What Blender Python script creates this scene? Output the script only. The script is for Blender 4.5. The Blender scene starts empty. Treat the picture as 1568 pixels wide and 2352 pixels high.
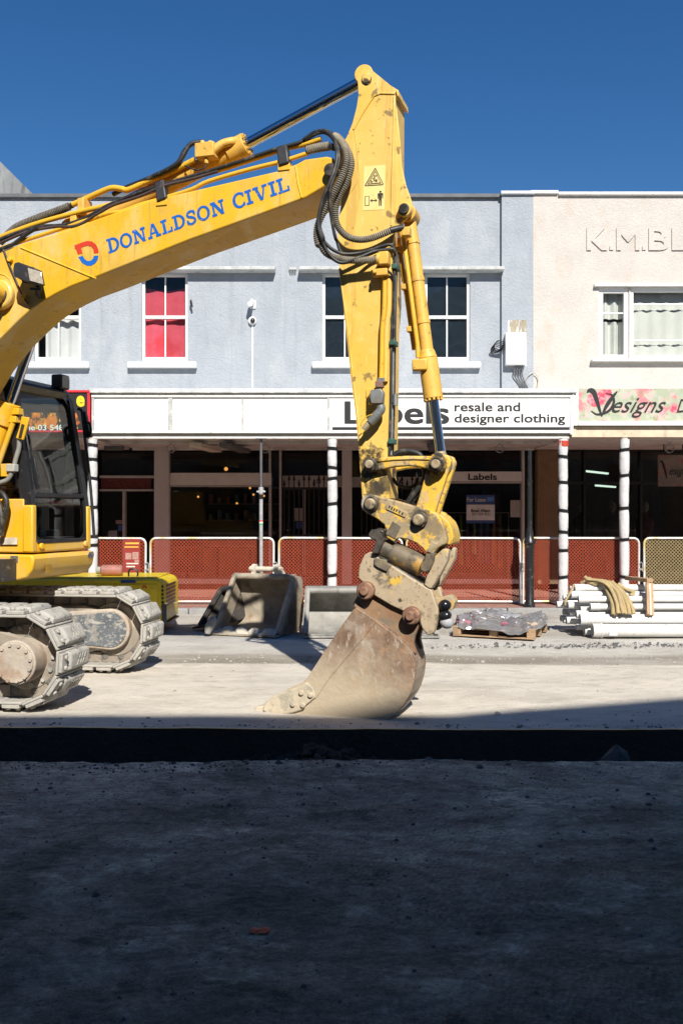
import bpy, math, random
from mathutils import Vector, Matrix, noise

random.seed(7)
R = math.radians
scene = bpy.context.scene
COL = scene.collection

# ------------------------------------------------------------------ camera, sky, sun, exposure
EYE = 1.6
FOC = 2184.0                      # focal length for a picture 1568 wide
cam_data = bpy.data.cameras.new("camera")
cam = bpy.data.objects.new("camera", cam_data)
COL.objects.link(cam)
cam.location = (0, 0, EYE)
cam.rotation_euler = (R(90), 0, 0)
cam_data.sensor_fit = 'HORIZONTAL'
cam_data.sensor_width = 24.0
cam_data.lens = 24.0 * FOC / 1568.0
cam_data.clip_end = 2000
scene.camera = cam

SUN_DIR = Vector((-0.22, 1.0, -0.85)).normalized()
sun_data = bpy.data.lights.new("sun", 'SUN')
sun_data.energy = 5.0
sun_data.angle = R(0.53)
sun_data.color = (1.0, 0.95, 0.87)
sun = bpy.data.objects.new("sun", sun_data)
COL.objects.link(sun)
sun.rotation_euler = SUN_DIR.to_track_quat('-Z', 'Y').to_euler()

world = bpy.data.worlds.new("World")
scene.world = world
world.use_nodes = True
wn = world.node_tree
wn.nodes.clear()
sky = wn.nodes.new('ShaderNodeTexSky')
sky.sky_type = 'NISHITA'
sky.sun_disc = False
sky.sun_elevation = math.asin(-SUN_DIR.z)
sky.sun_rotation = math.atan2(-SUN_DIR.x, -SUN_DIR.y)
sky.altitude = 100
sky.air_density = 1.0
sky.dust_density = 0.0
sky.ozone_density = 4.0
bg = wn.nodes.new('ShaderNodeBackground')
bg.inputs['Strength'].default_value = 0.067
wo = wn.nodes.new('ShaderNodeOutputWorld')
hs_ = wn.nodes.new('ShaderNodeHueSaturation')
hs_.inputs['Saturation'].default_value = 1.27
hs_.inputs['Hue'].default_value = 0.505
wn.links.new(sky.outputs[0], hs_.inputs['Color'])
wn.links.new(hs_.outputs[0], bg.inputs[0])
wn.links.new(bg.outputs[0], wo.inputs[0])

vs = scene.view_settings
vs.view_transform = 'Standard'
vs.look = 'None'
vs.gamma = 1.0
vs.use_curve_mapping = False
vs.exposure = 0.5
scene.cycles.max_bounces = 8
scene.cycles.transparent_max_bounces = 16
scene.cycles.caustics_reflective = False
scene.cycles.caustics_refractive = False

# ------------------------------------------------------------------ measuring helpers
# positions were measured on the photograph (1568 units wide) and are turned into real points at the depth of each thing
def ray(x, y):
    return Vector(((x - 784.0) / FOC, 1.0, (1176.0 - y) / FOC))
def at(x, y, Y):                         # point at depth Y
    d = ray(x, y)
    return Vector((d.x * Y, Y, EYE + d.z * Y))
def on_ground(x, y, z=0.0):
    d = ray(x, y)
    t = (z - EYE) / d.z
    return Vector((d.x * t, t, z))
YAW = R(17.0)
FW = Vector((math.cos(YAW), -math.sin(YAW), 0))       # where the digger faces
LF = Vector((math.sin(YAW), math.cos(YAW), 0))        # its left hand side
BO = Vector((0.5, 7.50, 0))                           # a point of the boom plane
BASE_U, BASE_V = -4.0, 0.27                           # machine centre seen from that point
MBASE = BO + FW * BASE_U + LF * BASE_V
def E(x, y, v):                                       # digger frame: forward, left, up; v from the boom plane
    d = ray(x, y)
    k = (v + BO.dot(LF)) / d.dot(LF)
    p = Vector((d.x * k, d.y * k, EYE + d.z * k))
    q = p - BO
    return Vector((q.dot(FW) - BASE_U, v - BASE_V, p.z))
def crop(ox, oy, s):
    return lambda x, y: (ox + s * x, oy + s * y)
c1 = crop(0, 125.4, .5); c2 = crop(627.2, 125.4, .28); c3 = crop(689.9, 376.3, .24)
c4 = crop(752.7, 752.7, .22); c5 = crop(752.7, 1003.5, .22); c6 = crop(533.1, 1317.1, .34)
c7 = crop(0, 846.7, .28); c8 = crop(0, 1254.4, .28)
d1 = crop(1034.9, 1223, .34); d2 = crop(940.8, 407.7, .4); d3 = crop(721.3, 865.5, .54)
d4 = crop(188.2, 865.5, .38); d5 = crop(188.2, 1191.7, .38)
e1 = crop(0, 282.2, .28); e2 = crop(802.8, 1254.4, .16); e3 = crop(0, 846.7, .2); e4 = crop(439, 1285.8, .18)

# ------------------------------------------------------------------ materials
def mat(name, col, rough=.6, metal=0., var=.15, scale=5., bump=0., bscale=60., bdist=.01, spots=(), spec=.5, coat=0., sheen=0., wear=()):
    """spots: (colour, noise scale, low, high, amount[, stretch]) layers mixed over the base colour; wear: (centre, radius, colour)."""
    m = bpy.data.materials.new(name)
    m.use_nodes = True
    nt = m.node_tree
    N, L = nt.nodes, nt.links
    b = N['Principled BSDF']
    b.inputs['Roughness'].default_value = rough
    b.inputs['Metallic'].default_value = metal
    b.inputs['Specular IOR Level'].default_value = spec
    b.inputs['Coat Weight'].default_value = coat
    tc = N.new('ShaderNodeTexCoord')
    n1 = N.new('ShaderNodeTexNoise'); n1.inputs['Scale'].default_value = scale; n1.inputs['Detail'].default_value = 6
    n1.inputs['Roughness'].default_value = .65
    L.new(tc.outputs['Object'], n1.inputs['Vector'])
    mr = N.new('ShaderNodeMapRange')
    mr.inputs[1].default_value = .3; mr.inputs[2].default_value = .7
    mr.inputs[3].default_value = 1 - var; mr.inputs[4].default_value = 1 + var
    L.new(n1.outputs[0], mr.inputs[0])
    mx = N.new('ShaderNodeMix'); mx.data_type = 'RGBA'; mx.blend_type = 'MULTIPLY'
    mx.inputs[0].default_value = 1
    mx.inputs[6].default_value = (*col, 1)
    L.new(mr.outputs[0], mx.inputs[7])
    out = mx.outputs[2]
    for i, sp in enumerate(spots):
        c, s, lo, hi, am = sp[:5]
        n = N.new('ShaderNodeTexNoise'); n.inputs['Scale'].default_value = s; n.inputs['Detail'].default_value = 8
        n.inputs['Roughness'].default_value = .62
        mp = N.new('ShaderNodeMapping'); mp.inputs['Location'].default_value = (i * 3.7 + 1.3, i * 1.9, i * 5.1)
        if len(sp) > 5: mp.inputs['Scale'].default_value = sp[5]
        L.new(tc.outputs['Object'], mp.inputs['Vector']); L.new(mp.outputs[0], n.inputs['Vector'])
        r = N.new('ShaderNodeMapRange'); r.inputs[1].default_value = .5 + (lo - .5) * .72; r.inputs[2].default_value = .5 + (hi - .5) * .72; r.inputs[4].default_value = am
        L.new(n.outputs[0], r.inputs[0])
        x = N.new('ShaderNodeMix'); x.data_type = 'RGBA'
        L.new(r.outputs[0], x.inputs[0]); L.new(out, x.inputs[6]); x.inputs[7].default_value = (*c, 1)
        out = x.outputs[2]
    for cen, rad, c in wear:
        vd = N.new('ShaderNodeVectorMath'); vd.operation = 'DISTANCE'
        L.new(tc.outputs['Object'], vd.inputs[0]); vd.inputs[1].default_value = cen
        n = N.new('ShaderNodeTexNoise'); n.inputs['Scale'].default_value = 14; n.inputs['Detail'].default_value = 10; n.inputs['Roughness'].default_value = .7
        L.new(tc.outputs['Object'], n.inputs['Vector'])
        ma = N.new('ShaderNodeMath'); ma.operation = 'MULTIPLY_ADD'; ma.inputs[1].default_value = rad * 3.2; 
        L.new(n.outputs[0], ma.inputs[0]); L.new(vd.outputs['Value'], ma.inputs[2])
        r = N.new('ShaderNodeMapRange'); r.inputs[1].default_value = rad * 2.75; r.inputs[2].default_value = rad * 2.3; r.inputs[4].default_value = .92
        L.new(ma.outputs[0], r.inputs[0])
        x = N.new('ShaderNodeMix'); x.data_type = 'RGBA'
        L.new(r.outputs[0], x.inputs[0]); L.new(out, x.inputs[6]); x.inputs[7].default_value = (*c, 1)
        out = x.outputs[2]
    L.new(out, b.inputs['Base Color'])
    if bump:
        n = N.new('ShaderNodeTexNoise'); n.inputs['Scale'].default_value = bscale; n.inputs['Detail'].default_value = 5
        L.new(tc.outputs['Object'], n.inputs['Vector'])
        bp = N.new('ShaderNodeBump'); bp.inputs['Strength'].default_value = bump; bp.inputs['Distance'].default_value = bdist
        L.new(n.outputs[0], bp.inputs['Height']); L.new(bp.outputs[0], b.inputs['Normal'])
    return m

def glass(name, tint=(.8, .85, .85), ior=1.45, rough=.02, dirt_haze=.0, dcol=(.5, .5, .5), even=False):
    m = bpy.data.materials.new(name); m.use_nodes = True
    nt = m.node_tree; N, L = nt.nodes, nt.links; N.clear()
    o = N.new('ShaderNodeOutputMaterial')
    t = N.new('ShaderNodeBsdfTransparent'); t.inputs[0].default_value = (*tint, 1)
    g = N.new('ShaderNodeBsdfGlossy'); g.inputs['Roughness'].default_value = rough
    f = N.new('ShaderNodeFresnel'); f.inputs[0].default_value = ior
    tc = N.new('ShaderNodeTexCoord'); nz = N.new('ShaderNodeTexNoise'); nz.inputs['Scale'].default_value = 1.6
    bp = N.new('ShaderNodeBump'); bp.inputs['Strength'].default_value = .12; bp.inputs['Distance'].default_value = .02
    L.new(tc.outputs['Object'], nz.inputs['Vector']); L.new(nz.outputs[0], bp.inputs['Height']); L.new(bp.outputs[0], g.inputs['Normal'])
    x = N.new('ShaderNodeMixShader')
    L.new(f.outputs[0], x.inputs[0]); L.new(t.outputs[0], x.inputs[1]); L.new(g.outputs[0], x.inputs[2])
    last = x
    if dirt_haze:
        d = N.new('ShaderNodeBsdfDiffuse'); d.inputs[0].default_value = (*dcol, 1)
        n2 = N.new('ShaderNodeTexNoise'); n2.inputs['Scale'].default_value = 9; n2.inputs['Detail'].default_value = 9
        L.new(tc.outputs['Object'], n2.inputs['Vector'])
        r = N.new('ShaderNodeMapRange'); r.inputs[1].default_value = -.6 if even else .35; r.inputs[2].default_value = .8; r.inputs[4].default_value = dirt_haze
        L.new(n2.outputs[0], r.inputs[0])
        y = N.new('ShaderNodeMixShader'); L.new(r.outputs[0], y.inputs[0]); L.new(x.outputs[0], y.inputs[1]); L.new(d.outputs[0], y.inputs[2])
        last = y
    L.new(last.outputs[0], o.inputs[0])
    return m

def emit(name, col, s):
    m = bpy.data.materials.new(name); m.use_nodes = True
    b = m.node_tree.nodes['Principled BSDF']
    b.inputs['Base Color'].default_value = (*col, 1)
    b.inputs['Emission Color'].default_value = (*col, 1)
    b.inputs['Emission Strength'].default_value = s
    return m

# ------------------------------------------------------------------ mesh builder
class G:
    def __init__(s): s.v = []; s.f = []; s.mi = []
    def add(s, vs, fs, mi=0):
        o = len(s.v)
        s.v += [Vector(p) for p in vs]
        s.f += [tuple(i + o for i in f) for f in fs]
        s.mi += [mi] * len(fs)
        return s
    def box(s, x0, x1, y0, y1, z0, z1, mi=0):
        return s.add([(x, y, z) for x in (x0, x1) for y in (y0, y1) for z in (z0, z1)],
                     [(0, 1, 3, 2), (4, 6, 7, 5), (0, 4, 5, 1), (2, 3, 7, 6), (0, 2, 6, 4), (1, 5, 7, 3)], mi)
    def hexa(s, a, b, mi=0):                         # two matching quads
        n = len(a)
        fs = [tuple(range(n))[::-1], tuple(range(n, 2 * n))] + [(i, (i + 1) % n, n + (i + 1) % n, n + i) for i in range(n)]
        return s.add(list(a) + list(b), fs, mi)
    def prism(s, poly, d, mi=0):
        d = Vector(d)
        return s.hexa([Vector(p) for p in poly], [Vector(p) + d for p in poly], mi)
    def bar(s, p0, p1, w, h, up=(0, 0, 1), mi=0):     # square bar between two points
        p0, p1 = Vector(p0), Vector(p1); t = (p1 - p0).normalized(); up = Vector(up)
        a = t.cross(up)
        if a.length < 1e-4: a = t.cross(Vector((1, 0, 0)))
        a.normalize(); b = a.cross(t)
        q = [a * w / 2 + b * h / 2, -a * w / 2 + b * h / 2, -a * w / 2 - b * h / 2, a * w / 2 - b * h / 2]
        return s.hexa([p0 + k for k in q], [p1 + k for k in q], mi)
    def cyl(s, p0, p1, r0, r1=None, n=20, mi=0, cap=True):
        r1 = r0 if r1 is None else r1
        p0, p1 = Vector(p0), Vector(p1); t = (p1 - p0).normalized()
        a = t.orthogonal().normalized(); b = t.cross(a)
        ring = [a * math.cos(2 * math.pi * i / n) + b * math.sin(2 * math.pi * i / n) for i in range(n)]
        fs = [(i, (i + 1) % n, n + (i + 1) % n, n + i) for i in range(n)]
        if cap: fs += [tuple(range(n))[::-1], tuple(range(n, 2 * n))]
        return s.add([p0 + k * r0 for k in ring] + [p1 + k * r1 for k in ring], fs, mi)
    def pipe(s, p0, p1, r, ri, n=24, mi=0):           # hollow
        p0, p1 = Vector(p0), Vector(p1); t = (p1 - p0).normalized()
        a = t.orthogonal().normalized(); b = t.cross(a)
        ring = [a * math.cos(2 * math.pi * i / n) + b * math.sin(2 * math.pi * i / n) for i in range(n)]
        vs = [p0 + k * r for k in ring] + [p1 + k * r for k in ring] + [p0 + k * ri for k in ring] + [p1 + k * ri for k in ring]
        fs = []
        for i in range(n):
            j = (i + 1) % n
            fs += [(i, j, n + j, n + i), (2 * n + i, 3 * n + i, 3 * n + j, 2 * n + j), (i, 2 * n + i, 2 * n + j, j), (n + i, n + j, 3 * n + j, 3 * n + i)]
        return s.add(vs, fs, mi)
    def tube(s, path, r, n=10, ribs=0, ribmi=1, flat=1.0):
        path = [Vector(p) for p in path]
        if ribs:                                       # even spacing, alternate ridge and groove
            path = resample(path, ribs / 2)
        T = [(path[min(i + 1, len(path) - 1)] - path[max(i - 1, 0)]).normalized() for i in range(len(path))]
        a = T[0].orthogonal().normalized()
        o = len(s.v)
        for i, p in enumerate(path):
            a = (a - T[i] * a.dot(T[i])).normalized(); b = T[i].cross(a)
            rr = r[i] if isinstance(r, (list, tuple)) else r
            if ribs: rr = rr * (1.07 if (i // 2) % 2 else .9)
            for k in range(n):
                w = 2 * math.pi * k / n
                s.v.append(p + (a * math.cos(w) + b * math.sin(w) * flat) * rr)
        for i in range(len(path) - 1):
            for k in range(n):
                s.f.append((o + i * n + k, o + i * n + (k + 1) % n, o + (i + 1) * n + (k + 1) % n, o + (i + 1) * n + k))
                s.mi.append(ribmi if ribs and (i // 2) % 2 == 0 else 0)
        e = o + (len(path) - 1) * n
        s.f += [tuple(range(o, o + n))[::-1], tuple(range(e, e + n))]; s.mi += [0, 0]
        return s
    def lathe(s, prof, base, n=24, mi=0):              # prof: (radius, height)
        o = len(s.v); base = Vector(base)
        for r, h in prof:
            for k in range(n):
                w = 2 * math.pi * k / n
                s.v.append(base + Vector((r * math.cos(w), r * math.sin(w), h)))
        for i in range(len(prof) - 1):
            for k in range(n):
                s.f.append((o + i * n + k, o + i * n + (k + 1) % n, o + (i + 1) * n + (k + 1) % n, o + (i + 1) * n + k)); s.mi.append(mi)
        e = o + (len(prof) - 1) * n
        s.f += [tuple(range(o, o + n))[::-1], tuple(range(e, e + n))]; s.mi += [mi, mi]
        return s
    def grid(s, fn, nu, nv, mi=0):
        o = len(s.v)
        for i in range(nu + 1):
            for j in range(nv + 1): s.v.append(Vector(fn(i / nu, j / nv)))
        for i in range(nu):
            for j in range(nv):
                a = o + i * (nv + 1) + j
                s.f.append((a, a + nv + 1, a + nv + 2, a + 1)); s.mi.append(mi)
        return s
    def ball(s, c, r, n=12, sq=(1, 1, 1), mi=0):
        c = Vector(c); o = len(s.v); m = n // 2
        for i in range(m + 1):
            th = math.pi * i / m
            for k in range(n):
                w = 2 * math.pi * k / n
                s.v.append(c + Vector((r * sq[0] * math.sin(th) * math.cos(w), r * sq[1] * math.sin(th) * math.sin(w), r * sq[2] * math.cos(th))))
        for i in range(m):
            for k in range(n):
                s.f.append((o + i * n + k, o + (i + 1) * n + k, o + (i + 1) * n + (k + 1) % n, o + i * n + (k + 1) % n)); s.mi.append(mi)
        return s

def resample(path, step):
    out = [path[0]]; acc = 0.0
    for i in range(1, len(path)):
        a, b = path[i - 1], path[i]; L = (b - a).length
        while L > 0 and acc + L >= step:
            t = (step - acc) / L; a = a.lerp(b, t); out.append(a); L = (b - a).length; acc = 0.0
        acc += L
    return out
def spline(pts, sub=8, closed=False):
    P = [Vector(p) for p in pts]; n = len(P); out = []
    for i in range(n if closed else n - 1):
        p0 = P[(i - 1) % n] if closed or i > 0 else P[i] * 2 - P[i + 1]
        p1 = P[i]; p2 = P[(i + 1) % n]
        p3 = P[(i + 2) % n] if closed or i + 2 < n else P[i + 1] * 2 - P[i]
        for k in range(sub):
            t = k / sub
            out.append(.5 * ((2 * p1) + (p2 - p0) * t + (2 * p0 - 5 * p1 + 4 * p2 - p3) * t * t + (3 * p1 - p0 - 3 * p2 + p3) * t ** 3))
    if not closed: out.append(P[-1])
    return out
def arc(cx, cy, r, a0, a1, n=8, ry=None):
    ry = r if ry is None else ry
    return [(cx + r * math.cos(R(a0 + (a1 - a0) * i / n)), cy + ry * math.sin(R(a0 + (a1 - a0) * i / n))) for i in range(n + 1)]

ORG = {}
def thing(name, label, cat, loc=(0, 0, 0), group=None, rot=(0, 0, 0), local=False):
    o = bpy.data.objects.new(name, None); COL.objects.link(o)
    o.empty_display_size = .2
    o.location = loc; o.rotation_euler = rot
    o['label'] = label; o['category'] = cat
    if group: o['group'] = group
    ORG[o] = Vector((0, 0, 0)) if local else Vector(loc)
    return o
def tag(o, label, cat, group=None):
    o['label'] = label; o['category'] = cat
    if group: o['group'] = group
    return o
def obj(name, g, mats, parent=None, bevel=0., smooth=35., seg=2, sub=0):
    me = bpy.data.meshes.new(name)
    off = ORG.get(parent, Vector((0, 0, 0)))
    me.from_pydata([tuple(p - off) for p in g.v], [], g.f)
    mats = mats if isinstance(mats, (list, tuple)) else [mats]
    for m in mats: me.materials.append(m)
    if len(mats) > 1: me.polygons.foreach_set('material_index', g.mi)
    me.update()
    import bmesh
    bm = bmesh.new(); bm.from_mesh(me); bmesh.ops.recalc_face_normals(bm, faces=bm.faces); bm.to_mesh(me); bm.free()
    if smooth:
        me.polygons.foreach_set('use_smooth', [True] * len(me.polygons))
        me.set_sharp_from_angle(angle=R(smooth))
    o = bpy.data.objects.new(name, me); COL.objects.link(o)
    if parent is not None:
        o.parent = parent; ORG[o] = off
    if bevel:
        b = o.modifiers.new('bevel', 'BEVEL'); b.width = bevel; b.segments = seg; b.limit_method = 'ANGLE'; b.angle_limit = R(38)
    return o
def struct(o):
    o['kind'] = 'structure'; return o
def stuff(o):
    o['kind'] = 'stuff'; return o
def copy_tree(o, parent=None):
    c = o.copy(); COL.objects.link(c); c.parent = parent
    for ch in list(o.children): copy_tree(ch, c)
    return c

def text_mesh(txt, weight=0.0, shear=0.0, depth=.004, res=4):
    cu = bpy.data.curves.new('t', 'FONT'); cu.body = txt; cu.size = 1.0; cu.offset = weight; cu.shear = shear
    cu.extrude = .5; cu.resolution_u = res; cu.fill_mode = 'BOTH'
    ob = bpy.data.objects.new('t', cu)
    me = bpy.data.meshes.new_from_object(ob)
    vs = [v.co.copy() for v in me.vertices]; fs = [tuple(p.vertices) for p in me.polygons]
    bpy.data.objects.remove(ob); bpy.data.curves.remove(cu); bpy.data.meshes.remove(me)
    return vs, fs
def text_on(txt, p_left, p_right, height, nrm, depth=.004, weight=0.0, shear=0.0, up=None, bold=0.0):
    """Text whose baseline runs from p_left to p_right; height = height of the tallest letter."""
    vs, fs = text_mesh(txt, weight, shear)
    x0 = min(v.x for v in vs); x1 = max(v.x for v in vs); y1 = max(v.y for v in vs)
    p0, p1 = Vector(p_left), Vector(p_right); ex = (p1 - p0); nrm = Vector(nrm).normalized()
    ey = Vector(up) if up else nrm.cross(ex.normalized())
    g = G(); b = bold * height; eu = ex.normalized()
    for k, (dx, dy) in enumerate(((0, 0), (b, 0), (-b, 0), (b * .7, b * .6), (-b * .7, b * .6), (b * .7, -b * .6), (-b * .7, -b * .6)) if bold else ((0, 0),)):
        g.add([p0 + ex * ((v.x - x0) / (x1 - x0)) + ey * (v.y / y1 * height) + nrm * (depth * (v.z + .5) + .0003 * k) + eu * dx + ey * dy for v in vs], fs)
    return g
# ------------------------------------------------------------------ the setting: ground, pavement, trench
def ground_mat(name, bands, bump=.5, bscale=35, wave=False, grain=.25, plain=False):
    """bands: (world Y, colour) stops along the street's width, edges broken up by noise."""
    m = bpy.data.materials.new(name); m.use_nodes = True
    nt = m.node_tree; N, L = nt.nodes, nt.links
    b = N['Principled BSDF']; b.inputs['Roughness'].default_value = .95; b.inputs['Specular IOR Level'].default_value = .15
    tc = N.new('ShaderNodeTexCoord')
    sx = N.new('ShaderNodeSeparateXYZ'); L.new(tc.outputs['Object'], sx.inputs[0])
    n1 = N.new('ShaderNodeTexNoise'); n1.inputs['Scale'].default_value = .55; n1.inputs['Detail'].default_value = 8; n1.inputs['Roughness'].default_value = .6
    mp = N.new('ShaderNodeMapping'); mp.inputs['Scale'].default_value = (.45, 1.0, 1)
    L.new(tc.outputs['Object'], mp.inputs[0]); L.new(mp.outputs[0], n1.inputs['Vector'])
    ma = N.new('ShaderNodeMath'); ma.operation = 'MULTIPLY_ADD'; ma.inputs[1].default_value = .9
    L.new(n1.outputs[0], ma.inputs[0]); L.new(sx.outputs[1], ma.inputs[2])
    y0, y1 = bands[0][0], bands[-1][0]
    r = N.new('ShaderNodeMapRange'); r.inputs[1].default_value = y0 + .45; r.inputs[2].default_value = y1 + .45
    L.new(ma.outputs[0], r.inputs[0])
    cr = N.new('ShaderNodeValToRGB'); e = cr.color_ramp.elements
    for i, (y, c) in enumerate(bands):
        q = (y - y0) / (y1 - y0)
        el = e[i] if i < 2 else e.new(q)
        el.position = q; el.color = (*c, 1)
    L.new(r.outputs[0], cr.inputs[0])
    out = cr.outputs[0]
    for s, lo, hi, a, c in ((2.2, .44, .62, .30, (.25, .22, .18)), (.9, .45, .62, .4, (.64, .60, .53)), (6, .54, .66, .35, (.30, .26, .20)), (14, .53, .66, grain, (.22, .20, .17)), (55, .55, .75, grain, (.2, .19, .17)), (90, .58, .7, grain, (.62, .58, .52))) if not plain else ():
        n = N.new('ShaderNodeTexNoise'); n.inputs['Scale'].default_value = s; n.inputs['Detail'].default_value = 8; n.inputs['Roughness'].default_value = .6
        mp = N.new('ShaderNodeMapping'); mp.inputs['Location'].default_value = (s * 1.7, s * .3, 0); mp.inputs['Scale'].default_value = (.5, 1, 1) if s < 20 else (1, 1, 1)
        L.new(tc.outputs['Object'], mp.inputs[0]); L.new(mp.outputs[0], n.inputs['Vector'])
        q = N.new('ShaderNodeMapRange'); q.inputs[1].default_value = lo; q.inputs[2].default_value = hi; q.inputs[4].default_value = a
        L.new(n.outputs[0], q.inputs[0])
        x = N.new('ShaderNodeMix'); x.data_type = 'RGBA'; L.new(q.outputs[0], x.inputs[0]); L.new(out, x.inputs[6])
        if wave:
            k = .45 if c[0] < .5 else 1.5
            mm = N.new('ShaderNodeMix'); mm.data_type = 'RGBA'; mm.blend_type = 'MULTIPLY'; mm.inputs[0].default_value = 1
            L.new(out, mm.inputs[6]); mm.inputs[7].default_value = (k, k, k, 1); L.new(mm.outputs[2], x.inputs[7])
        else:
            x.inputs[7].default_value = (*c, 1)
        out = x.outputs[2]
    if wave:
        for s, k0, k1, dist, stretch in ((.5, .62, 1.55, 0, (1, 1, 1)), (2.6, .7, 1.35, 0, (.6, 1, 1)), (11, .72, 1.3, 0, (.8, 1, 1)), (40, .75, 1.25, 0, (1, 1, 1))):
            n = N.new('ShaderNodeTexNoise'); n.inputs['Scale'].default_value = s; n.inputs['Detail'].default_value = 9; n.inputs['Roughness'].default_value = .68; n.inputs['Distortion'].default_value = 1.2
            mp = N.new('ShaderNodeMapping'); mp.inputs['Scale'].default_value = stretch; mp.inputs['Rotation'].default_value = (0, 0, .35 if s > 2 else 0)
            L.new(tc.outputs['Object'], mp.inputs[0]); L.new(mp.outputs[0], n.inputs['Vector'])
            q = N.new('ShaderNodeMapRange'); q.inputs[1].default_value = .36; q.inputs[2].default_value = .64; q.inputs[3].default_value = k0; q.inputs[4].default_value = k1
            L.new(n.outputs[0], q.inputs[0])
            mm = N.new('ShaderNodeMix'); mm.data_type = 'RGBA'; mm.blend_type = 'MULTIPLY'; mm.inputs[0].default_value = 1
            L.new(out, mm.inputs[6]); L.new(q.outputs[0], mm.inputs[7]); out = mm.outputs[2]
        # dust patches with crisp edges, and raked scrape lines where a bucket was dragged
        for s, lo, hi, k, stretch, rot in ((1.7, .56, .585, 1.45, (.7, 1, 1), .2), (4.5, .60, .62, .62, (.6, 1, 1), .5), (26, .62, .66, .5, (.8, 1, 1), 0), (60, .62, .66, 1.5, (1, 1, 1), 0)):
            n = N.new('ShaderNodeTexNoise'); n.inputs['Scale'].default_value = s; n.inputs['Detail'].default_value = 10; n.inputs['Roughness'].default_value = .7
            mp = N.new('ShaderNodeMapping'); mp.inputs['Scale'].default_value = stretch; mp.inputs['Rotation'].default_value = (0, 0, rot); mp.inputs['Location'].default_value = (s, 2 * s, 0)
            L.new(tc.outputs['Object'], mp.inputs[0]); L.new(mp.outputs[0], n.inputs['Vector'])
            q = N.new('ShaderNodeMapRange'); q.inputs[1].default_value = lo; q.inputs[2].default_value = hi; q.inputs[3].default_value = 1; q.inputs[4].default_value = k
            L.new(n.outputs[0], q.inputs[0])
            mm = N.new('ShaderNodeMix'); mm.data_type = 'RGBA'; mm.blend_type = 'MULTIPLY'; mm.inputs[0].default_value = 1
            L.new(out, mm.inputs[6]); L.new(q.outputs[0], mm.inputs[7]); out = mm.outputs[2]
        w = N.new('ShaderNodeTexWave'); w.wave_type = 'BANDS'; w.bands_direction = 'X'; w.inputs['Scale'].default_value = 11; w.inputs['Distortion'].default_value = 9; w.inputs['Detail'].default_value = 10; w.inputs['Detail Scale'].default_value = 1.5
        mp = N.new('ShaderNodeMapping'); mp.inputs['Rotation'].default_value = (0, 0, .45)
        L.new(tc.outputs['Object'], mp.inputs[0]); L.new(mp.outputs[0], w.inputs['Vector'])
        n = N.new('ShaderNodeTexNoise'); n.inputs['Scale'].default_value = .75; n.inputs['Detail'].default_value = 4; mp = N.new('ShaderNodeMapping'); mp.inputs['Location'].default_value = (4.1, 1.3, 0)
        L.new(tc.outputs['Object'], mp.inputs[0]); L.new(mp.outputs[0], n.inputs['Vector'])
        q = N.new('ShaderNodeMapRange'); q.inputs[1].default_value = .50; q.inputs[2].default_value = .56; L.new(n.outputs[0], q.inputs[0])
        q2 = N.new('ShaderNodeMapRange'); q2.inputs[3].default_value = .90; q2.inputs[4].default_value = 1.12; L.new(w.outputs['Fac'], q2.inputs[0])
        mm = N.new('ShaderNodeMix'); mm.data_type = 'RGBA'; mm.blend_type = 'MULTIPLY'; L.new(q.outputs[0], mm.inputs[0])
        L.new(out, mm.inputs[6]); L.new(q2.outputs[0], mm.inputs[7]); out = mm.outputs[2]
        w = N.new('ShaderNodeTexWave'); w.wave_type = 'RINGS'; w.rings_direction = 'Z'; w.inputs['Scale'].default_value = 7; w.inputs['Distortion'].default_value = 5; w.inputs['Detail'].default_value = 6; w.inputs['Detail Scale'].default_value = 2.5
        mp = N.new('ShaderNodeMapping'); mp.inputs['Location'].default_value = (1.8, -9.5, 0)
        L.new(tc.outputs['Object'], mp.inputs[0]); L.new(mp.outputs[0], w.inputs['Vector'])
        q = N.new('ShaderNodeMapRange'); q.inputs[3].default_value = .95; q.inputs[4].default_value = 1.06; L.new(w.outputs['Fac'], q.inputs[0])
        mm = N.new('ShaderNodeMix'); mm.data_type = 'RGBA'; mm.blend_type = 'MULTIPLY'; mm.inputs[0].default_value = 1
        L.new(out, mm.inputs[6]); L.new(q.outputs[0], mm.inputs[7]); out = mm.outputs[2]
    L.new(out, b.inputs['Base Color'])
    h = None
    for s, k in ((bscale, 1.0), (bscale * 4, .5), (bscale / 6, 1.6)):
        n = N.new('ShaderNodeTexNoise'); n.inputs['Scale'].default_value = s; n.inputs['Detail'].default_value = 6
        L.new(tc.outputs['Object'], n.inputs['Vector'])
        q = N.new('ShaderNodeMath'); q.operation = 'MULTIPLY_ADD'; q.inputs[1].default_value = k
        L.new(n.outputs[0], q.inputs[0])
        if h: L.new(h, q.inputs[2])
        else: q.inputs[2].default_value = 0
        h = q.outputs[0]
    if wave:                                            # curved scrape marks of the tracks
        w = N.new('ShaderNodeTexWave'); w.wave_type = 'RINGS'; w.rings_direction = 'Z'; w.inputs['Scale'].default_value = 5; w.inputs['Distortion'].default_value = 3.5; w.inputs['Detail'].default_value = 5
        mp = N.new('ShaderNodeMapping'); mp.inputs['Location'].default_value = (1.8, -9.5, 0)
        L.new(tc.outputs['Object'], mp.inputs[0]); L.new(mp.outputs[0], w.inputs['Vector'])
        nn = N.new('ShaderNodeTexNoise'); nn.inputs['Scale'].default_value = .9
        L.new(tc.outputs['Object'], nn.inputs['Vector'])
        rr = N.new('ShaderNodeMapRange'); rr.inputs[1].default_value = .42; rr.inputs[2].default_value = .62; rr.inputs[4].default_value = .16; L.new(nn.outputs[0], rr.inputs[0])
        mu = N.new('ShaderNodeMath'); mu.operation = 'MULTIPLY'; L.new(w.outputs['Fac'], mu.inputs[0]); L.new(rr.outputs[0], mu.inputs[1])
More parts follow.
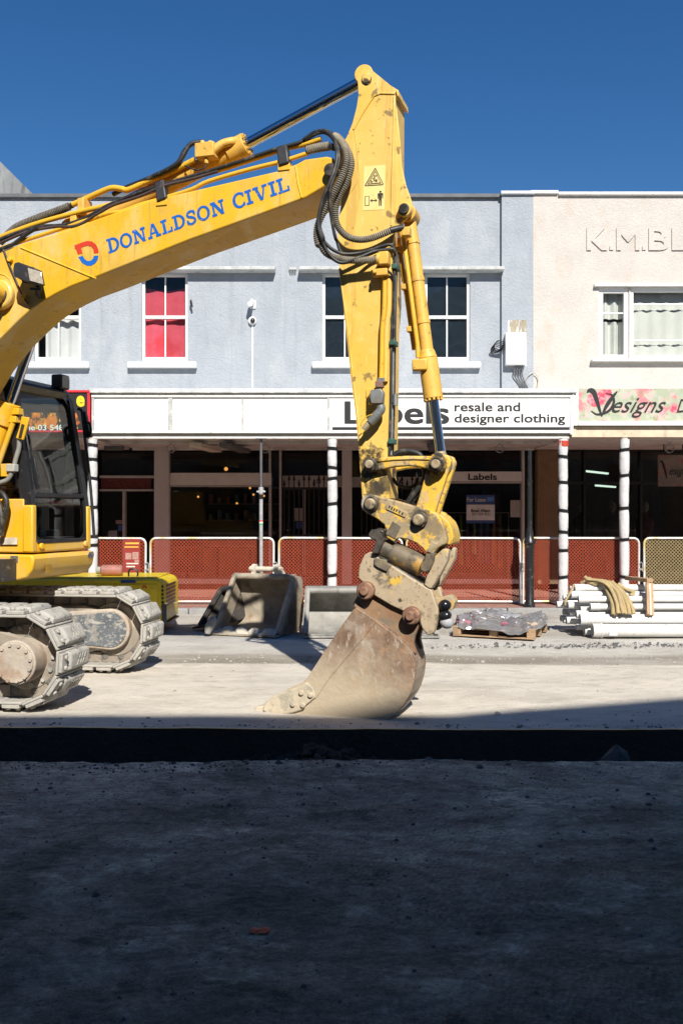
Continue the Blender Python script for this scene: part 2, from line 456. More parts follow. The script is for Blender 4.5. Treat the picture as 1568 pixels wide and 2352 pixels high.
        ad = N.new('ShaderNodeMath'); ad.operation = 'ADD'; L.new(mu.outputs[0], ad.inputs[0]); L.new(h, ad.inputs[1]); h = ad.outputs[0]
    bp = N.new('ShaderNodeBump'); bp.inputs['Strength'].default_value = bump; bp.inputs['Distance'].default_value = .03
    L.new(h, bp.inputs['Height']); L.new(bp.outputs[0], b.inputs['Normal'])
    return m

M_near = ground_mat('dark_gravel', [(-2, (.155, .148, .12)), (3, (.175, .167, .135)), (4.2, (.225, .215, .172)), (5.4, (.32, .305, .25)), (7, (.40, .38, .315))], bump=1.0, wave=True)  # bands darken towards the viewer: the shade's falloff is put into the colour
CREAM = (.62, .565, .475)
M_road = ground_mat('road_base', [(6.6, (.56, .52, .46)), (7.4, CREAM), (9.92, CREAM), (9.98, (.25, .22, .175)), (10.5, (.29, .26, .21)), (10.72, (.50, .47, .41)), (11.9, (.54, .52, .48)), (12.4, (.38, .36, .32)), (15.2, (.42, .39, .34))], bump=.45, grain=.2)
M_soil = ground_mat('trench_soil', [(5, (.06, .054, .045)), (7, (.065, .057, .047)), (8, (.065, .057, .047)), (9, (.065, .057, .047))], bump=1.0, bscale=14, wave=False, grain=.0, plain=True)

def hgt(x, y, a=.018):
    return a * noise.fractal(Vector((x * .6, y * .9, 0)), 1.0, 2.0, 4) + a * .35 * noise.noise(Vector((x * 5, y * 5, 3)))
TN, TF = 6.10, 7.03                 # trench edges
def edge_n(x): return TN + .025 * noise.noise(Vector((x * 1.3, 1, 0))) + .012 * noise.noise(Vector((x * 7, 4, 0)))
def edge_f(x): return TF + .02 * noise.noise(Vector((x * 1.1, 9, 0))) + .008 * noise.noise(Vector((x * 8, 2, 0)))
def spaced(segs):
    out = []
    for a, b, n in segs: out += [a + (b - a) * i / n for i in range(n)]
    return out + [segs[-1][1]]
XS = spaced([(-60, -9, 12), (-9, -4, 20), (-4, 4, 130), (4, 9, 20), (9, 60, 12)])
def sheet(ys, fn):
    g = G(); n = len(ys)
    for x in XS:
        for j, y in enumerate(ys): g.v.append(Vector(fn(x, y, j)))
    for i in range(len(XS) - 1):
        for j in range(n - 1):
            a = i * n + j; g.f.append((a, a + n, a + n + 1, a + 1)); g.mi.append(0)
    return g
ysn = spaced([(-60, -8, 6), (-8, 2, 12), (2, TN, 60)])
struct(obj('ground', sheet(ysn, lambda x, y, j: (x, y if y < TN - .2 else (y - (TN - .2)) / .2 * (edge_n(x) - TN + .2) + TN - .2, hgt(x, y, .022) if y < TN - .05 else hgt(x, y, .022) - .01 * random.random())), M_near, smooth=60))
YK = 14.9                            # kerb
ysf = spaced([(TF, 8, 16), (8, 11, 34), (11, YK, 30)])
def road_h(x, y):
    return hgt(x, y, .010) + (.03 * max(0, noise.noise(Vector((x * .8, y * 1.6, 5)))) if y > 9.9 else 0)
struct(obj('road', sheet(ysf, lambda x, y, j: (x, y if y > TF + .2 else (y - TF) / .2 * (TF + .2 - edge_f(x)) + edge_f(x), road_h(x, y))), M_road, smooth=60))
g = G()                              # trench: two walls and a bottom
n = 8
for i in range(len(XS)):
    x = XS[i]
    pr = [(edge_n(x), hgt(x, TN, .022) - .004), (TN + .10, -.12), (TN + .08, -.45), (TN + .05, -.85), (TF - .05, -.85), (TF - .03, -.5), (TF - .015, -.2), (edge_f(x), road_h(x, TF) - .004)]
    for k, (y, z) in enumerate(pr):
        w = .035 if 0 < k < n - 1 else 0
        g.v.append(Vector((x, y + w * noise.noise(Vector((x * 3, k * 2.1, 0))), z + w * noise.noise(Vector((x * 3.5, k * 3.3, 7))))))
for i in range(len(XS) - 1):
    for k in range(n - 1):
        a = i * n + k; g.f.append((a, a + n, a + n + 1, a + 1)); g.mi.append(0)
struct(obj('trench', g, M_soil, smooth=50))

KZ = .085
M_pave = mat('red_paving', (.36, .18, .14), .85, var=.25, scale=9, spots=(((.33, .28, .25), 3, .45, .7, .5), ((.5, .3, .22), 25, .5, .7, .35)), bump=.3, bscale=80)
def brick_lines(m, sc):
    nt = m.node_tree; N, L = nt.nodes, nt.links; b = N['Principled BSDF']
    src = b.inputs['Base Color'].links[0].from_socket
    t = N.new('ShaderNodeTexBrick'); t.inputs['Scale'].default_value = sc; t.inputs['Mortar Size'].default_value = .015
    t.inputs['Color1'].default_value = (1, 1, 1, 1); t.inputs['Color2'].default_value = (.75, .75, .75, 1); t.inputs['Mortar'].default_value = (.45, .45, .45, 1)
    tc = N.new('ShaderNodeTexCoord'); L.new(tc.outputs['Object'], t.inputs['Vector'])
    x = N.new('ShaderNodeMix'); x.data_type = 'RGBA'; x.blend_type = 'MULTIPLY'; x.inputs[0].default_value = 1
    L.new(src, x.inputs[6]); L.new(t.outputs[0], x.inputs[7]); L.new(x.outputs[2], b.inputs['Base Color'])
brick_lines(M_pave, 2.4)
struct(obj('pavement', G().box(-60, 60, YK + .15, 26, -.3, KZ), M_pave))
M_kerb = mat('kerb_concrete', (.27, .265, .255), .9, var=.2, scale=4, bump=.4)
k0 = None
kerb = struct(obj('kerb', G().box(-60, -9.4, YK, YK + .147, -.3, KZ + .003).box(9.4, 60, YK, YK + .147, -.3, KZ + .003), M_kerb, bevel=.02))
kg = obj('kerb_stone', G().box(-.493, .493, 0, .147, -.3, 0), M_kerb, kerb, bevel=.018)
kg.location = (-8.9, YK, KZ + .003)
for i in range(1, 19):
    c = kg.copy(); COL.objects.link(c); c.parent = kerb; c.location = (-8.9 + i * 1.0, YK + random.uniform(-.004, .004), KZ + .003 + random.uniform(-.005, .004))

# loose stones: nobody could count them
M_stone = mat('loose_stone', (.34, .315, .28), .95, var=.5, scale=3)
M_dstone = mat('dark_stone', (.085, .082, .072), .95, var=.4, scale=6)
def stone(g, x, y, z, r):
    n = 5; o = len(g.v); a0 = random.random() * 6
    q = [random.uniform(.6, 1.2) for _ in range(n * 2)]
    g.v.append(Vector((x, y, z + r * random.uniform(.4, .8))))
    for k in range(n):
        w = a0 + 2 * math.pi * k / n
        g.v.append(Vector((x + r * q[k] * math.cos(w), y + r * q[k] * math.sin(w), z - r * .15)))
    for k in range(n):
        w = a0 + .6 + 2 * math.pi * k / n
        g.v.append(Vector((x + .65 * r * q[n + k] * math.cos(w), y + .65 * r * q[n + k] * math.sin(w), z + r * random.uniform(.25, .6))))
    for k in range(n):
        j = (k + 1) % n
        g.f += [(o + 1 + k, o + 1 + j, o + 6 + k), (o + 1 + j, o + 6 + j, o + 6 + k), (o + 6 + k, o + 6 + j, o)]; g.mi += [0, 0, 0]
g = G()
for _ in range(5200):
    t = random.random()
    if t < .30: y = random.gauss(10.35, .22)
    elif t < .50: y = random.gauss(11.3, .15)
    elif t < .88: y = random.uniform(12.3, 14.85)
    else: y = random.uniform(7.3, 12)
    if y < 7.3 or y > 14.85: continue
    x = random.uniform(-.46, .46) * y
    if .50 > t >= .30: x = random.uniform(.0, .42) * y
    stone(g, x, y, road_h(x, y), min(.035, .0055 * math.exp(random.gauss(0, .6))))
stuff(tag(obj('gravel', g, M_stone, smooth=0), 'pale loose gravel strewn over the sunlit road base', 'gravel'))
g = G()
for _ in range(1500):
    x = random.uniform(-.42, .42) * 11.3
    if x < .9 or random.random() > (x - .5) / 3: continue
    y = 11.28 + random.gauss(0, .12) + .12 * noise.noise(Vector((x, 0, 0)))
    stone(g, x, y, road_h(x, y) + .01, min(.04, .011 * math.exp(random.gauss(0, .5))))
stuff(tag(obj('asphalt_rubble', g, mat('broken_asphalt', (.10, .10, .10), .95, var=.6, scale=8), smooth=0), 'broken dark asphalt edge in front of the pipes and pallet', 'rubble'))
g = G()
for _ in range(2000):
    y = TN - .08 - abs(random.gauss(0, 1.2)) if random.random() < .75 else random.uniform(2.6, 6)
    if y < 2.4: continue
    x = random.uniform(-.40, .40) * y
    stone(g, x, y, hgt(x, y, .022), min(.03, .0036 * math.exp(random.gauss(0, .6))))
for _ in range(260):
    x = random.gauss(-1.2, .9); y = TN - .05 - abs(random.gauss(0, .12))
    stone(g, x, y, hgt(x, y, .022), .005 * math.exp(random.gauss(.3, .5)))
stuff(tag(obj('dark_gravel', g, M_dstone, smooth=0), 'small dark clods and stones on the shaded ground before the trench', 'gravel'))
g = G()
for _ in range(330):
    x = random.uniform(-3.4, 3.4)
    if noise.noise(Vector((x * 1.2, 8, 0))) < -.05 and random.random() < .8: continue
    y = TF + .03 + abs(random.gauss(0, .09)); stone(g, x, y, road_h(x, y), min(.03, .007 * math.exp(random.gauss(0, .55))))
for _ in range(260):
    x = random.uniform(-3, 3); y = TN - .01 - abs(random.gauss(0, .05)); stone(g, x, y, hgt(x, y, .022) - .004, min(.035, .009 * math.exp(random.gauss(0, .5))))
stuff(tag(obj('trench_clods', g, mat('earth_clod', (.20, .18, .15), .95, var=.5, scale=5), smooth=0), 'earth clods crumbled along both lips of the trench', 'clods'))
# rubble heap and a slab in the trench
g = G()
for _ in range(500):
    x = random.gauss(-.15, .35); y = random.uniform(TF - .5, TF - .06)
    z = -.12 - abs(x + .15) * .2 + random.uniform(-.05, .05) - (TF - y) * .3
    stone(g, x, y, z, random.uniform(.015, .05))
g.grid(lambda u, v: ((u - .5) * 2.6 - .15, TF - .03 - v * .6, -.11 - abs(u - .5) * .9 - v * .25 + .05 * noise.noise(Vector((u * 9, v * 4, 0)))), 24, 8)
stuff(tag(obj('rubble_heap', g, mat('brown_rubble', (.055, .042, .032), .95, var=.6, scale=9), smooth=0), 'heap of brown rubble lying in the dark trench', 'rubble'))
p = at(1415, 1722, 6.6)
g = G(); stone(g, 0, 0, 0, .12)
for v in g.v: v.z *= 1.1
for v in g.v: v += Vector((p.x, p.y, p.z - .06))
tag(obj('concrete_lump', g, mat('grey_lump', (.09, .09, .088), .9, var=.3, bump=.6), smooth=0), 'grey broken concrete lump poking up from the trench', 'rubble')

p = on_ground(592, 2136); p2 = on_ground(625, 2128)
g = G().grid(lambda u, v: (p.x - .03 + .075 * u, p.y - .02 + .05 * v, hgt(p.x, p.y, .022) + .006 + .01 * noise.noise(Vector((u * 4, v * 4, 0)))), 8, 6)
tag(obj('plastic_scrap', g, mat('red_scrap', (.40, .05, .02), .6, var=.3, scale=30), smooth=60), 'small torn red plastic scrap on the shaded ground', 'litter')
# ------------------------------------------------------------------ buildings across the street
FY = 18.5; S = FY / FOC
def fx(x): return (x - 784) * S
def fz(y): return EYE + (1176 - y) * S
def stucco(name, col, sc=7.5, st=.55, spots=()):
    m = mat(name, col, .9, var=.07, scale=1.5, spots=spots)
    nt = m.node_tree; N, L = nt.nodes, nt.links; b = N['Principled BSDF']; b.inputs['Specular IOR Level'].default_value = .2
    tc = N.new('ShaderNodeTexCoord')
    dn = N.new('ShaderNodeTexNoise'); dn.inputs['Scale'].default_value = 6; dn.inputs['Detail'].default_value = 3
    L.new(tc.outputs['Object'], dn.inputs['Vector'])
    mx = N.new('ShaderNodeMix'); mx.data_type = 'RGBA'; mx.blend_type = 'ADD'; mx.inputs[0].default_value = .35
    L.new(tc.outputs['Object'], mx.inputs[6]); L.new(dn.outputs['Color'], mx.inputs[7])
    v = N.new('ShaderNodeTexVoronoi'); v.feature = 'DISTANCE_TO_EDGE'; v.inputs['Scale'].default_value = sc
    L.new(mx.outputs[2], v.inputs['Vector'])
    r = N.new('ShaderNodeMapRange'); r.inputs[1].default_value = .0; r.inputs[2].default_value = .12; r.inputs[4].default_value = .55; L.new(v.outputs[0], r.inputs[0])
    n = N.new('ShaderNodeTexNoise'); n.inputs['Scale'].default_value = 28; n.inputs['Detail'].default_value = 4; L.new(tc.outputs['Object'], n.inputs['Vector'])
    ad = N.new('ShaderNodeMath'); ad.operation = 'MULTIPLY_ADD'; ad.inputs[1].default_value = 1.4; L.new(n.outputs[0], ad.inputs[0]); L.new(r.outputs[0], ad.inputs[2])
    bp = N.new('ShaderNodeBump'); bp.inputs['Strength'].default_value = st; bp.inputs['Distance'].default_value = .012
    L.new(ad.outputs[0], bp.inputs['Height']); L.new(bp.outputs[0], b.inputs['Normal'])
    return m
M_blue = stucco('blue_stucco', (.335, .364, .398), spots=(((.39, .415, .44), 2.2, .45, .75, .5), ((.25, .28, .315), 2.4, .56, .78, .35, (1, 1, .3)), ((.20, .22, .24), 11, .68, .8, .5), ((.23, .25, .275), 3.5, .58, .76, .35, (1.8, 1, .10)), ((.45, .47, .48), 1.1, .55, .7, .4, (1.5, 1, .6))))
M_cream = stucco('cream_stucco', (.525, .488, .445), sc=11, st=.5, spots=(((.57, .53, .485), 1.6, .45, .7, .6), ((.5, .38, .27), 2.6, .58, .8, .4, (1, 1, .5))))
M_white = mat('white_paint', (.78, .78, .76), .5, var=.04)
M_oldwhite = mat('weathered_white', (.74, .73, .69), .7, var=.1, scale=4, spots=(((.42, .38, .32), 16, .58, .75, .7), ((.25, .2, .16), 40, .66, .74, .7)))
M_flash = mat('zinc_flashing', (.52, .54, .55), .6, .0, var=.2, scale=3, spots=(((.8, .8, .78), 6, .5, .62, .9), ((.35, .3, .25), 18, .62, .75, .5)))
M_lead = mat('dark_flashing', (.10, .105, .11), .6, var=.3, scale=3)
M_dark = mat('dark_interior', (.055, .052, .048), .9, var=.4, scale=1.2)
M_glass = glass('shop_glass', (.62, .66, .64), ior=1.5, dirt_haze=.012)
M_upglass = glass('window_glass', (.45, .52, .6), ior=1.5, dirt_haze=.10, dcol=(.17, .25, .34), even=True)  # even bluish haze painted into the panes, standing in for reflected sky
M_clrglass = glass('clear_window_glass', (.92, .94, .95), ior=1.45, dirt_haze=.01)
M_red = mat('red_curtain', (.62, .085, .12), .9, var=.15, scale=3, spots=(((.62, .01, .015), .9, .5, .6, .5),))
M_net = mat('net_curtain', (.70, .71, .69), .9, var=.06, scale=3)
M_alu = mat('aluminium', (.45, .45, .44), .45, .6, var=.15)
M_grime = mat('soffit_paint', (.56, .56, .54), .85, var=.2, scale=2, spots=(((.35, .33, .30), 4, .5, .7, .6),))
M_black = mat('black_paint', (.012, .012, .013), .4, var=.3)
M_ink = mat('sign_ink', (.009, .010, .012), .5, var=.1)

def wall(g, x0, x1, z0, z1, Y, holes, dep=.14):
    xs = sorted({x0, x1} | {h[0] for h in holes} | {h[1] for h in holes}); zs = sorted({z0, z1} | {h[2] for h in holes} | {h[3] for h in holes})
    for a, b in zip(xs, xs[1:]):
        for c, d in zip(zs, zs[1:]):
            mx, mz = (a + b) / 2, (c + d) / 2
            if any(h[0] < mx < h[1] and h[2] < mz < h[3] for h in holes): continue
            g.add([(a, Y, c), (b, Y, c), (b, Y, d), (a, Y, d)], [(0, 1, 2, 3)])
    for a, b, c, d in holes:
        g.add([(a, Y, c), (b, Y, c), (b, Y, d), (a, Y, d), (a, Y + dep, c), (b, Y + dep, c), (b, Y + dep, d), (a, Y + dep, d)],
              [(0, 4, 5, 1), (1, 5, 6, 2), (2, 6, 7, 3), (3, 7, 4, 0)])
def curtain(x0, x1, z0, z1, Y, amp=.02, freq=9, sag=0.0, wav=0.0):
    def f(u, v):
        x = x0 + (x1 - x0) * u; ph = (x - x0) * freq * 6.28 / 1.0
        y = Y + amp * math.sin(ph + .8 * math.sin(x * 3.1)) + amp * .5 * noise.noise(Vector((x * 4, v * 1.5, 0)))
        return (x, y, z0 + (z1 - z0) * v - sag * math.sin(math.pi * u) * v + wav * math.sin(ph) * v)
    return G().grid(f, 60, 10)

# --- blue building
ZS = 2.84                                   # soffit height
XB0, XB1 = -9.6, fx(1222)
blue = thing('shop_building', 'pale blue stuccoed two storey shop building with white sash windows', 'building', (XB0 + 6, FY, KZ))
W = [(78, 186), (325, 431), (740, 843), (975, 1079)]
holes = [(fx(a), fx(b), fz(832), fz(627)) for a, b in W]
ZT = fz(452)
g = G(); wall(g, XB0, XB1, ZS, ZT, FY, holes)
g.add([(XB0, FY, ZT), (XB1, FY, ZT), (XB1, FY + .3, ZT), (XB0, FY + .3, ZT)], [(0, 1, 2, 3)])
obj('wall', g, M_blue, blue, smooth=0)
g = G()                                      # the building's body behind its front
g.box(XB0, XB1, FY + .3, 32, ZT - .9, ZT - .7).box(XB0, XB0 + .2, FY + .14, 32, KZ, ZT - .9).box(XB1 - .2, XB1, FY + .3, 32, KZ, ZT - .9).box(XB0, XB1, 31.8, 32, KZ, ZT - .9)
g.box(XB0 + .2, XB1 - .2, FY + .3, 31.8, ZS + .25, ZS + .4).box(XB0 + .2, XB1 - .2, FY + 1.6, FY + 1.7, ZS + .4, ZT - .9)
g.box(XB0 + .2, XB1 - .2, FY + 5.2, FY + 5.3, KZ, ZS + .25)
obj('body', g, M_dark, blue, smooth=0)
obj('parapet_cap', G().box(XB0, fx(1150) - .01, FY - .07, FY + .35, fz(455), fz(446)), M_lead, blue, bevel=.01)
obj('pilaster', G().box(fx(1150), XB1, FY - .10, FY + .1, ZS, fz(450)), M_blue, blue)
obj('pilaster_cap', G().box(fx(1147), XB1 + .02, FY - .16, FY + .32, fz(451) + .003, fz(443)), M_flash, blue, bevel=.01)
for a, b in ((46, 633), (688, 1154)):
    obj('lintel_hood', G().prism([(fx(a), FY, fz(627)), (fx(a), FY - .22, fz(625)), (fx(a), FY - .22, fz(618)), (fx(a), FY, fz(611))], (fx(b) - fx(a), 0, 0)), mat('hood_concrete', (.46, .47, .46), .9, var=.25, scale=4, spots=(((.3, .27, .2), 9, .55, .7, .7), ((.5, .32, .1), 14, .68, .76, .6))), blue, bevel=.008)
for i, ((a, b), (s0, s1)) in enumerate(zip(W, ((50, 207), (296, 453), (717, 872), (950, 1102)))):
    xa, xb, za, zb = holes[i]; y = FY + .05; fw = .055; zm = fz(727); g = G()
    g.box(xa, xa + fw, y, y + .09, za, zb).box(xb - fw, xb, y, y + .09, za, zb).box(xa + fw, xb - fw, y, y + .09, zb - fw, zb).box(xa + fw, xb - fw, y, y + .09, za, za + .11)
    g.box(xa + fw, xb - fw, y - .012, y + .07, zm - .03, zm + .03)
    xm = (xa + xb) / 2
    g.box(xm - .014, xm + .014, y + .02, y + .06, za + .11, zm - .03).box(xm - .014, xm + .014, y + .02, y + .06, zm + .03, zb - fw)
    w = obj('window', g, M_white, blue, bevel=.006)
    obj('sill', G().box(fx(s0), fx(s1), FY - .13, FY + .06, fz(846), fz(833)), M_white, w, bevel=.008)
    for (pa, pb) in ((xa + fw, xm - .014), (xm + .014, xb - fw)):
        for (qa, qb) in ((za + .11, zm - .03), (zm + .03, zb - fw)):
            obj('pane', G().add([(pa, y + .045, qa), (pb, y + .045, qa), (pb, y + .045, qb), (pa, y + .045, qb)], [(0, 1, 2, 3)]), M_clrglass if i < 2 else M_upglass, w, smooth=0)
    if i == 0: obj('curtain', curtain(xa + .16, xb, za, fz(722), y + .16, .02, 5), M_net, w, smooth=80); obj('blind', curtain(xa, xb, fz(700), zb, y + .14, .012, 4), M_net, w, smooth=80)
    if i == 1: obj('curtain', curtain(xa, xb, za, fz(655), y + .14, .018, 2.3, sag=.06), M_red, w, smooth=80); obj('lower_curtain', curtain(xa, xb, za, fz(740), y + .11, .014, 3, sag=.02), M_red, w, smooth=80)
# small fixtures on the blue wall
g = G(); p = at(581, 697, FY)
g.bar((p.x, FY, p.z), (p.x, FY - .22, p.z + .02), .05, .05).box(p.x - .055, p.x + .055, FY - .03, FY, p.z - .1, p.z + .06).cyl((p.x - .03, FY - .1, p.z - .02), (p.x - .03, FY - .26, p.z - .06), .05)
tag(obj('wall_camera', g, M_white, None, bevel=.005), 'white box camera on a bracket on the blue wall', 'camera')
p = at(580, 737, FY)
dome = thing('dome_camera', 'white dome camera with cable trailing down the blue wall', 'camera', p)
g = G().cyl((p.x, FY, p.z), (p.x, FY - .07, p.z), .085, .075, 20); obj('housing', g, M_white, dome, bevel=.01)
obj('lens_dome', G().ball((p.x + .01, FY - .08, p.z - .005), .048, 14), mat('smoked_dome', (.02, .02, .02), .1), dome)
obj('cable_conduit', G().box(p.x - .013, p.x + .013, FY - .02, FY, fz(892), p.z - .08), M_white, dome)
p = at(440, 697, FY); tag(obj('wall_hook', G().bar((p.x, FY, p.z), (p.x, FY - .12, p.z), .03, .05).bar((p.x, FY - .11, p.z + .05), (p.x + .03, FY - .11, p.z - .09), .03, .03), M_black), 'small black iron hook beside the red curtained window', 'hook')
p = at(673, 618, FY); g = G().box(p.x - .07, p.x + .07, FY - .06, FY, p.z - .02, p.z + .03)
for k in range(4): g.cyl((p.x - .05 + k * .033, FY - .04, p.z), (p.x - .05 + k * .033, FY - .04, p.z - .08), .01, n=8)
tag(obj('insulator_rack', g, M_alu), 'little wire insulator rack between the two window hoods', 'fixture')
# meter box
p = at(1178, 806, FY)
mb = thing('meter_box', 'white metal electrical box with cables on the blue pilaster', 'electrical box', (p.x, FY - .1, fz(845)))
obj('case', G().box(fx(1156), fx(1202), FY - .26, FY - .103, fz(842), fz(769)), M_white, mb, bevel=.012)
obj('door', G().box(fx(1158), fx(1200), FY - .272, FY - .261, fz(838), fz(772)), M_white, mb, bevel=.004)
obj('label_plate', G().box(fx(1173), fx(1185), FY - .277, FY - .273, fz(829), fz(820)), mat('paper_tag', (.65, .68, .62), .7), mb)
for k in range(4):
    x = fx(1180 + k * 5)
    obj('cable', G().tube(spline([(x, FY - .18, fz(841)), (x - .03 + k * .01, FY - .16, fz(862)), (x + .05, FY - .14, fz(878)), (x + .12, FY - .13, fz(893))]), .012, 8), mat('grey_cable', (.13, .13, .135), .6), mb)
g = G()
for k in range(5):
    x = fx(1140 - k * 2)
    g.tube(spline([(fx(1156), FY - .18, fz(790 + k * 4)), (x, FY - .14, fz(785 + k * 3)), (x - .06, FY - .1, fz(797 + k * 2)), (x - .02, FY - .07, fz(808 + k)), (fx(1150), FY - .14, fz(800 + 2 * k))]), .008, 6)
obj('loose_wires', g, M_black, mb)
obj('hanging_cable', G().tube(spline([(fx(1200), FY - .12, fz(880)), (fx(1212), FY - .15, fz(862)), (fx(1225), FY - .12, fz(858)), (fx(1233), FY - .1, fz(872)), (fx(1231), FY - .1, fz(892))]), .009, 6), mat('tan_cable', (.5, .46, .4), .6), mb)
obj('bare_patch', G().box(fx(1163), fx(1207), FY - .1035, FY - .1005, fz(843), fz(737)), mat('bare_render', (.34, .29, .21), .95, var=.3, scale=5, spots=(((.6, .62, .62), 12, .5, .6, .9, (1, 1, .25)),), bump=.5), mb)

# --- cream building
XC0, XC1 = XB1 + .002, 14.0
cream = thing('cream_building', 'cream stuccoed shop building with raised lettering and curtained windows', 'building', (XC0 + 4, FY, KZ))
ch = [(fx(1374), fx(1443), fz(826), fz(660)), (fx(1446), fx(1700), fz(826), fz(660))]
g = G(); wall(g, XC0, XC1, ZS, fz(449), FY - .03, ch)
obj('wall', g, M_cream, cream, smooth=0)
obj('corner_pier', G().box(XC0, fx(1279), FY - .06, FY - .033, ZS, fz(447)), M_cream, cream)
g = G(); g.box(XC0, XC1, FY + .2, 32, fz(449) - .9, fz(449) - .7).box(XC1 - .2, XC1, FY + .14, 32, KZ, fz(449) - .9).box(XC0, XC1, 31.8, 32, KZ, fz(449) - .9).box(XC0 + .01, XC1 - .2, FY + .2, 31.8, ZS + .25, ZS + .4).box(XC0 + .01, XC1 - .2, FY + 1.6, FY + 1.7, ZS + .4, fz(449) - .9)
g.box(XC0 + .01, XC1 - .2, FY + 5.2, FY + 5.3, KZ, ZS + .25)
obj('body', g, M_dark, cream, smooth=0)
obj('parapet_cap', G().box(XC0 - .05, fx(1279), FY - .12, FY + .3, fz(448), fz(440.5)), M_oldwhite, cream, bevel=.01)
obj('parapet_cap', G().box(fx(1279) + .005, XC1, FY - .10, FY + .3, fz(450), fz(443)), M_oldwhite, cream, bevel=.01)
for t, xa, xb in (('K', 1347, 1391), ('.', 1398, 1407), ('M', 1415, 1466), ('.', 1473, 1481), ('B', 1489, 1533), ('L', 1542, 1580)):
    if t == '.':
        gg = G().box(fx(xa), fx(xb), FY - .053, FY - .031, fz(575), fz(566))
    else:
        gg = text_on(t, (fx(xa), FY - .031, fz(575)), (fx(xb), FY - .031, fz(575)), (575 - 525) * S, (0, -1, 0), .022, 0, bold=.03)
    obj('raised_letter', gg, M_cream, cream, smooth=0)
obj('lintel_hood', G().box(fx(1362), fx(1702), FY - .12, FY - .031, fz(660), fz(653.5)), M_oldwhite, cream, bevel=.01)
for i, (xa, xb, za, zb) in enumerate(ch):
    y = FY; fw = .09 if i == 0 else .07; g = G()
    g.box(xa, xa + fw, y, y + .1, za, zb).box(xb - fw, xb, y, y + .1, za, zb).box(xa + fw, xb - fw, y, y + .1, zb - fw * 1.2, zb).box(xa + fw, xb - fw, y, y + .1, za, za + fw * 1.1)
    for zz in ((fz(718),) if i == 0 else (fz(697), fz(781))): g.box(xa + fw, xb - fw, y + .03, y + .06, zz - .012, zz + .012)
    w = obj('window', g, M_white, cream, bevel=.006)
    obj('pane', G().add([(xa + fw, y + .05, za), (xb - fw, y + .05, za), (xb - fw, y + .05, zb), (xa + fw, y + .05, zb)], [(0, 1, 2, 3)]), glass('cream_window_glass', (.93, .95, .93), 1.45, dirt_haze=.02), w, smooth=0)
    if i == 0:
        obj('curtain', curtain(xa + .05, xb - .02, za, fz(735), y + .2, .045, 6), M_net, w, smooth=80); obj('upper_curtain', curtain(xa + .05, xb - .02, fz(728), zb, y + .2, .03, 6), M_net, w, smooth=80)
    else:
        obj('backing_curtain', curtain(xa + .02, xb, za, zb, y + .24, .03, 3.5), M_net, w, smooth=80)
        for k_, (za_, zb_) in enumerate(((za, fz(789)), (fz(797), fz(707)), (fz(716), zb))):
            obj('curtain', curtain(xa + .02, xb, za_, zb_, y + .13 + .035 * k_, .016, 3.5, wav=.022), M_net, w, smooth=80)
obj('sill', G().box(fx(1355), fx(1704), FY - .16, FY + .05, fz(832), fz(826) - .002), M_oldwhite, cream, bevel=.008)
# --- concrete gable further back on the left
gy = 24.0
def q(x, y): return at(x, y, gy)
g = G().prism([q(-200, 470), q(78, 470), q(78, 447), q(40, 410), q(0, 370), q(-60, 345), q(-200, 330)], (0, 6, 0))
tag(obj('concrete_gable', g, mat('stained_concrete', (.22, .23, .23), .9, var=.25, scale=1.2, spots=(((.08, .08, .08), 3, .5, .72, .8, (3, 1, .35)),))), 'stained grey concrete gable rising behind the blue parapet', 'building')

# ------------------------------------------------------------------ verandah canopies
AY = 15.4; A = AY / FOC
def ax(x): return (x - 784) * A
def az(y): return EYE + (1176 - y) * A
M_board = mat('white_board', (.86, .86, .84), .45, var=.03, scale=1.0, spots=(((.7, .68, .62), 25, .68, .76, .3),))
M_batt = mat('zinc_batten', (.40, .40, .39), .6, var=.2, scale=8, spots=(((.7, .7, .68), 9, .5, .62, .7),))
can = thing('verandah_canopy', 'white boxed verandah canopy of the blue shop with blank and lettered panels', 'canopy', (ax(760), AY, az(1000)))
obj('top_flashing', G().box(ax(209), ax(1322), AY - .09, AY + .3, az(903.5), az(893.5)), M_flash, can, bevel=.008)
obj('top_trim', G().box(ax(211), ax(1312), AY - .045, AY + .1, az(913), az(904)), M_oldwhite, can, bevel=.005)
obj('bottom_trim', G().box(ax(211), ax(1312), AY - .04, AY + .1, az(995), az(988.5)), M_oldwhite, can, bevel=.005)
obj('gutter_board', G().box(ax(213), ax(1310), AY + .02, AY + .12, az(1003), az(995.3)), mat('grey_board', (.23, .22, .21), .8, var=.2), can)
obj('gutter', G().box(ax(213), ax(1306), AY - .02, AY + .1, az(1007.5), az(1003.3)), M_oldwhite, can, bevel=.005)
for a, b in ((217.5, 386), (397, 555), (558.5, 751)):
    obj('fascia_panel', G().box(ax(a), ax(b), AY - .012, AY + .08, az(988), az(913.5)), M_board, can)
for a, b in ((211.5, 217), (386.6, 396.5), (555.4, 558), (751.4, 756.6)):
    obj('fascia_batten', G().box(ax(a), ax(b), AY - .035, AY + .08, az(988), az(913.5)), M_batt, can, bevel=.004)
sb = obj('sign_panel', G().box(ax(757), ax(1308), AY - .02, AY + .08, az(988), az(913.5)), M_board, can)
obj('end_trim', G().box(ax(1308.3), ax(1312), AY - .035, AY + .08, az(988), az(913.5)), M_oldwhite, can)
fy = AY - .021
for t, xa, xb, yb, yt, wgt in (('Labels', 793, 1029, 972, 923, .045), ('resale and', 1043.5, 1193, 944.3, 924.5,   .040), ('designer clothing', 1043.5, 1296, 970, 951, .040)):
    obj('lettering', text_on(t, (ax(xa), fy, az(yb)), (ax(xb), fy, az(yb)), (yb - yt) * A, (0, -1, 0), .003, 0, bold=wgt), M_ink, sb, smooth=0)
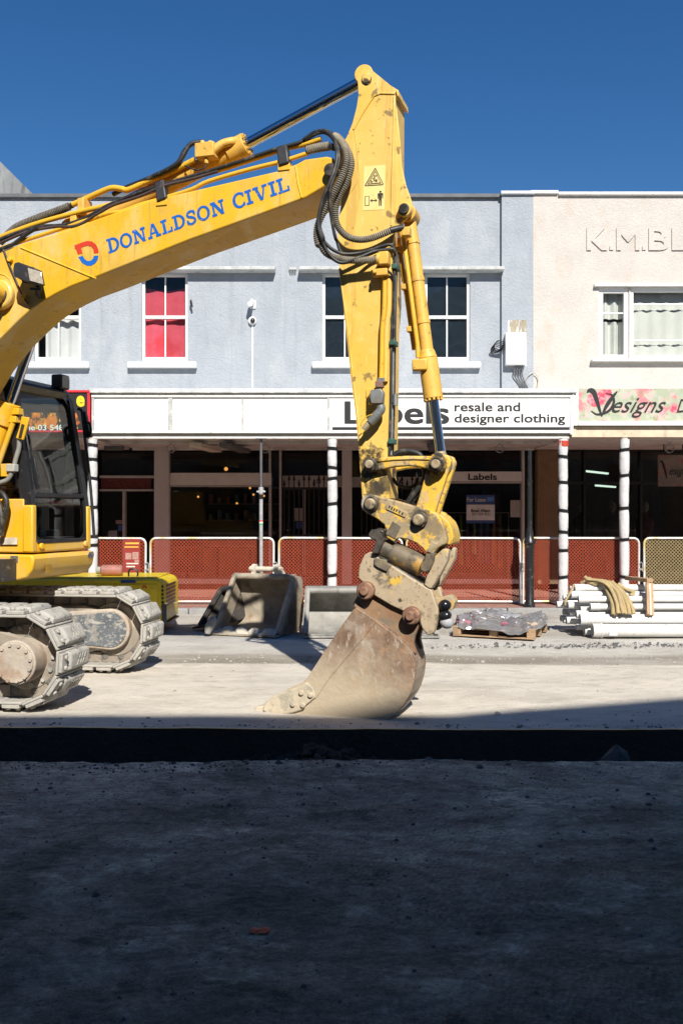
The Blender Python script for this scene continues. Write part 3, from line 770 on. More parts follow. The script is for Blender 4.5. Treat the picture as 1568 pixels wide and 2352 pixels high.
obj('stripe', G().box(ax(763), ax(1306), AY - .025, AY - .0205, az(987.5), az(981)), M_ink, sb)
g = G(); g.box(ax(213), ax(1310), AY + .105, FY - .02, ZS, ZS + .06)
obj('soffit', g, M_grime, can)
obj('canopy_roof', G().prism([(ax(213), AY + .1, ZS + .062), (ax(213), AY + .1, 3.58), (ax(213), FY - .02, 3.5), (ax(213), FY - .02, ZS + .062)], (ax(1310) - ax(213), 0, 0)), M_flash, can)
for yy in (16.6, 18.3):
    obj('soffit_beam', G().box(ax(213), ax(1310), yy, yy + .05, ZS - .05, ZS - .002), M_grime, can)
pb = Vector((ax(1316), 0, 0))
obj('downpipe', G().tube([(ax(1318), AY - .02, az(900)), (ax(1311), AY - .03, az(915)), (ax(1311), AY - .03, az(998))], .03, 10), M_white, can)
# right hand canopy
can2 = thing('floral_canopy', 'cream canopy with a floral lettered sign on the right', 'canopy', (ax(1450), AY, az(1003)))
XR0, XR1 = ax(1327), 8.5
M_floral = mat('floral_print', (.36, .41, .29), .6, var=.1, scale=3, spots=(((.50, .48, .39), 5, .45, .6, .8), ((.62, .16, .20), 2.6, .56, .64, .85), ((.75, .40, .42), 5.5, .58, .66, .7), ((.20, .28, .12), 7, .62, .7, .7), ((.4, .45, .55), 9, .66, .72, .6)))
obj('beam', G().box(ax(1312), XR1, AY + .02, AY + .2, az(1004), az(979)), mat('cream_beam', (.58, .49, .36), .8, var=.15, spots=(((.35, .28, .2), 10, .6, .72, .6),)), can2, bevel=.006)
obj('bottom_trim', G().box(XR0 - .01, XR1, AY - .06, AY + .1, az(978), az(968)), M_white, can2, bevel=.006)
obj('end_post', G().box(ax(1313), ax(1326.5), AY - .04, AY + .1, az(978), az(893)), M_oldwhite, can2, bevel=.006)
fs = obj('sign_panel', G().box(XR0, XR1, AY - .02, AY + .1, az(967.5), az(893)), M_floral, can2)
s0 = AY - .0215
M_rose = mat('rose_print', (.72, .07, .12), .6, var=.4, scale=9, spots=(((.85, .35, .38), 12, .5, .6, .8),))
for j, (cx, cy, rr) in enumerate(((1367, 916, 22), (1390, 902, 17), (1548, 940, 11), (1600, 930, 20))):
    for k in range(7):
        w = k * .9 + j
        pts = arc(cx + rr * .45 * math.cos(w), cy + rr * .4 * math.sin(w), rr * (.62 - .04 * k), 0, 330, 11, rr * (.5 - .03 * k))
        obj('printed_petal', G().prism([(ax(x), s0 - .0006 * k, az(min(966, max(895, y)))) for x, y in pts], (0, -.0005, 0)), M_rose, fs, smooth=0)
def ribbon(pts, ws, Y, cvt):                # calligraphic stroke in the sign's plane
    P = spline([Vector((x, y, 0)) for x, y in pts], 8); n = len(P); g = G(); L_, R_ = [], []
    for i, p in enumerate(P):
        t = (P[min(i + 1, n - 1)] - P[max(i - 1, 0)]).normalized(); w = ws[0] + (ws[-1] - ws[0]) * i / n if len(ws) == 2 else ws[0] + (ws[1] - ws[0]) * math.sin(math.pi * i / n)
        nrm = Vector((-t.y, t.x, 0)) * w
        L_.append(p + nrm); R_.append(p - nrm)
    for i in range(n - 1):
        q4 = [L_[i], L_[i + 1], R_[i + 1], R_[i]]
        g.add([(cvt[0](a.x), Y, cvt[1](a.y)) for a in q4], [(0, 1, 2, 3)])
    return g
cv = (ax, az)
for k, (pts, ws) in enumerate((([(1347, 902), (1352, 897), (1361, 900), (1369, 920), (1380, 955)], (1, 6, 0)), ([(1380, 957), (1390, 935), (1403, 915), (1416, 899)], (1, 4.5, 0)), ([(1356, 944), (1372, 952), (1396, 944), (1408, 925), (1404, 908), (1390, 904)], (.8, 3, 0)))):
    obj('lettering', ribbon(pts, ws, s0 - .006 - .001 * k, cv), M_ink, fs, smooth=0)
obj('lettering', text_on('esigns', (ax(1404), s0 - .006, az(947)), (ax(1528), s0 - .006, az(947)), 33 * A, (0, -1, 0), .004, .0, .55), M_ink, fs, smooth=0)
obj('lettering', text_on('D', (ax(1552), s0 - .006, az(947)), (ax(1580), s0 - .006, az(947)), 30 * A, (0, -1, 0), .004, .0, .4), M_ink, fs, smooth=0)
obj('soffit', G().box(ax(1312), XR1, AY + .205, FY - .06, ZS - .03, ZS + .03), M_grime, can2)
obj('canopy_roof', G().prism([(ax(1313), AY + .105, ZS + .035), (ax(1313), AY + .105, 3.56), (ax(1313), FY - .07, 3.5), (ax(1313), FY - .07, ZS + .035)], (XR1 - ax(1313), 0, 0)), M_flash, can2)
# left hand sign board (partly behind the cab)
lb = thing('fire_sign_canopy', 'black canopy sign with red border and flame print, behind the cab', 'sign', (-6, AY, az(995)))
XL0, XL1 = -9.0, ax(208)
M_fl = mat('flame_print', (.012, .012, .012), .5, var=.2, spots=(((.75, .20, .02), 5, .52, .6, .9, (1, 1, .55)), ((.85, .5, .05), 8, .58, .66, .9, (1, 1, .6))))
bd = obj('board', G().box(XL0, XL1 - .05, AY - .01, AY + .1, az(988), az(902)), M_ink, lb)
obj('border', G().box(XL0, XL1, AY - .03, AY + .1, az(901.5), az(896)).box(XL0, XL1, AY - .03, AY + .1, az(993), az(988.4)).box(XL1 - .048, XL1, AY - .03, AY + .1, az(988), az(902)), mat('red_border', (.55, .02, .03), .5), lb, bevel=.004)
obj('flame_band', G().box(XL0, XL1 - .052, AY - .0135, AY - .0105, az(986), az(948)), M_fl, bd)
obj('lettering', text_on('e', (ax(176), AY - .0145, az(932)), (ax(195), AY - .0145, az(932)), 23 * A, (0, -1, 0), .004, .04), mat('sign_yellow', (.95, .55, .02), .5), bd, smooth=0)
obj('lettering', text_on('ne 03 548', (ax(62), AY - .0175, az(988)), (ax(146), AY - .0175, az(988)), 12 * A, (0, -1, 0), .003, 0, bold=.04), M_white, bd, smooth=0)
obj('soffit', G().box(XL0, XL1 - .06, AY + .105, FY - .02, ZS - .03, ZS + .03), M_grime, lb)
obj('canopy_roof', G().box(XL0, XL1 - .06, AY + .105, FY - .02, ZS + .035, 3.5), M_flash, lb)

# ------------------------------------------------------------------ shopfronts under the canopies
GY = FY + .12
M_pier = mat('pale_pier', (.58, .58, .57), .8, var=.12, scale=2)
M_frame = mat('shopfront_frame', (.42, .42, .41), .6, var=.15)
def pane(x0, x1, y0, y1, par, name='pane', Y=GY, m=None):
    return obj(name, G().add([(fx(x0), Y, fz(y0)), (fx(x1), Y, fz(y0)), (fx(x1), Y, fz(y1)), (fx(x0), Y, fz(y1))], [(0, 1, 2, 3)]), m or M_glass, par, smooth=0)
def fbox(name, x0, x1, y0, y1, par, m, d0=.0, d1=.16, bevel=.004):
    return obj(name, G().box(fx(x0), fx(x1), FY + d0, FY + d1, max(KZ, fz(y0)), fz(y1)), m, par, bevel=bevel)
YB = 1341
fbox('pilaster', 355, 389, YB, 1034, blue, M_pier, -.06, .2, .01)
fbox('pilaster', 785, 808, YB, 1034, blue, M_pier, -.06, .2, .01)
fbox('pilaster', 1198.5, 1204, YB, 1034, blue, M_pier, -.02, .2)
M_brown = mat('brown_pier', (.23, .15, .085), .8, var=.15)
fbox('brown_pier', 1232, 1279, YB, 1034, cream, M_brown, -.1, .2, .01)
fbox('pilaster', 150, 226, YB, 1034, blue, M_black, -.04, .2, .01)
# left shop
fbox('transom_rail', 228, 355, 1098, 1092, blue, M_frame)
fbox('red_panel', 230, 346, 1123, 1098.5, blue, mat('red_lattice', (.12, .02, .02), .7, var=.6, scale=22), .06, .12)
fbox('transom_rail', 228, 352, 1128, 1123.5, blue, M_frame)
fbox('door_stile', 281, 287, YB, 1128.5, blue, M_frame)
pane(228, 355, 1092, 1040, blue); pane(228, 281, YB - 8, 1128, blue)
for t, (x0, x1, y0, y1, c) in enumerate(((268, 283, 1220, 1207, (.04, .10, .35)), (246, 266, 1236, 1219, (.25, .25, .25)), (263, 280, 1204, 1195, (.3, .2, .2)))):
    tag(obj(('access_sticker', 'notice_paper', 'door_sticker')[t], G().box(fx(x0), fx(x1), GY - .012, GY - .006, fz(y0), fz(y1)), mat('sticker', c, .6)), ('blue wheelchair access sticker on the left shop window', 'pale notice low on the left shop window', 'small pinkish sticker on the left shop window')[t], 'sticker')
# cafe window
fbox('transom_panel', 389.5, 623, 1114, 1086, blue, mat('transom_white', (.66, .66, .65), .6, var=.08), -.01, .1)
fbox('transom_rail', 389.5, 623, 1118, 1114.5, blue, M_frame)
fbox('mullion', 617, 623, YB, 1118.5, blue, M_frame); fbox('mullion', 617, 622, 1085.5, 1034, blue, M_frame)
fbox('mullion', 641, 646, YB, 1034, blue, M_frame)
pane(389, 617, 1085, 1034, blue); pane(389, 617, YB - 6, 1118, blue); pane(623, 641, YB, 1034, blue)
fbox('stall_riser', 389.5, 616.5, YB, 1330, blue, M_oldwhite, .02, .2)
# entries with iron gates
fbox('transom_panel', 646.5, 784.5, 1118, 1091, blue, mat('entry_white', (.55, .55, .54), .7, var=.1), .3, .36)
fbox('transom_panel', 808.5, 1010, 1118, 1094, blue, mat('entry_white2', (.55, .55, .54), .7, var=.1), .3, .36)
obj('lettering', text_on('128', (fx(721), FY + .295, fz(1109)), (fx(736), FY + .295, fz(1109)), 9 * S, (0, -1, 0), .004, .02), M_ink, blue, smooth=0)
obj('lettering', text_on('126', (fx(898), FY + .295, fz(1113)), (fx(928), FY + .295, fz(1113)), 14 * S, (0, -1, 0), .003, 0, bold=.03), M_ink, blue, smooth=0)
pane(646, 785, 1091, 1040, blue, Y=FY + .33); pane(808, 1010, 1091, 1040, blue, Y=FY + .33)
fbox('door_stile', 694, 700, YB, 1118, blue, M_frame, .3, .36)
pane(646, 694, YB, 1118, blue, Y=FY + .33)
fbox('mullion', 1010, 1016, YB, 1034, blue, M_pier)
def gate(x0, x1, label):
    g0 = thing('iron_gate', label, 'gate', (fx((x0 + x1) / 2), FY + .05, KZ))
    n = int((x1 - x0) / 11)
    for k in range(n + 1):
        x = fx(x0 + (x1 - x0) * k / n); top = fz(1115 - 14 * abs(math.sin(k * 1.05)))
        g = G().cyl((x, FY + .05, KZ + .03), (x, FY + .05, top), .011, n=6).cyl((x, FY + .05, top), (x, FY + .05, top + .13), .03, .002, n=6)
        obj('bar', g, M_black, g0)
    for zz in (fz(1122), fz(1230), fz(1325)):
        obj('rail', G().box(fx(x0), fx(x1), FY + .03, FY + .07, zz - .02, zz + .02), M_black, g0)
gate(652, 755, 'narrow black iron spiked gate beside the cafe window')
gate(830, 1005, 'wide black iron spiked gate behind the dipper arm')
tag(obj('door_notice', G().box(fx(672), fx(693), FY + .31, FY + .318, fz(1197), fz(1167)), mat('pale_notice', (.35, .35, .33), .7)), 'pale framed notice on the door of number 128', 'notice')
tag(obj('access_sign', G().box(fx(678), fx(693), FY + .31, FY + .318, fz(1215), fz(1199)), mat('blue_sticker', (.04, .1, .35), .6)), 'blue wheelchair sign below the notice at number 128', 'sign')
# dress shop
lp = fbox('sign_panel', 1016.5, 1198, 1105, 1083, blue, mat('labels_board', (.72, .72, .70), .6, var=.06), -.01, .1)
obj('lettering', text_on('Labels', (fx(1075), FY - .0105, fz(1102)), (fx(1140), FY - .0105, fz(1102)), 14 * S, (0, -1, 0), .003, 0, bold=.045), M_ink, lp, smooth=0)
fbox('transom_rail', 1016.5, 1198, 1110, 1105.5, blue, M_frame)
pane(1016, 1198, 1082, 1034, blue); pane(1016, 1198, YB - 6, 1110, blue)
fbox('stall_riser', 1016.5, 1198, YB, 1331, blue, M_oldwhite, .02, .2)
ls = thing('lease_sign', 'blue and white lease sign in the dress shop window', 'sign', (fx(1105), GY - .02, fz(1200)))
b0 = obj('board', G().box(fx(1072), fx(1138), GY - .02, GY - .01, fz(1202), fz(1137)), mat('lease_blue', (.04, .085, .25), .5), ls)
obj('white_field', G().box(fx(1072.5), fx(1137.5), GY - .024, GY - .0205, fz(1195), fz(1159)), mat('lease_white', (.75, .75, .75), .5), b0)
for t, xa, xb, yb, yt, m, wg in (('For Lease', 1074, 1117, 1152, 1142.5, M_white, 0), ('Brad Allam', 1083, 1127, 1176, 1169, M_ink, .03), ('027 959 4531', 1085, 1127, 1184, 1178, M_ink, -.005)):
    obj('lettering', text_on(t, (fx(xa), GY - .0245, fz(yb)), (fx(xb), GY - .0245, fz(yb)), (yb - yt) * S, (0, -1, 0), .003, wg), m, b0, smooth=0)
obj('logo', G().box(fx(1120), fx(1135), GY - .0245, GY - .0208, fz(1151), fz(1142)), mat('lease_logo', (.10, .25, .6), .5), b0)
tag(obj('window_notice', G().box(fx(1174), fx(1197), GY - .02, GY - .012, fz(1188), fz(1149)), mat('grey_notice', (.45, .45, .43), .7)), 'plain pale notice at the right of the lease sign', 'notice')
# right shop
pane(1280, 1620, YB - 6, 1036, cream)
for x in (1279, 1340, 1470, 1625): fbox('mullion', x, x + 5, YB, 1034, cream, M_black)
fbox('stall_riser', 1284, 1620, YB, 1332, cream, M_black, .02, .2)
fbox('transom_rail', 1284, 1620, 1112, 1106, cream, M_black, .0, .14)
M_tube = emit('fluorescent_tube', (.8, 1, .86), 1.0)
for i, (a, b, yy) in enumerate((((1345, 1082), (1395, 1056), 20.6), ((1368, 1115), (1412, 1100), 21.4), ((1545, 1079), (1570, 1068), 20.6))):
    p, q2 = at(*a, yy), at(*b, yy + 1.3); q2.z = p.z
    g = G().bar(p, q2, .05, .04)
    tag(obj('fluorescent_light', g, M_tube), ('long fluorescent tube glowing inside the right shop', 'shorter fluorescent tube deeper inside the right shop', 'fluorescent tube at the right end of the right shop')[i], 'light')
hs = thing('hanging_sign', 'dark floral hanging sign under the right canopy', 'sign', at(1545, 1115, 17.0))
p0, p1 = at(1511, 1117, 17.0), at(1580, 1045, 17.0)
h0 = obj('board', G().box(p0.x, p1.x, 16.98, 17.02, p0.z, p1.z), mat('dark_floral', (.22, .17, .14), .7, var=.3, scale=5, spots=(((.3, .08, .08), 4, .5, .62, .7),)), hs)
s17 = lambda x: at(x, 0, 16.975).x
z17 = lambda y: at(0, y, 16.975).z
obj('lettering', ribbon([(1516, 1062), (1520, 1060), (1526, 1078), (1531, 1100)], (1, 2.5, 0), 16.975, (s17, z17)), M_ink, h0, smooth=0)
obj('lettering', text_on('esigns', (s17(1537), 16.975, z17(1090)), (s17(1585), 16.975, z17(1090)), .13, (0, -1, 0), .003, 0, .5), M_ink, h0, smooth=0)
obj('hanger', G().cyl((p0.x + .1, 17, p1.z), (p0.x + .1, 17, ZS - .03), .01, n=6).cyl((p1.x - .1, 17, p1.z), (p1.x - .1, 17, ZS - .03), .01, n=6), M_black, hs)
# mannequins hinted at in the dark right shop
def mannequin(x, y, Y, tone, label):
    p = at(x, y, Y); z0 = p.z
    t = thing('mannequin', label, 'mannequin', (p.x, Y, KZ))
    prof = [(.02, 0), (.13, .02), (.13, .25), (.17, .5), (.15, .75), (.19, 1.05), (.17, 1.12), (.05, 1.2), (.045, 1.26)]
    g = G().lathe([(r, h + .25) for r, h in prof], (p.x, Y, KZ), 16)
    for v in g.v: v.y = Y + (v.y - Y) * .65
    obj('dress', g, mat('dress', tone, .8, var=.3, scale=10), t)
    obj('head', G().ball((p.x, Y, KZ + 1.62), .1, 14, (.8, .95, 1.2)), mat('mannequin_skin', (.35, .3, .27), .6), t)
    obj('stand', G().cyl((p.x, Y, KZ), (p.x, Y, KZ + .3), .02, n=8).cyl((p.x, Y, KZ), (p.x, Y, KZ + .02), .16), M_black, t)
mannequin(1335, 1150, 19.3, (.05, .05, .06), 'mannequin in dark dress at the left of the right shop window')
mannequin(1405, 1150, 19.6, (.10, .10, .09), 'mannequin in grey dress behind the second wrapped post from right')
mannequin(1480, 1150, 19.2, (.13, .05, .05), 'mannequin in reddish dress at the far right shop window')
# cafe pendant lamps, lit
M_bulb = emit('warm_bulb', (1.0, .40, .08), 1.1)
for i, (x, y, Y) in enumerate(((519, 1077, 19.5), (455, 1141, 20.3), (544, 1156, 20.7), (574, 1121, 20.5), (582, 1136, 20.9), (606, 1139, 20.4))):
    p = at(x, y, Y)
    t = thing('pendant_lamp', ('large glowing pendant bulb high in the cafe window', 'glowing pendant bulb at the left of the cafe', 'lowest glowing pendant bulb in the middle of the cafe', 'highest of the bulbs clustered right of the cafe', 'small bulb in the middle of the right cafe cluster', 'rightmost glowing bulb beside the steel prop')[i], 'lamp', (p.x, Y, p.z), 'cafe pendant lamps')
    obj('bulb', G().ball(p, .04 if i == 0 else .024, 12), M_bulb, t)
    obj('cord', G().cyl(p + Vector((0, 0, .03)), (p.x, Y, ZS + .24), .006, n=6), M_black, t)
# cafe furniture dimly visible
for i, (x, Y) in enumerate(((430, 20.8), (500, 21.3), (575, 21.1))):
    p = at(x, 1300, Y); t = thing('cafe_table', ('leftmost small dark round table inside the cafe', 'middle small dark round table inside the cafe', 'right small dark round table inside the cafe')[i], 'table', (p.x, Y, KZ), 'cafe tables')
    M_wood = mat('dark_wood', (.08, .05, .03), .6)
    obj('table_top', G().cyl((p.x, Y, KZ + .72), (p.x, Y, KZ + .75), .35), M_wood, t); obj('leg', G().cyl((p.x, Y, KZ), (p.x, Y, KZ + .72), .03), M_black, t)
# counter and shelves in the cafe, clothes rail in the dress shop
ct = thing('cafe_counter', 'long timber cafe counter at the back of the cafe', 'counter', (fx(500), 21.9, KZ))
obj('front', G().box(fx(410), fx(600), 21.8, 22.3, KZ, KZ + 1.0), mat('counter_front', (.16, .11, .07), .7, var=.2), ct); obj('counter_top', G().box(fx(405), fx(605), 21.75, 22.35, KZ + 1.003, KZ + 1.05), mat('counter_top', (.4, .38, .35), .4), ct)
sv = thing('wall_shelf', 'wall shelving with jars behind the cafe counter', 'shelf', (fx(500), 23.4, KZ + 1.3))
for k in range(3): obj('shelf', G().box(fx(400), fx(600), 23.3, 23.6, KZ + 1.3 + k * .4, KZ + 1.33 + k * .4), mat('shelf_wood', (.3, .22, .14), .6), sv)
for k in range(24): obj('jar', G().cyl((fx(405 + 25 * (k % 8)), 23.42, KZ + 1.331 + .4 * (k // 8)), (fx(405 + 25 * (k % 8)), 23.42, KZ + 1.331 + .4 * (k // 8) + random.uniform(.12, .25)), random.uniform(.04, .07), n=12), mat('jar_colour', (random.uniform(.1, .5), random.uniform(.1, .4), random.uniform(.05, .3)), .3), sv)
rl = thing('clothes_rail', 'chrome clothes rail inside the dress shop window', 'rail', (fx(1110), 19.6, KZ))
obj('rail', G().tube([(fx(1030), 19.6, KZ), (fx(1030), 19.6, KZ + 1.5), (fx(1190), 19.6, KZ + 1.5), (fx(1190), 19.6, KZ)], .018, 8), M_alu, rl)
for k in range(9):
    x = fx(1042 + k * 16); c = (random.uniform(.05, .5), random.uniform(.05, .4), random.uniform(.05, .4)); ln = random.uniform(.7, 1.1)
    tag(obj('garment', G().hexa([(x - .02, 19.42, KZ + 1.45 - ln), (x + .03, 19.42, KZ + 1.45 - ln), (x + .03, 19.78, KZ + 1.45 - ln), (x - .02, 19.78, KZ + 1.45 - ln)], [(x - .012, 19.5, KZ + 1.46), (x + .012, 19.5, KZ + 1.46), (x + .012, 19.7, KZ + 1.46), (x - .012, 19.7, KZ + 1.46)]), mat('garment_cloth', c, .9, var=.2), bevel=.01), 'garment hanging on the clothes rail, number %s from the left end' % ('one two three four five six seven eight nine'.split()[k]), 'garment', 'garments on the clothes rail')
# battens under the canopy
M_batten = mat('fixture_body', (.62, .58, .48), .6, var=.1)
for i, (x0, x1, y0, Y0, Y1, dk) in enumerate(((436, 476, 1010, 16.2, 17.7, 0), (505, 535, 1010, 16.2, 17.9, 1), (980, 1010, 1010, 16.3, 17.6, 1), (215, 260, 1018, 17.0, 17.15, 1))):
    xa = at(x0, 0, 16.3).x; xb = at(x0 + 28 if i < 3 else x1, 0, 16.3).x
    g = G().hexa([(xa, Y0, ZS - .13), (xb, Y0, ZS - .13), (xb, Y0, ZS - .055), (xa, Y0, ZS - .055)], [(xa + (.16 if i < 3 else 0), Y1, ZS - .13), (xb + (.16 if i < 3 else 0), Y1, ZS - .13), (xb + (.16 if i < 3 else 0), Y1, ZS - .055), (xa + (.16 if i < 3 else 0), Y1, ZS - .055)])
    tag(obj('canopy_light', g, M_batten if not dk else M_lead, bevel=.006), ('cream batten light fitting under the white canopy', 'dark batten light fitting beside the cream one', 'dark fitting under the canopy by the dipper arm', 'short dark fitting under the canopy beside the leftmost wrapped post')[i], 'light fitting')
for i, x in enumerate((392, 609, 1148, 1538)):
    p = at(x, 1030, 16.2); g = G()
    for k in range(3):
        g.tube([p + Vector((.07 * math.cos(a * .5), .02 * k, .07 * math.sin(a * .5))) for a in range(14)], .006, 6)
    g.tube([p + Vector((0, 0, .07)), p + Vector((-.03, 0, ZS - p.z - .02))], .005, 6).tube([p + Vector((0, 0, .07)), p + Vector((.04, 0, ZS - p.z - .02))], .005, 6)
    tag(obj('cable_coil', g, mat('coil_grey', (.3, .3, .3), .5)), ('wire coil hanging under the canopy beside the cab', 'wire coil hanging by the steel prop', 'wire coil hanging left of the black column', 'wire coil hanging at the far right canopy')[i], 'cable')

# ------------------------------------------------------------------ the building behind the photographer, which throws the street's shadow
BY = -6.0
def roof_h(yedge): return (yedge - BY) * .85
sh = .22 * 13.4
Hl, Hr = roof_h(7.48), roof_h(8.14)
back = thing('shade_building', 'tall plain rendered building across the street behind the viewer', 'building', (0, BY - 4, 0))
prof = [(-40, Hl), (.85 + sh, Hl), (3.0 + sh, Hr), (9 + sh, Hr + 1.4), (40, Hr + 1.4)]
M_bk = mat('rendered_wall', (.33, .31, .29), .9, var=.15)
g = G().prism([(-40, BY, -.02), (40, BY, -.02)] + [(x, BY, z) for x, z in prof[::-1]], (0, -9, 0))
obj('wall', g, M_bk, back, smooth=0)
for i in range(-6, 7):
    for z0, z1 in ((3.9, 5.8), (7.4, 9.3)):
        w = obj('window', G().box(i * 2.6 - .55, i * 2.6 + .55, BY + .002, BY + .05, z0, z1), M_white, back)
        obj('pane', G().box(i * 2.6 - .48, i * 2.6 + .48, BY + .051, BY + .056, z0 + .07, z1 - .07), mat('back_glass', (.03, .04, .05), .08) if i == -6 else bpy.data.materials['back_glass'], w)
    obj('shop_window', G().box(i * 2.6 - 1.1, i * 2.6 + 1.1, BY + .002, BY + .04, .4, 2.6), bpy.data.materials['back_glass'], back)
# ------------------------------------------------------------------ street furniture and site things
M_wrap = mat('plastic_wrap', (.58, .58, .58), .25, var=.08, scale=6, bump=.6, bscale=13, bdist=.02)
M_tape = mat('black_tape', (.015, .015, .016), .3, var=.3, scale=30)
def wrapped_post(px, Y, bands, label, red=False, extra=0.0):
    X = at(px, 0, Y).x; z1 = az(1006.5) if px < 1400 else ZS - .035
    t = thing('wrapped_post', label, 'post', (X, Y, KZ), 'verandah posts wrapped in white plastic')
    obj('post', G().cyl((X, Y, KZ), (X, Y, z1), .058, n=16), M_cream, t)
    n = 20; g = G(); H = z1 - .03 - KZ; m = 70; o = 0; ph = random.random() * 50
    zb = [at(px, b, Y).z - KZ for b in bands]
    for i in range(m + 1):
        h = H * i / m
        sq = 1 - .14 * max([math.exp(-((h - q) / .05) ** 2) for q in zb] + [0])
        for k in range(n):
            w = 2 * math.pi * k / n
            nz = noise.fractal(Vector((math.cos(w) * 1.3 + ph, math.sin(w) * 1.3, h * 2.6)), 1, 2, 3)
            r = (.079 + .007 * nz) * sq
            g.v.append(Vector((X + r * math.cos(w) + .003 * math.sin(h * 3 + ph), Y + r * math.sin(w), KZ + .005 + h)))
    for i in range(m):
        for k in range(n):
            g.f.append((i * n + k, i * n + (k + 1) % n, (i + 1) * n + (k + 1) % n, (i + 1) * n + k)); g.mi.append(0)
    obj('wrapping', g, M_wrap, t, smooth=60)
    for q in zb:
        tl = random.uniform(-.012, .012); g = G()
        for hh in (-.024, .024):
            for k in range(n):
                w = 2 * math.pi * k / n
                g.v.append(Vector((X + .083 * math.cos(w) + .003 * math.sin(q * 3 + ph), Y + .083 * math.sin(w), KZ + q + hh + tl * math.cos(w))))
        for k in range(n): g.f.append((k, (k + 1) % n, n + (k + 1) % n, n + k)); g.mi.append(0)
        obj('tape_band', g, M_tape, t, smooth=80)
    if red: obj('red_band', G().cyl((X, Y, z1 - .14), (X, Y, z1 - .05), .084, n=20), mat('red_tape', (.5, .05, .02), .6), t)
wrapped_post(213, 15.3, (1022, 1055, 1098, 1165, 1232, 1252), 'white plastic wrapped post standing right behind the cab')
wrapped_post(763, 15.3, (1030, 1074, 1099, 1157, 1245, 1321), 'white plastic wrapped post left of the dipper arm')
wrapped_post(1293, 15.3, (1049, 1108, 1173, 1222, 1264, 1325), 'white plastic wrapped post with a red band near its top', True)
wrapped_post(1433, 15.45, (1033, 1092, 1167, 1239, 1325), 'white plastic wrapped post behind the pipe stack, rightmost')
# black cast column
X = at(1216, 0, 15.1).x
lam = thing('cast_column', 'black cast iron column with moulded base beside the fence', 'column', (X, 15.1, KZ))
zc = lambda y: at(0, y, 15.1).z - KZ
M_iron = mat('black_iron', (.014, .014, .015), .35, var=.3, spots=(((.2, .19, .17), 14, .62, .75, .5),))
obj('base_shaft', G().lathe([(.085, 0), (.085, .06), (.07, .09), (.066, zc(1262)), (.075, zc(1256)), (.075, zc(1250))], (X, 15.1, KZ), 20), M_iron, lam)
obj('collar', G().lathe([(.085, zc(1249.5)), (.095, zc(1246)), (.085, zc(1240)), (.065, zc(1234)), (.06, zc(1226)), (.05, zc(1215))], (X, 15.1, KZ), 20), M_iron, lam)
obj('shaft', G().lathe([(.042, zc(1214.5)), (.038, zc(1110)), (.044, zc(1109)), (.044, zc(1101)), (.036, zc(1100)), (.033, zc(1034))], (X, 15.1, KZ), 16), M_iron, lam)
# telescopic prop
X = at(599.5, 0, 15.32).x; zc = lambda y: at(0, y, 15.32).z
M_galv = mat('galvanised', (.52, .53, .54), .45, .5, var=.2, scale=12, spots=(((.3, .28, .25), 20, .6, .75, .5),))
prop = thing('steel_prop', 'galvanised telescopic prop between pavement and canopy', 'prop', (X, 15.32, KZ))
obj('outer_tube', G().cyl((X, 15.32, KZ + .008), (X, 15.32, zc(1122)), .030, n=16), M_galv, prop)
obj('inner_tube', G().cyl((X, 15.32, zc(1122)), (X, 15.32, ZS - .06), .022, n=16), mat('inner_steel', (.16, .16, .17), .45, .5), prop)
obj('collar', G().cyl((X, 15.32, zc(1134)), (X, 15.32, zc(1119)), .042, n=16).box(X - .07, X + .07, 15.29, 15.35, zc(1131), zc(1127)), M_galv, prop, bevel=.004)
obj('tape', G().cyl((X, 15.32, zc(1146)), (X, 15.32, zc(1136)), .035, n=16), M_tape, prop)
obj('base_plate', G().box(X - .09, X + .09, 15.23, 15.41, KZ, KZ + .008), M_galv, prop)
obj('head_plate', G().box(X - .09, X + .09, 15.23, 15.41, ZS - .06, ZS - .052), M_galv, prop)
for k, c in enumerate(((.1, .4, .15), (.7, .7, .6), (.6, .1, .08))): obj('label_band', G().cyl((X, 15.32, zc(1206 - k * 4)), (X, 15.32, zc(1202.5 - k * 4)), .0312, n=16), mat('label_colour', c, .6), prop)

# fence panels
FPW, FPH, FPY = 2.02, 1.085, 15.62
M_pipe = mat('fence_tube', (.66, .66, .63), .45, .2, var=.15, scale=7, spots=(((.62, .45, .10), 2.2, .58, .64, .8),))
M_wire = mat('orange_wire', (.47, .088, .038), .55, var=.2, scale=9)
M_wire2 = mat('zinc_wire', (.46, .36, .18), .5, .1, var=.2, scale=9)
cl = bpy.data.materials.new('red_mesh_cloth'); cl.use_nodes = True
N, L = cl.node_tree.nodes, cl.node_tree.links; N.clear()
o_ = N.new('ShaderNodeOutputMaterial'); t_ = N.new('ShaderNodeBsdfTransparent'); dd = N.new('ShaderNodeBsdfDiffuse'); dd.inputs[0].default_value = (.34, .022, .012, 1)
mx_ = N.new('ShaderNodeMixShader'); tcc = N.new('ShaderNodeTexCoord'); nn = N.new('ShaderNodeTexNoise'); nn.inputs['Scale'].default_value = 5; nn.inputs['Detail'].default_value = 5
rr = N.new('ShaderNodeMapRange'); rr.inputs[1].default_value = .3; rr.inputs[2].default_value = .7; rr.inputs[3].default_value = .02; rr.inputs[4].default_value = .08
L.new(tcc.outputs['Object'], nn.inputs['Vector']); L.new(nn.outputs[0], rr.inputs[0]); L.new(rr.outputs[0], mx_.inputs[0]); L.new(t_.outputs[0], mx_.inputs[1]); L.new(dd.outputs[0], mx_.inputs[2]); L.new(mx_.outputs[0], o_.inputs[0])
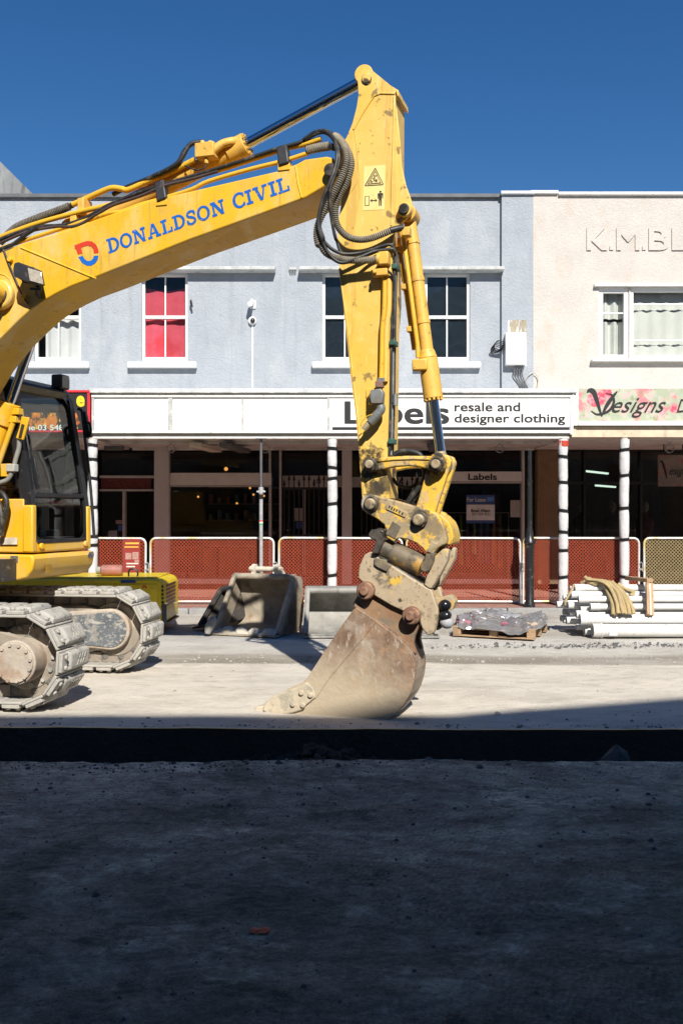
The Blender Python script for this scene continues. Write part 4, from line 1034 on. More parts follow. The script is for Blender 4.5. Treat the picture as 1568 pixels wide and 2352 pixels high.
def make_panel(wire, cloth):
    t = thing('mesh_fence', 'x', 'fence', (0, 0, 0), 'mesh safety fence panels along the kerb', local=True)
    h = FPW / 2; rc = .09
    pts = [(-h, 0, 0), (-h, 0, FPH - rc)] + [(-h + rc - rc * math.cos(R(a)), 0, FPH - rc + rc * math.sin(R(a))) for a in (20, 45, 70, 90)] + [(h - rc + rc * math.sin(R(a)), 0, FPH - rc + rc * math.cos(R(a))) for a in (0, 20, 45, 70, 90)] + [(h, 0, 0)]
    obj('frame', G().tube(pts, .019, 8), M_pipe, t, smooth=60)
    obj('bottom_rail', G().cyl((-h + .01, 0, .045), (h - .01, 0, .045), .016, n=8), M_pipe, t)
    g = G(); p = .057; hh = FPH - .03; w2 = h - .012
    k = -w2 - hh
    while k < w2:
        for s in (1, -1):
            x0, z0, x1, z1 = k, .05, k + hh - .05, hh
            if x0 < -w2: z0 += -w2 - x0; x0 = -w2
            if x1 > w2: z1 -= x1 - w2; x1 = w2
            if z1 - z0 > .03:
                g.bar((s * x0, .004 * s, z0), (s * x1, .004 * s, z1), .0068, .0068, (0, 1, 0))
        k += p
    stuff(obj('wire_mesh', g, wire, t, smooth=0))
    if cloth: obj('mesh_cloth', G().grid(lambda u, v: ((u - .5) * 2 * w2, .03 + .012 * noise.noise(Vector((u * 5, v * 3, 1))), .05 + v * (hh - .06)), 24, 12), cl, t, smooth=80)
    g = G().tube([(h + .0, -.03, FPH * .62), (h + .03, -.04, FPH * .64), (h + .055, -.03, FPH * .62), (h + .055, -.03, FPH * .5)], .009, 6).box(h, h + .06, -.035, -.02, FPH * .52, FPH * .545)
    obj('clip', g, M_galv, t)
    for s in (-1, 1): obj('foot', G().box(s * h - .03, s * h + .03, -.22, .22, .0, .02), M_galv, t)
    return t
fp = make_panel(M_wire, True); fp2 = make_panel(M_wire2, False)
spec = [(-243, 41, 'red meshed fence panel behind the tracks, leftmost', 0), (51, 335, 'red meshed fence panel with the red notice, behind the yellow machine', 0), (345, 629, 'red meshed fence panel behind the steel prop', 0), (639, 923, 'red meshed fence panel behind the post left of the dipper arm', 0), (932, 1195, 'red meshed fence panel behind the wrapped pallet', 0), (1201, 1467, 'red meshed fence panel behind the black column', 0), (1478, 1762, 'fence panel with bare yellowish wire at the far right', 1)]
first = [True, True]
for x0, x1, lab, kind in spec:
    src = (fp, fp2)[kind]; c = src if first[kind] else copy_tree(src); first[kind] = False
    c['label'] = lab
    c.location = (at((x0 + x1) / 2, 0, FPY).x, FPY + random.uniform(-.015, .015), KZ); c.scale = ((x1 - x0) / 284.0, 1, 1); c.rotation_euler = (R(random.uniform(-1.5, .8)), R(random.uniform(-.35, .35)), R(random.uniform(-.8, .8)))
nb = thing('fence_notice', 'red printed notice board hung on the fence behind the yellow machine', 'notice', at(302, 1318, FPY - .04))
q0, q1 = at(283, 1318, FPY - .04), at(322, 1238, FPY - .04)
b0 = obj('board', G().box(q0.x, q1.x, FPY - .045, FPY - .035, q0.z, q1.z), mat('notice_red', (.26, .025, .018), .6), nb)
zz = lambda y: at(0, y, FPY - .047).z; xx = lambda x: at(x, 0, FPY - .047).x
for (xa, xb, ya, yb, c) in ((288, 319, 1250, 1246, (.7, .4, .05)), (286, 318, 1258, 1255, (.7, .4, .05)), (288, 302, 1285, 1270, (.40, .22, .18)), (304, 318, 1285, 1268, (.40, .22, .18)), (290, 318, 1296, 1293, (.7, .6, .5)), (290, 310, 1303, 1300, (.7, .6, .5)), (309, 319, 1292, 1286, (.40, .22, .18))):
    obj('printed_field', G().box(xx(xa), xx(xb), FPY - .048, FPY - .0455, zz(ya), zz(yb)), mat('notice_print', c, .6, var=.3, scale=40), b0)

# ------------------------------------------------------------------ pipes
M_pvc = mat('white_pvc', (.60, .60, .585), .38, var=.05, scale=3, spots=(((.44, .40, .33), 5, .52, .70, .6, (.3, 1, 1)), ((.40, .25, .13), 14, .68, .75, .7), ((.3, .29, .27), 30, .66, .72, .5)))
plist = [(955, 680, 47, 11.97, 'large white pipe lying lowest at the front of the stack'), (900, 665, 32, 12.17, 'white pipe on the ground just behind the large front one'),
         (870, 588, 39, 12.08, 'thick white pipe resting on the large front pipe'), (845, 552, 26, 12.24, 'white pipe just above the thick front pipe, partly hidden'), (940, 503, 25, 12.19, 'white pipe with the shortest reach left, mid height of the stack'),
         (860, 452, 25, 12.26, 'white pipe third from the top at the front'), (810, 420, 25, 12.39, 'white pipe second from the top of the stack'), (835, 375, 27, 12.45, 'topmost white pipe under the tan slings'),
         (790, 492, 25, 12.40, 'white pipe end jutting left at mid stack height'), (715, 488, 23, 12.62, 'leftmost pipe end standing out beside the fence'), (800, 545, 21, 12.50, 'pipe end just left of mid stack'),
         (780, 595, 25, 12.44, 'pipe end low at the left of the stack'), (760, 592, 22, 12.62, 'pipe end tucked behind the low left one'), (740, 580, 22, 12.80, 'grey shaded pipe end low at the far left'), (757, 535, 22, 12.74, 'shaded pipe end behind the stack at mid height'),
         (845, 640, 21, 12.32, 'small pipe end close to the ground'), (757, 440, 20, 12.72, 'small pipe end up behind the slings'), (803, 385, 24, 12.62, 'pipe end high at the back of the stack'), (875, 516, 16, 12.30, 'thin pipe at mid height')]
for i, (x, y, r, Y, lab) in enumerate(plist):
    p = at(*d1(x, y), Y); r = r * .34 / FOC * Y
    if p.z < r + .02: p.z = r + .02
    t = thing('plastic_pipe', lab, 'pipe', p, 'stack of white drain pipes')
    e = Vector((6.8 + random.uniform(-.1, .2), 0, 0))
    dz = Vector((0, random.uniform(-.004, .004), 0))
    obj('barrel', G().pipe(p + Vector((.11, 0, 0)), p + e + dz - p.x * Vector((1, 0, 0)), r * .92, r * .84, 26), M_pvc, t)
    obj('socket', G().pipe(p, p + Vector((.10, 0, 0)), r, r * .9, 26).pipe(p + Vector((.098, 0, 0)), p + Vector((.125, 0, 0)), r * 1.06, r * .9, 26), M_pvc, t, bevel=.003)
q_ = at(*d1(1100, 660), 11.87); ly = obj('paper_label', G().grid(lambda u, v: (q_.x - .05 + .10 * u, 11.97 - (.0885) * math.cos((v - .35) * 1.2), .088 + .0885 * math.sin((v - .35) * 1.2)), 2, 8), mat('pipe_label', (.75, .75, .74), .6), None, smooth=80)
tag(ly, 'small white paper label stuck on the large front pipe', 'label')
# timber brace
M_tim = mat('pale_timber', (.42, .27, .15), .85, var=.25, scale=6, spots=(((.25, .15, .08), 8, .5, .7, .5, (1, 1, .2)),))
br = thing('timber_brace', 'raw timber brace strapped against the pipe stack', 'timber', at(*d1(1345, 560), 12.0))
pa, pb = at(*d1(1345, 560), 11.99), at(*d1(1340, 345), 12.2)
obj('upright', G().bar(pa, pb, .09, .05, (0, 1, 0)), M_tim, br, bevel=.004)
pc, pd = at(*d1(1195, 334), 12.75), at(*d1(1335, 345), 12.2)
obj('cross_piece', G().bar(pc + Vector((0, 0, .05)), pd + Vector((.02, 0, .04)), .09, .05), M_tim, br, bevel=.004)
obj('strap', G().bar(pa + Vector((0, -.032, .01)), pb + Vector((0, -.032, 0)), .018, .004, (0, 1, 0)), mat('pale_strap', (.55, .65, .5), .5), br)
# slings draped over the pipes
M_sling = mat('tan_sling', (.40, .305, .15), .9, var=.2, scale=9, bump=.6, bscale=70, spots=(((.36, .27, .14), 6, .5, .7, .6),))
sl = thing('lifting_slings', 'tan fabric lifting slings draped over the pipe stack', 'sling', at(*d1(1100, 560), 12.1))
strands = [[(905, 300, 12.6), (950, 340, 12.45), (1020, 335, 12.42), (1060, 400, 12.28), (1090, 480, 12.1), (1095, 553, 12.02)],
           [(940, 320, 12.5), (1030, 330, 12.4), (1090, 380, 12.28), (1130, 470, 12.08), (1145, 545, 12.0)],
           [(1000, 330, 12.45), (1090, 340, 12.38), (1160, 400, 12.24), (1200, 480, 12.08), (1215, 555, 12.0)],
           [(1060, 335, 12.4), (1130, 400, 12.24), (1165, 480, 12.06), (1180, 552, 12.0)],
           [(1130, 345, 12.44), (1180, 380, 12.4), (1235, 405, 12.34), (1210, 425, 12.3)],
           [(830, 355, 12.5), (810, 400, 12.36), (775, 460, 12.3), (770, 490, 12.3)],
           [(880, 340, 12.6), (915, 330, 12.55), (960, 350, 12.45), (1010, 345, 12.42), (1060, 360, 12.36), (1110, 345, 12.4)],
           [(1080, 350, 12.38), (1110, 430, 12.2), (1125, 510, 12.05), (1118, 553, 12.02)]]
strands += [[(x + random.uniform(8, 26), y + random.uniform(-6, 10), Y - .02) for x, y, Y in s] for s in strands[:4]] + [[(x - random.uniform(8, 22), y + random.uniform(-8, 6), Y - .03) for x, y, Y in s] for s in (strands[1], strands[3])]
for s in strands:
    obj('strand', G().tube(spline([at(*d1(x, y), Y - .04) for x, y, Y in s], 6), .024, 8, flat=.6), M_sling, sl, smooth=80)

# ------------------------------------------------------------------ pallet with wrapped goods
pc = at(1150, 1462, 12.35); pc.z = 0
pal = thing('pallet', 'timber pallet in front of the black column', 'pallet', pc, None, (0, 0, R(-22)), True)
M_pal = mat('pallet_wood', (.36, .24, .14), .9, var=.3, scale=7, spots=(((.2, .14, .09), 5, .5, .7, .6),))
for k in range(7): obj('deck_board', G().box(-.52 + k * .155, -.52 + k * .155 + .11, -.45, .45, .128, .148), M_pal, pal, bevel=.003)
for y in (-.45, -.05, .36):
    obj('stringer', G().box(-.52, .52, y, y + .09, .108, .127), M_pal, pal, bevel=.003)
    obj('bottom_board', G().box(-.52, .52, y, y + .09, .02, .038), M_pal, pal, bevel=.003)
    for x in (-.52, -.05, .42): obj('block', G().box(x, x + .1, y, y + .09, .0385, .1075), M_pal, pal, bevel=.004)
M_bag = [mat('bag_tan', (.42, .32, .23), .8, var=.3, scale=9), mat('bag_pink', (.40, .13, .18), .7, var=.3, scale=6), mat('bag_grey', (.40, .40, .40), .8, var=.2)]
rotm = Matrix.Rotation(R(-22), 4, 'Z')
bl = [(-.36, -.24, .19, 1), (-.08, -.22, .19, 0), (.2, -.25, .19, 1), (.38, -.2, .19, 0), (-.3, .15, .21, 0), (.02, .18, .21, 2), (.32, .18, .21, 0), (-.1, .0, .215, 0), (.2, -.02, .215, 2)]
labs = ['pink topped bag at the left front of the wrapped pallet', 'tan bag at the middle front of the wrapped pallet', 'pink bag right of middle on the wrapped pallet', 'tan bag at the right front corner of the pallet', 'tan bag at the back left of the pallet', 'grey bag at the back middle of the pallet', 'tan bag at the back right of the pallet', 'tan bag on top of the pallet load', 'grey bag on top of the pallet load']
for (x, y, z, c), lab in zip(bl, labs):
    w = pc + rotm @ Vector((x, y, z))
    g = G().ball((0, 0, 0), 1, 14)
    for v in g.v:
        v.x = math.copysign(abs(v.x) ** .55, v.x) * .15; v.y = math.copysign(abs(v.y) ** .55, v.y) * .19; v.z = math.copysign(abs(v.z) ** .7, v.z) * .045 + .01 * noise.noise(Vector((v.x * 12, v.y * 12, x)))
    o = obj('goods_bag', g, M_bag[c], smooth=70); o.location = w; o.rotation_euler = (0, 0, R(-22 + random.uniform(-6, 6)))
    tag(o, lab, 'bag', 'bags under plastic on the pallet')
pw = bpy.data.materials.new('clear_wrap'); pw.use_nodes = True
N, L = pw.node_tree.nodes, pw.node_tree.links; N.clear()
o_ = N.new('ShaderNodeOutputMaterial'); t_ = N.new('ShaderNodeBsdfTransparent'); t_.inputs[0].default_value = (.93, .93, .94, 1)
gl = N.new('ShaderNodeBsdfGlossy'); gl.inputs['Roughness'].default_value = .16; df = N.new('ShaderNodeBsdfDiffuse'); df.inputs[0].default_value = (.85, .85, .87, 1)
m1, m2 = N.new('ShaderNodeMixShader'), N.new('ShaderNodeMixShader'); fr = N.new('ShaderNodeFresnel'); fr.inputs[0].default_value = 2.3
L.new(fr.outputs[0], m1.inputs[0]); L.new(t_.outputs[0], m1.inputs[1]); L.new(gl.outputs[0], m1.inputs[2]); m2.inputs[0].default_value = .17
L.new(m1.outputs[0], m2.inputs[1]); L.new(df.outputs[0], m2.inputs[2]); L.new(m2.outputs[0], o_.inputs[0])
def wrapf(u, v):
    a = 2 * math.pi * u; rx, ry = .57, .50
    r = 1 - v
    sx = math.copysign(abs(math.cos(a)) ** .45, math.cos(a)); sy = math.copysign(abs(math.sin(a)) ** .45, math.sin(a))
    h = .155 * min(1, (1 - r) * 3.2) ** .6 + .12
    x = sx * rx * (r ** .5 if r > 0 else 0); y = sy * ry * (r ** .5 if r > 0 else 0)
    k = .040 * noise.fractal(Vector((x * 9, y * 9, v * 2)), .5, 2.1, 5) + .045 * abs(noise.noise(Vector((x * 13, y * 13, 3)))) - .015
    return (x * (1 + k * 2), y * (1 + k * 2), h + k + .06 * noise.noise(Vector((x * 2.5, y * 2.5, 9))))
o = obj('plastic_sheet', G().grid(wrapf, 90, 26), pw, smooth=0); o.location = pc; o.rotation_euler = (0, 0, R(-22))
tag(o, 'crumpled clear plastic wrap over the loaded pallet', 'plastic wrap')

# ------------------------------------------------------------------ spare buckets
M_bsteel = mat('worn_bucket_steel', (.32, .27, .20), .7, .15, var=.3, scale=4, spots=(((.42, .37, .29), 3, .5, .65, .8), ((.10, .085, .065), 5, .55, .7, .6), ((.30, .15, .07), 7, .62, .72, .6)), bump=.3, bscale=25)
M_bgrey = mat('grey_bucket_steel', (.27, .26, .235), .65, .2, var=.25, scale=3, spots=(((.42, .40, .36), 3, .5, .65, .7), ((.12, .12, .11), 6, .58, .72, .6)), bump=.2, bscale=25)
M_bdark = mat('dark_bucket_steel', (.05, .045, .04), .7, .1, var=.4, scale=5, spots=(((.18, .12, .08), 7, .58, .7, .6),), bump=.3)
M_mud = mat('dry_mud', (.50, .45, .37), .95, var=.2, scale=9, bump=.8, bscale=30)
def spare_bucket(name, label, loc, yaw, W, side, m, teeth=0, ears=True, thick=.03, lip=.12, roll=0):
    t = thing(name, label, 'bucket', loc, 'spare digger buckets on the roadside', (0, roll, yaw), True)
    op = side                                   # side[0] lip, then round the outside to the top
    cen = Vector((sum(p[0] for p in op) / len(op), sum(p[1] for p in op) / len(op)))
    outer = [Vector(p) for p in spline([(a, b, 0) for a, b in op], 5)]
    inner = [p + (Vector((cen.x, cen.y, 0)) - p).normalized() * thick for p in outer]
    g = G()
    for i in range(len(outer) - 1):
        a, b, c, d = outer[i], outer[i + 1], inner[i + 1], inner[i]
        g.hexa([(-W / 2, q.x, q.y) for q in (a, b, c, d)], [(W / 2, q.x, q.y) for q in (a, b, c, d)])
    obj('shell', g, m, t, smooth=40)
    for s in (-1, 1):
        obj('side_plate', G().prism([(s * W / 2 - (.0 if s > 0 else thick), p.x, p.y) for p in outer], (thick, 0, 0)), m, t, bevel=.004)
        a, b = outer[0], outer[-1]                # thicker front edge
        obj('side_edge', G().bar((s * (W / 2 - .012), a.x - .004, a.y + .01), (s * (W / 2 - .012), b.x - .004, b.y - .01), .055, .05, (1, 0, 0)), m, t, bevel=.006)
    obj('lip', G().box(-W / 2 - .03, W / 2 + .03, -lip, .09, .012, .037), m, t, bevel=.006)
    b = outer[-1]
    obj('top_bar', G().cyl((-W / 2, b.x + .02, b.y - .02), (W / 2, b.x + .02, b.y - .02), .045, n=14), m, t)
    if ears:
        for s in (-.17, .17):
            obj('ear', G().prism([(s - .03, b.x - .02, b.y - .02), (s - .03, b.x + .28, b.y - .12), (s - .03, b.x + .26, b.y + .03)] + [(s - .03, b.x + .06 + .07 * math.cos(R(q)), b.y + .08 + .07 * math.sin(R(q))) for q in (20, 60, 100, 140, 180, 220)], (.06, 0, 0)), M_mud, t, bevel=.008)
        obj('pin', G().cyl((-.24, b.x + .06, b.y + .08), (.24, b.x + .06, b.y + .08), .035, n=14), M_mud, t)
    for k in range(teeth):
        x = -W / 2 + .2 + (W - .32) * k / max(1, teeth - 1)
        g = G().ball((x, -.02, .05), .085, 12, (1.0, 1.1, .85))
        for v in g.v: v += Vector((0, 0, 0)) + .02 * Vector((noise.noise(v * 9), noise.noise(v * 9 + Vector((5, 0, 0))), noise.noise(v * 8)))
        obj('tooth_mud', g, M_mud, t, smooth=80)
    if teeth: obj('mud_ridge', G().grid(lambda u, v: (-W / 2 + W * u, -.10 + .26 * v, .038 + .07 * math.sin(math.pi * v) * (.6 + .6 * noise.noise(Vector((u * 7, v * 3, 2))))), 40, 8), M_mud, t, smooth=80)
    return t
spare_bucket('digging_bucket', 'muddy brown digging bucket with pin and ears facing the street', Vector((-1.232, 12.25, 0)), R(-21), .90,
             [(0, .04), (.3, .0), (.58, .02), (.72, .11), (.77, .33), (.75, .58), (.70, .72), (.54, .75)], M_bsteel, teeth=4)
spare_bucket('cleaning_bucket', 'wide smooth grey cleaning bucket half hidden by the digger bucket', Vector((.375, 12.0, 0)), R(-1), 1.66,
             [(0, .04), (.3, .0), (.6, .06), (.76, .25), (.74, .5), (.6, .62), (.42, .59)], M_bgrey, lip=.05, ears=False)
bo = spare_bucket('trench_bucket', 'narrow dark rusty trench bucket tipped behind the muddy one', Vector((-1.78, 12.75, .06)), R(-38), .34,
             [(0, .04), (.25, .0), (.5, .05), (.62, .22), (.6, .45), (.5, .52)], M_bdark, ears=False, roll=R(-14))
g = G().tube(spline([(-1.72, 12.2, .035), (-1.70, 12.22, .11), (-1.655, 12.26, .2), (-1.63, 12.28, .235)], 5), [.035, .04, .045, .05, .055, .058, .06, .06, .06, .058, .056, .055, .05, .045, .035, .02], 12)
tag(obj('bucket_tooth', g, M_bgrey, smooth=70), 'rounded grey loose bucket tooth at the muddy bucket', 'tooth')

# ------------------------------------------------------------------ low yellow machine behind the tracks
MY = 12.35
mx0, mx1 = at(176, 0, MY).x - 1.2, at(378, 0, MY).x
mz = lambda y: at(0, y, MY).z
ym = thing('yellow_machine', 'low yellow and black machine housing with grille behind the tracks', 'machine', (mx0 + 1, MY + .5, 0))
M_my = mat('machine_yellow', (.70, .52, .02), .45, var=.12, scale=3, spots=(((.3, .24, .08), 6, .6, .75, .5),), coat=.2)
zt, zb0 = mz(1330), mz(1432)
prof = [(mx0, zb0), (mx0, zt - .1)] + [(mx0 + .1 - .1 * math.cos(R(a)), zt - .1 + .1 * math.sin(R(a))) for a in (30, 60, 90)] + [(mx1 - .12 + .12 * math.sin(R(a)), zt - .12 + .12 * math.cos(R(a))) for a in (0, 25, 50, 75, 90)] + [(mx1, zb0)]
body = obj('housing', G().prism([(x, MY, z) for x, z in prof], (0, 1.05, 0)), M_my, ym, bevel=.03, seg=3)
obj('door_panel', G().box(at(196, 0, MY).x, at(362, 0, MY).x, MY - .012, MY - .001, mz(1408), mz(1342)), M_my, body, bevel=.01)
obj('top_plate', G().box(mx0 + .1, mx1 - .12, MY + .05, MY + 1.0, zt + .001, zt + .02), M_my, body, bevel=.008)
obj('blue_strip', G().box(at(278, 0, MY).x, at(312, 0, MY).x, MY - .016, MY - .0125, mz(1339), mz(1332)), mat('blue_strip', (.03, .06, .18), .5), body)
for k in range(6): obj('bolt', G().cyl((at(268 + (k % 2) * 52, 0, MY).x, MY - .02, mz(1336 + (k // 2) * 9)), (at(268 + (k % 2) * 52, 0, MY).x, MY - .001, mz(1336 + (k // 2) * 9)), .016, n=10), M_my, body)
for k in range(6):
    zk = mz(1395 - k * 9)
    obj('grille_slot', G().box(mx1 - .002, mx1 + .004, MY + .12, MY + .8, zk, zk + .03), M_black, body)
    obj('grille_slot', G().box(at(371, 0, MY).x, mx1 - .012, MY - .0135, MY - .002, zk, zk + .03), M_black, body)
obj('skirt', G().box(mx0 + .05, mx1 + .02, MY - .005, MY + 1.0, .12, zb0 - .002), M_black, ym, bevel=.01)
obj('corner_guard', G().box(at(372, 0, MY).x, mx1 + .03, MY - .03, MY - .006, .14, mz(1388)), mat('guard_dark', (.04, .045, .055), .5), ym, bevel=.008)
for xx_ in (mx0 + .3, mx1 - .35): obj('roller', G().cyl((xx_, MY + .08, .13), (xx_, MY + .95, .13), .128, n=24), M_bdark, ym)
for pts, c in (([(327, 1352), (327, 1345), (334, 1344), (337, 1348), (337, 1352), (333, 1352), (333, 1348), (330, 1348), (330, 1352)], (.6, .05, .03)), ([(328, 1382), (328, 1362), (336, 1362), (336, 1382)], (.03, .15, .5))):
    obj('logo', G().prism([at(x, y, MY - .013) for x, y in pts], (0, -.002, 0)), mat('logo_colour', c, .5), body, smooth=0)
pq = at(244, 1316, MY + .3)
bt = thing('plastic_drum', 'faded red brown canister lying on the yellow machine', 'canister', (pq.x, MY + .3, zt + .02))
xa, xb = at(232, 0, MY + .3).x, at(281, 0, MY + .3).x
obj('canister_body', G().cyl((xa, MY + .3, zt + .095), (xb, MY + .32, zt + .095), .072, n=18), mat('faded_red', (.32, .13, .10), .6, var=.3, scale=8), bt, bevel=.02)
obj('cap', G().cyl((xa - .06, MY + .3, zt + .095), (xa, MY + .3, zt + .095), .05, n=14), mat('grey_cap', (.3, .3, .26), .6), bt, bevel=.008)
obj('handle', G().tube(spline([(at(288, 0, MY).x, MY + .2, zt), (at(288, 0, MY).x, MY + .2, zt + .09), (at(297, 0, MY).x, MY + .2, zt + .12), (at(308, 0, MY).x, MY + .2, zt + .09), (at(308, 0, MY).x, MY + .2, zt)]), .012, 8), M_black, ym)
# ------------------------------------------------------------------ the excavator (frame: forward, left, up)
ex = thing('excavator', 'large yellow tracked excavator with boom lettering, its bucket resting on the road', 'excavator', (MBASE.x, MBASE.y, 0), None, (0, 0, -YAW), True)
GREASE = (.018, .016, .014)
def L3(x, y, v): return E(x, y, v)
def plate(name, px, v0, v1, m, parent=ex, bevel=.006, smooth=35, seg=2):
    pts = [E(x, y, v0) for x, y in px]
    return obj(name, G().prism(pts, (0, v1 - v0, 0)), m, parent, bevel=bevel, smooth=smooth, seg=seg)
def pinv(name, px, r, v0, v1, m, parent=ex, bevel=.004, n=24, vref=None):
    p = E(*px, v0 if vref is None else vref); a = p.copy(); a.y = v0 - BASE_V; b = p.copy(); b.y = v1 - BASE_V
    return obj(name, G().cyl(a, b, r, n=n), m, parent, bevel=bevel)
def hose(name, pts, r, m, parent=ex, ribs=0, n=10, sub=8):
    return obj(name, G().tube(spline([E(x, y, v) for x, y, v in pts], sub), r, n, ribs), m, parent, smooth=60 if not ribs else 30)

YEL = (.74, .425, .020); YEL2 = (.74, .485, .115)
M_boom = mat('boom_yellow', YEL, .42, var=.05, scale=1.5, spots=(((.62, .34, .03), 3, .55, .75, .35), ((.85, .66, .35), 9, .70, .78, .5, (2.5, 1, .3)), ((.30, .2, .05), 30, .70, .78, .4), ((.58, .38, .10), 2.2, .52, .72, .5), ((.74, .58, .30), 3.1, .48, .70, .45, (1, 1, .5)), ((.40, .26, .08), 6, .62, .70, .5, (3.5, 1, .25)), ((.12, .085, .04), 50, .70, .74, .6)), coat=.15, bump=.05, bscale=8)
M_cab = mat('cab_yellow', (.72, .40, .015), .45, var=.06, scale=2, spots=(((.55, .40, .18), 4, .50, .74, .5), ((.66, .50, .25), 2.4, .48, .70, .4, (1, 1, .5)), ((.3, .22, .1), 25, .66, .76, .4)), coat=.1)
stk = [(E(842, 186, -.15), .03, GREASE), (E(850, 1067, -.15), .12, GREASE), (E(880, 1115, -.15), .08, (.12, .09, .04)), (E(862, 1125, -.15), .09, (.04, .033, .025)), (E(775, 405, -.17), .06, (.10, .07, .03))]
M_stick = mat('dipper_yellow', YEL2, .48, var=.07, scale=1.6, spots=(((.74, .42, .03), 1.2, .5, .68, .55), ((.80, .58, .18), 6, .55, .72, .35), ((.50, .30, .06), 4, .55, .68, .6, (3, 1, .3)), ((.14, .10, .05), 8, .68, .72, .75), ((.82, .66, .34), 13, .62, .72, .4, (2, 1, .3)), ((.16, .10, .03), 16, .70, .76, .8), ((.20, .13, .05), 45, .73, .78, .7)), wear=stk, coat=.1, bump=.06, bscale=9)
M_cyl = mat('cylinder_yellow', (.72, .42, .075), .5, var=.1, scale=4, spots=(((.45, .28, .1), 9, .58, .72, .5), ((.1, .07, .04), 26, .66, .74, .7)))
M_tubey = mat('pipe_yellow', (.74, .42, .03), .45, var=.08, scale=5, spots=(((.12, .08, .04), 24, .67, .74, .7),))
M_chrome = mat('chrome_rod', (.62, .64, .68), .10, 1.0, var=.02, scale=8)
M_hose = mat('black_hose', (.022, .022, .022), .5, var=.3, scale=14, spots=(((.16, .14, .11), 12, .55, .75, .6),))
M_rib = [mat('hose_guard', (.31, .27, .195), .7, var=.25, scale=10, spots=(((.14, .12, .09), 8, .5, .7, .7),)), mat('hose_groove', (.05, .045, .038), .8)]
M_blackm = mat('black_bracket', (.03, .03, .032), .5, var=.3, scale=12, spots=(((.25, .2, .14), 18, .6, .75, .5),))
M_grey = mat('grey_steel', (.24, .25, .24), .5, .4, var=.3, scale=10, spots=(((.3, .2, .1), 12, .6, .72, .6),))
M_pinm = mat('worn_pin', (.38, .31, .20), .6, .3, var=.3, scale=14, spots=(((.06, .05, .04), 9, .52, .66, .8), ((.3, .16, .06), 16, .6, .7, .5)))
M_dirty = mat('dirty_steel', (.17, .14, .10), .65, .2, var=.3, scale=8, spots=(((.40, .30, .14), 5, .54, .68, .6), ((.05, .045, .04), 9, .52, .66, .7)), bump=.3)
M_pgrease = mat('greasy_pin', (.10, .085, .07), .4, .2, var=.5, scale=14, spots=((GREASE, 9, .5, .6, .9),))

# --- boom
HB = .24
top = [(0, 577), (45, 560), (140, 531), (340, 461), (645, 390), (682, 375), (700, 365), (750, 358), (766, 362)]
nose = [(776, 385), (772, 405), (757, 420)]
bot = [(702, 453), (685, 459), (590, 494), (435, 550), (227, 633), (165, 656), (128, 674), (100, 690), (70, 711), (40, 738), (0, 778), (-45, 835), (-100, 930), (-190, 1110), (-240, 1180)]
back_ = [(-330, 1185), (-350, 1120), (-330, 1000), (-260, 800), (-170, 680), (-90, 610)]
boom = plate('boom', top + nose + bot + back_, -HB, HB, M_boom, bevel=.014, seg=3)
vf = -HB - .0015
def weld(px, r=.006, par=boom, v=-HB - .001, m=None, name='weld_seam'):
    return obj(name, G().tube([E(x, y, v) for x, y in px], r, 8), m or M_boom, par, smooth=60)
weld([c1(1357, 512), c1(1368, 590), c1(1385, 655)])
weld([c1(95, 885), c1(180, 920), c1(300, 970), c1(400, 1012), c1(442, 1028)], .008)
weld(spline([(a, b, 0) for a, b in [c1(0, 1000), c1(40, 1020), c1(62, 1070), c1(55, 1130), c1(20, 1175)]], 5) if 0 else [c1(-10, 1005), c1(20, 1010), c1(45, 1030), c1(58, 1060), c1(62, 1095), c1(52, 1135), c1(30, 1162), c1(0, 1180)], .006)
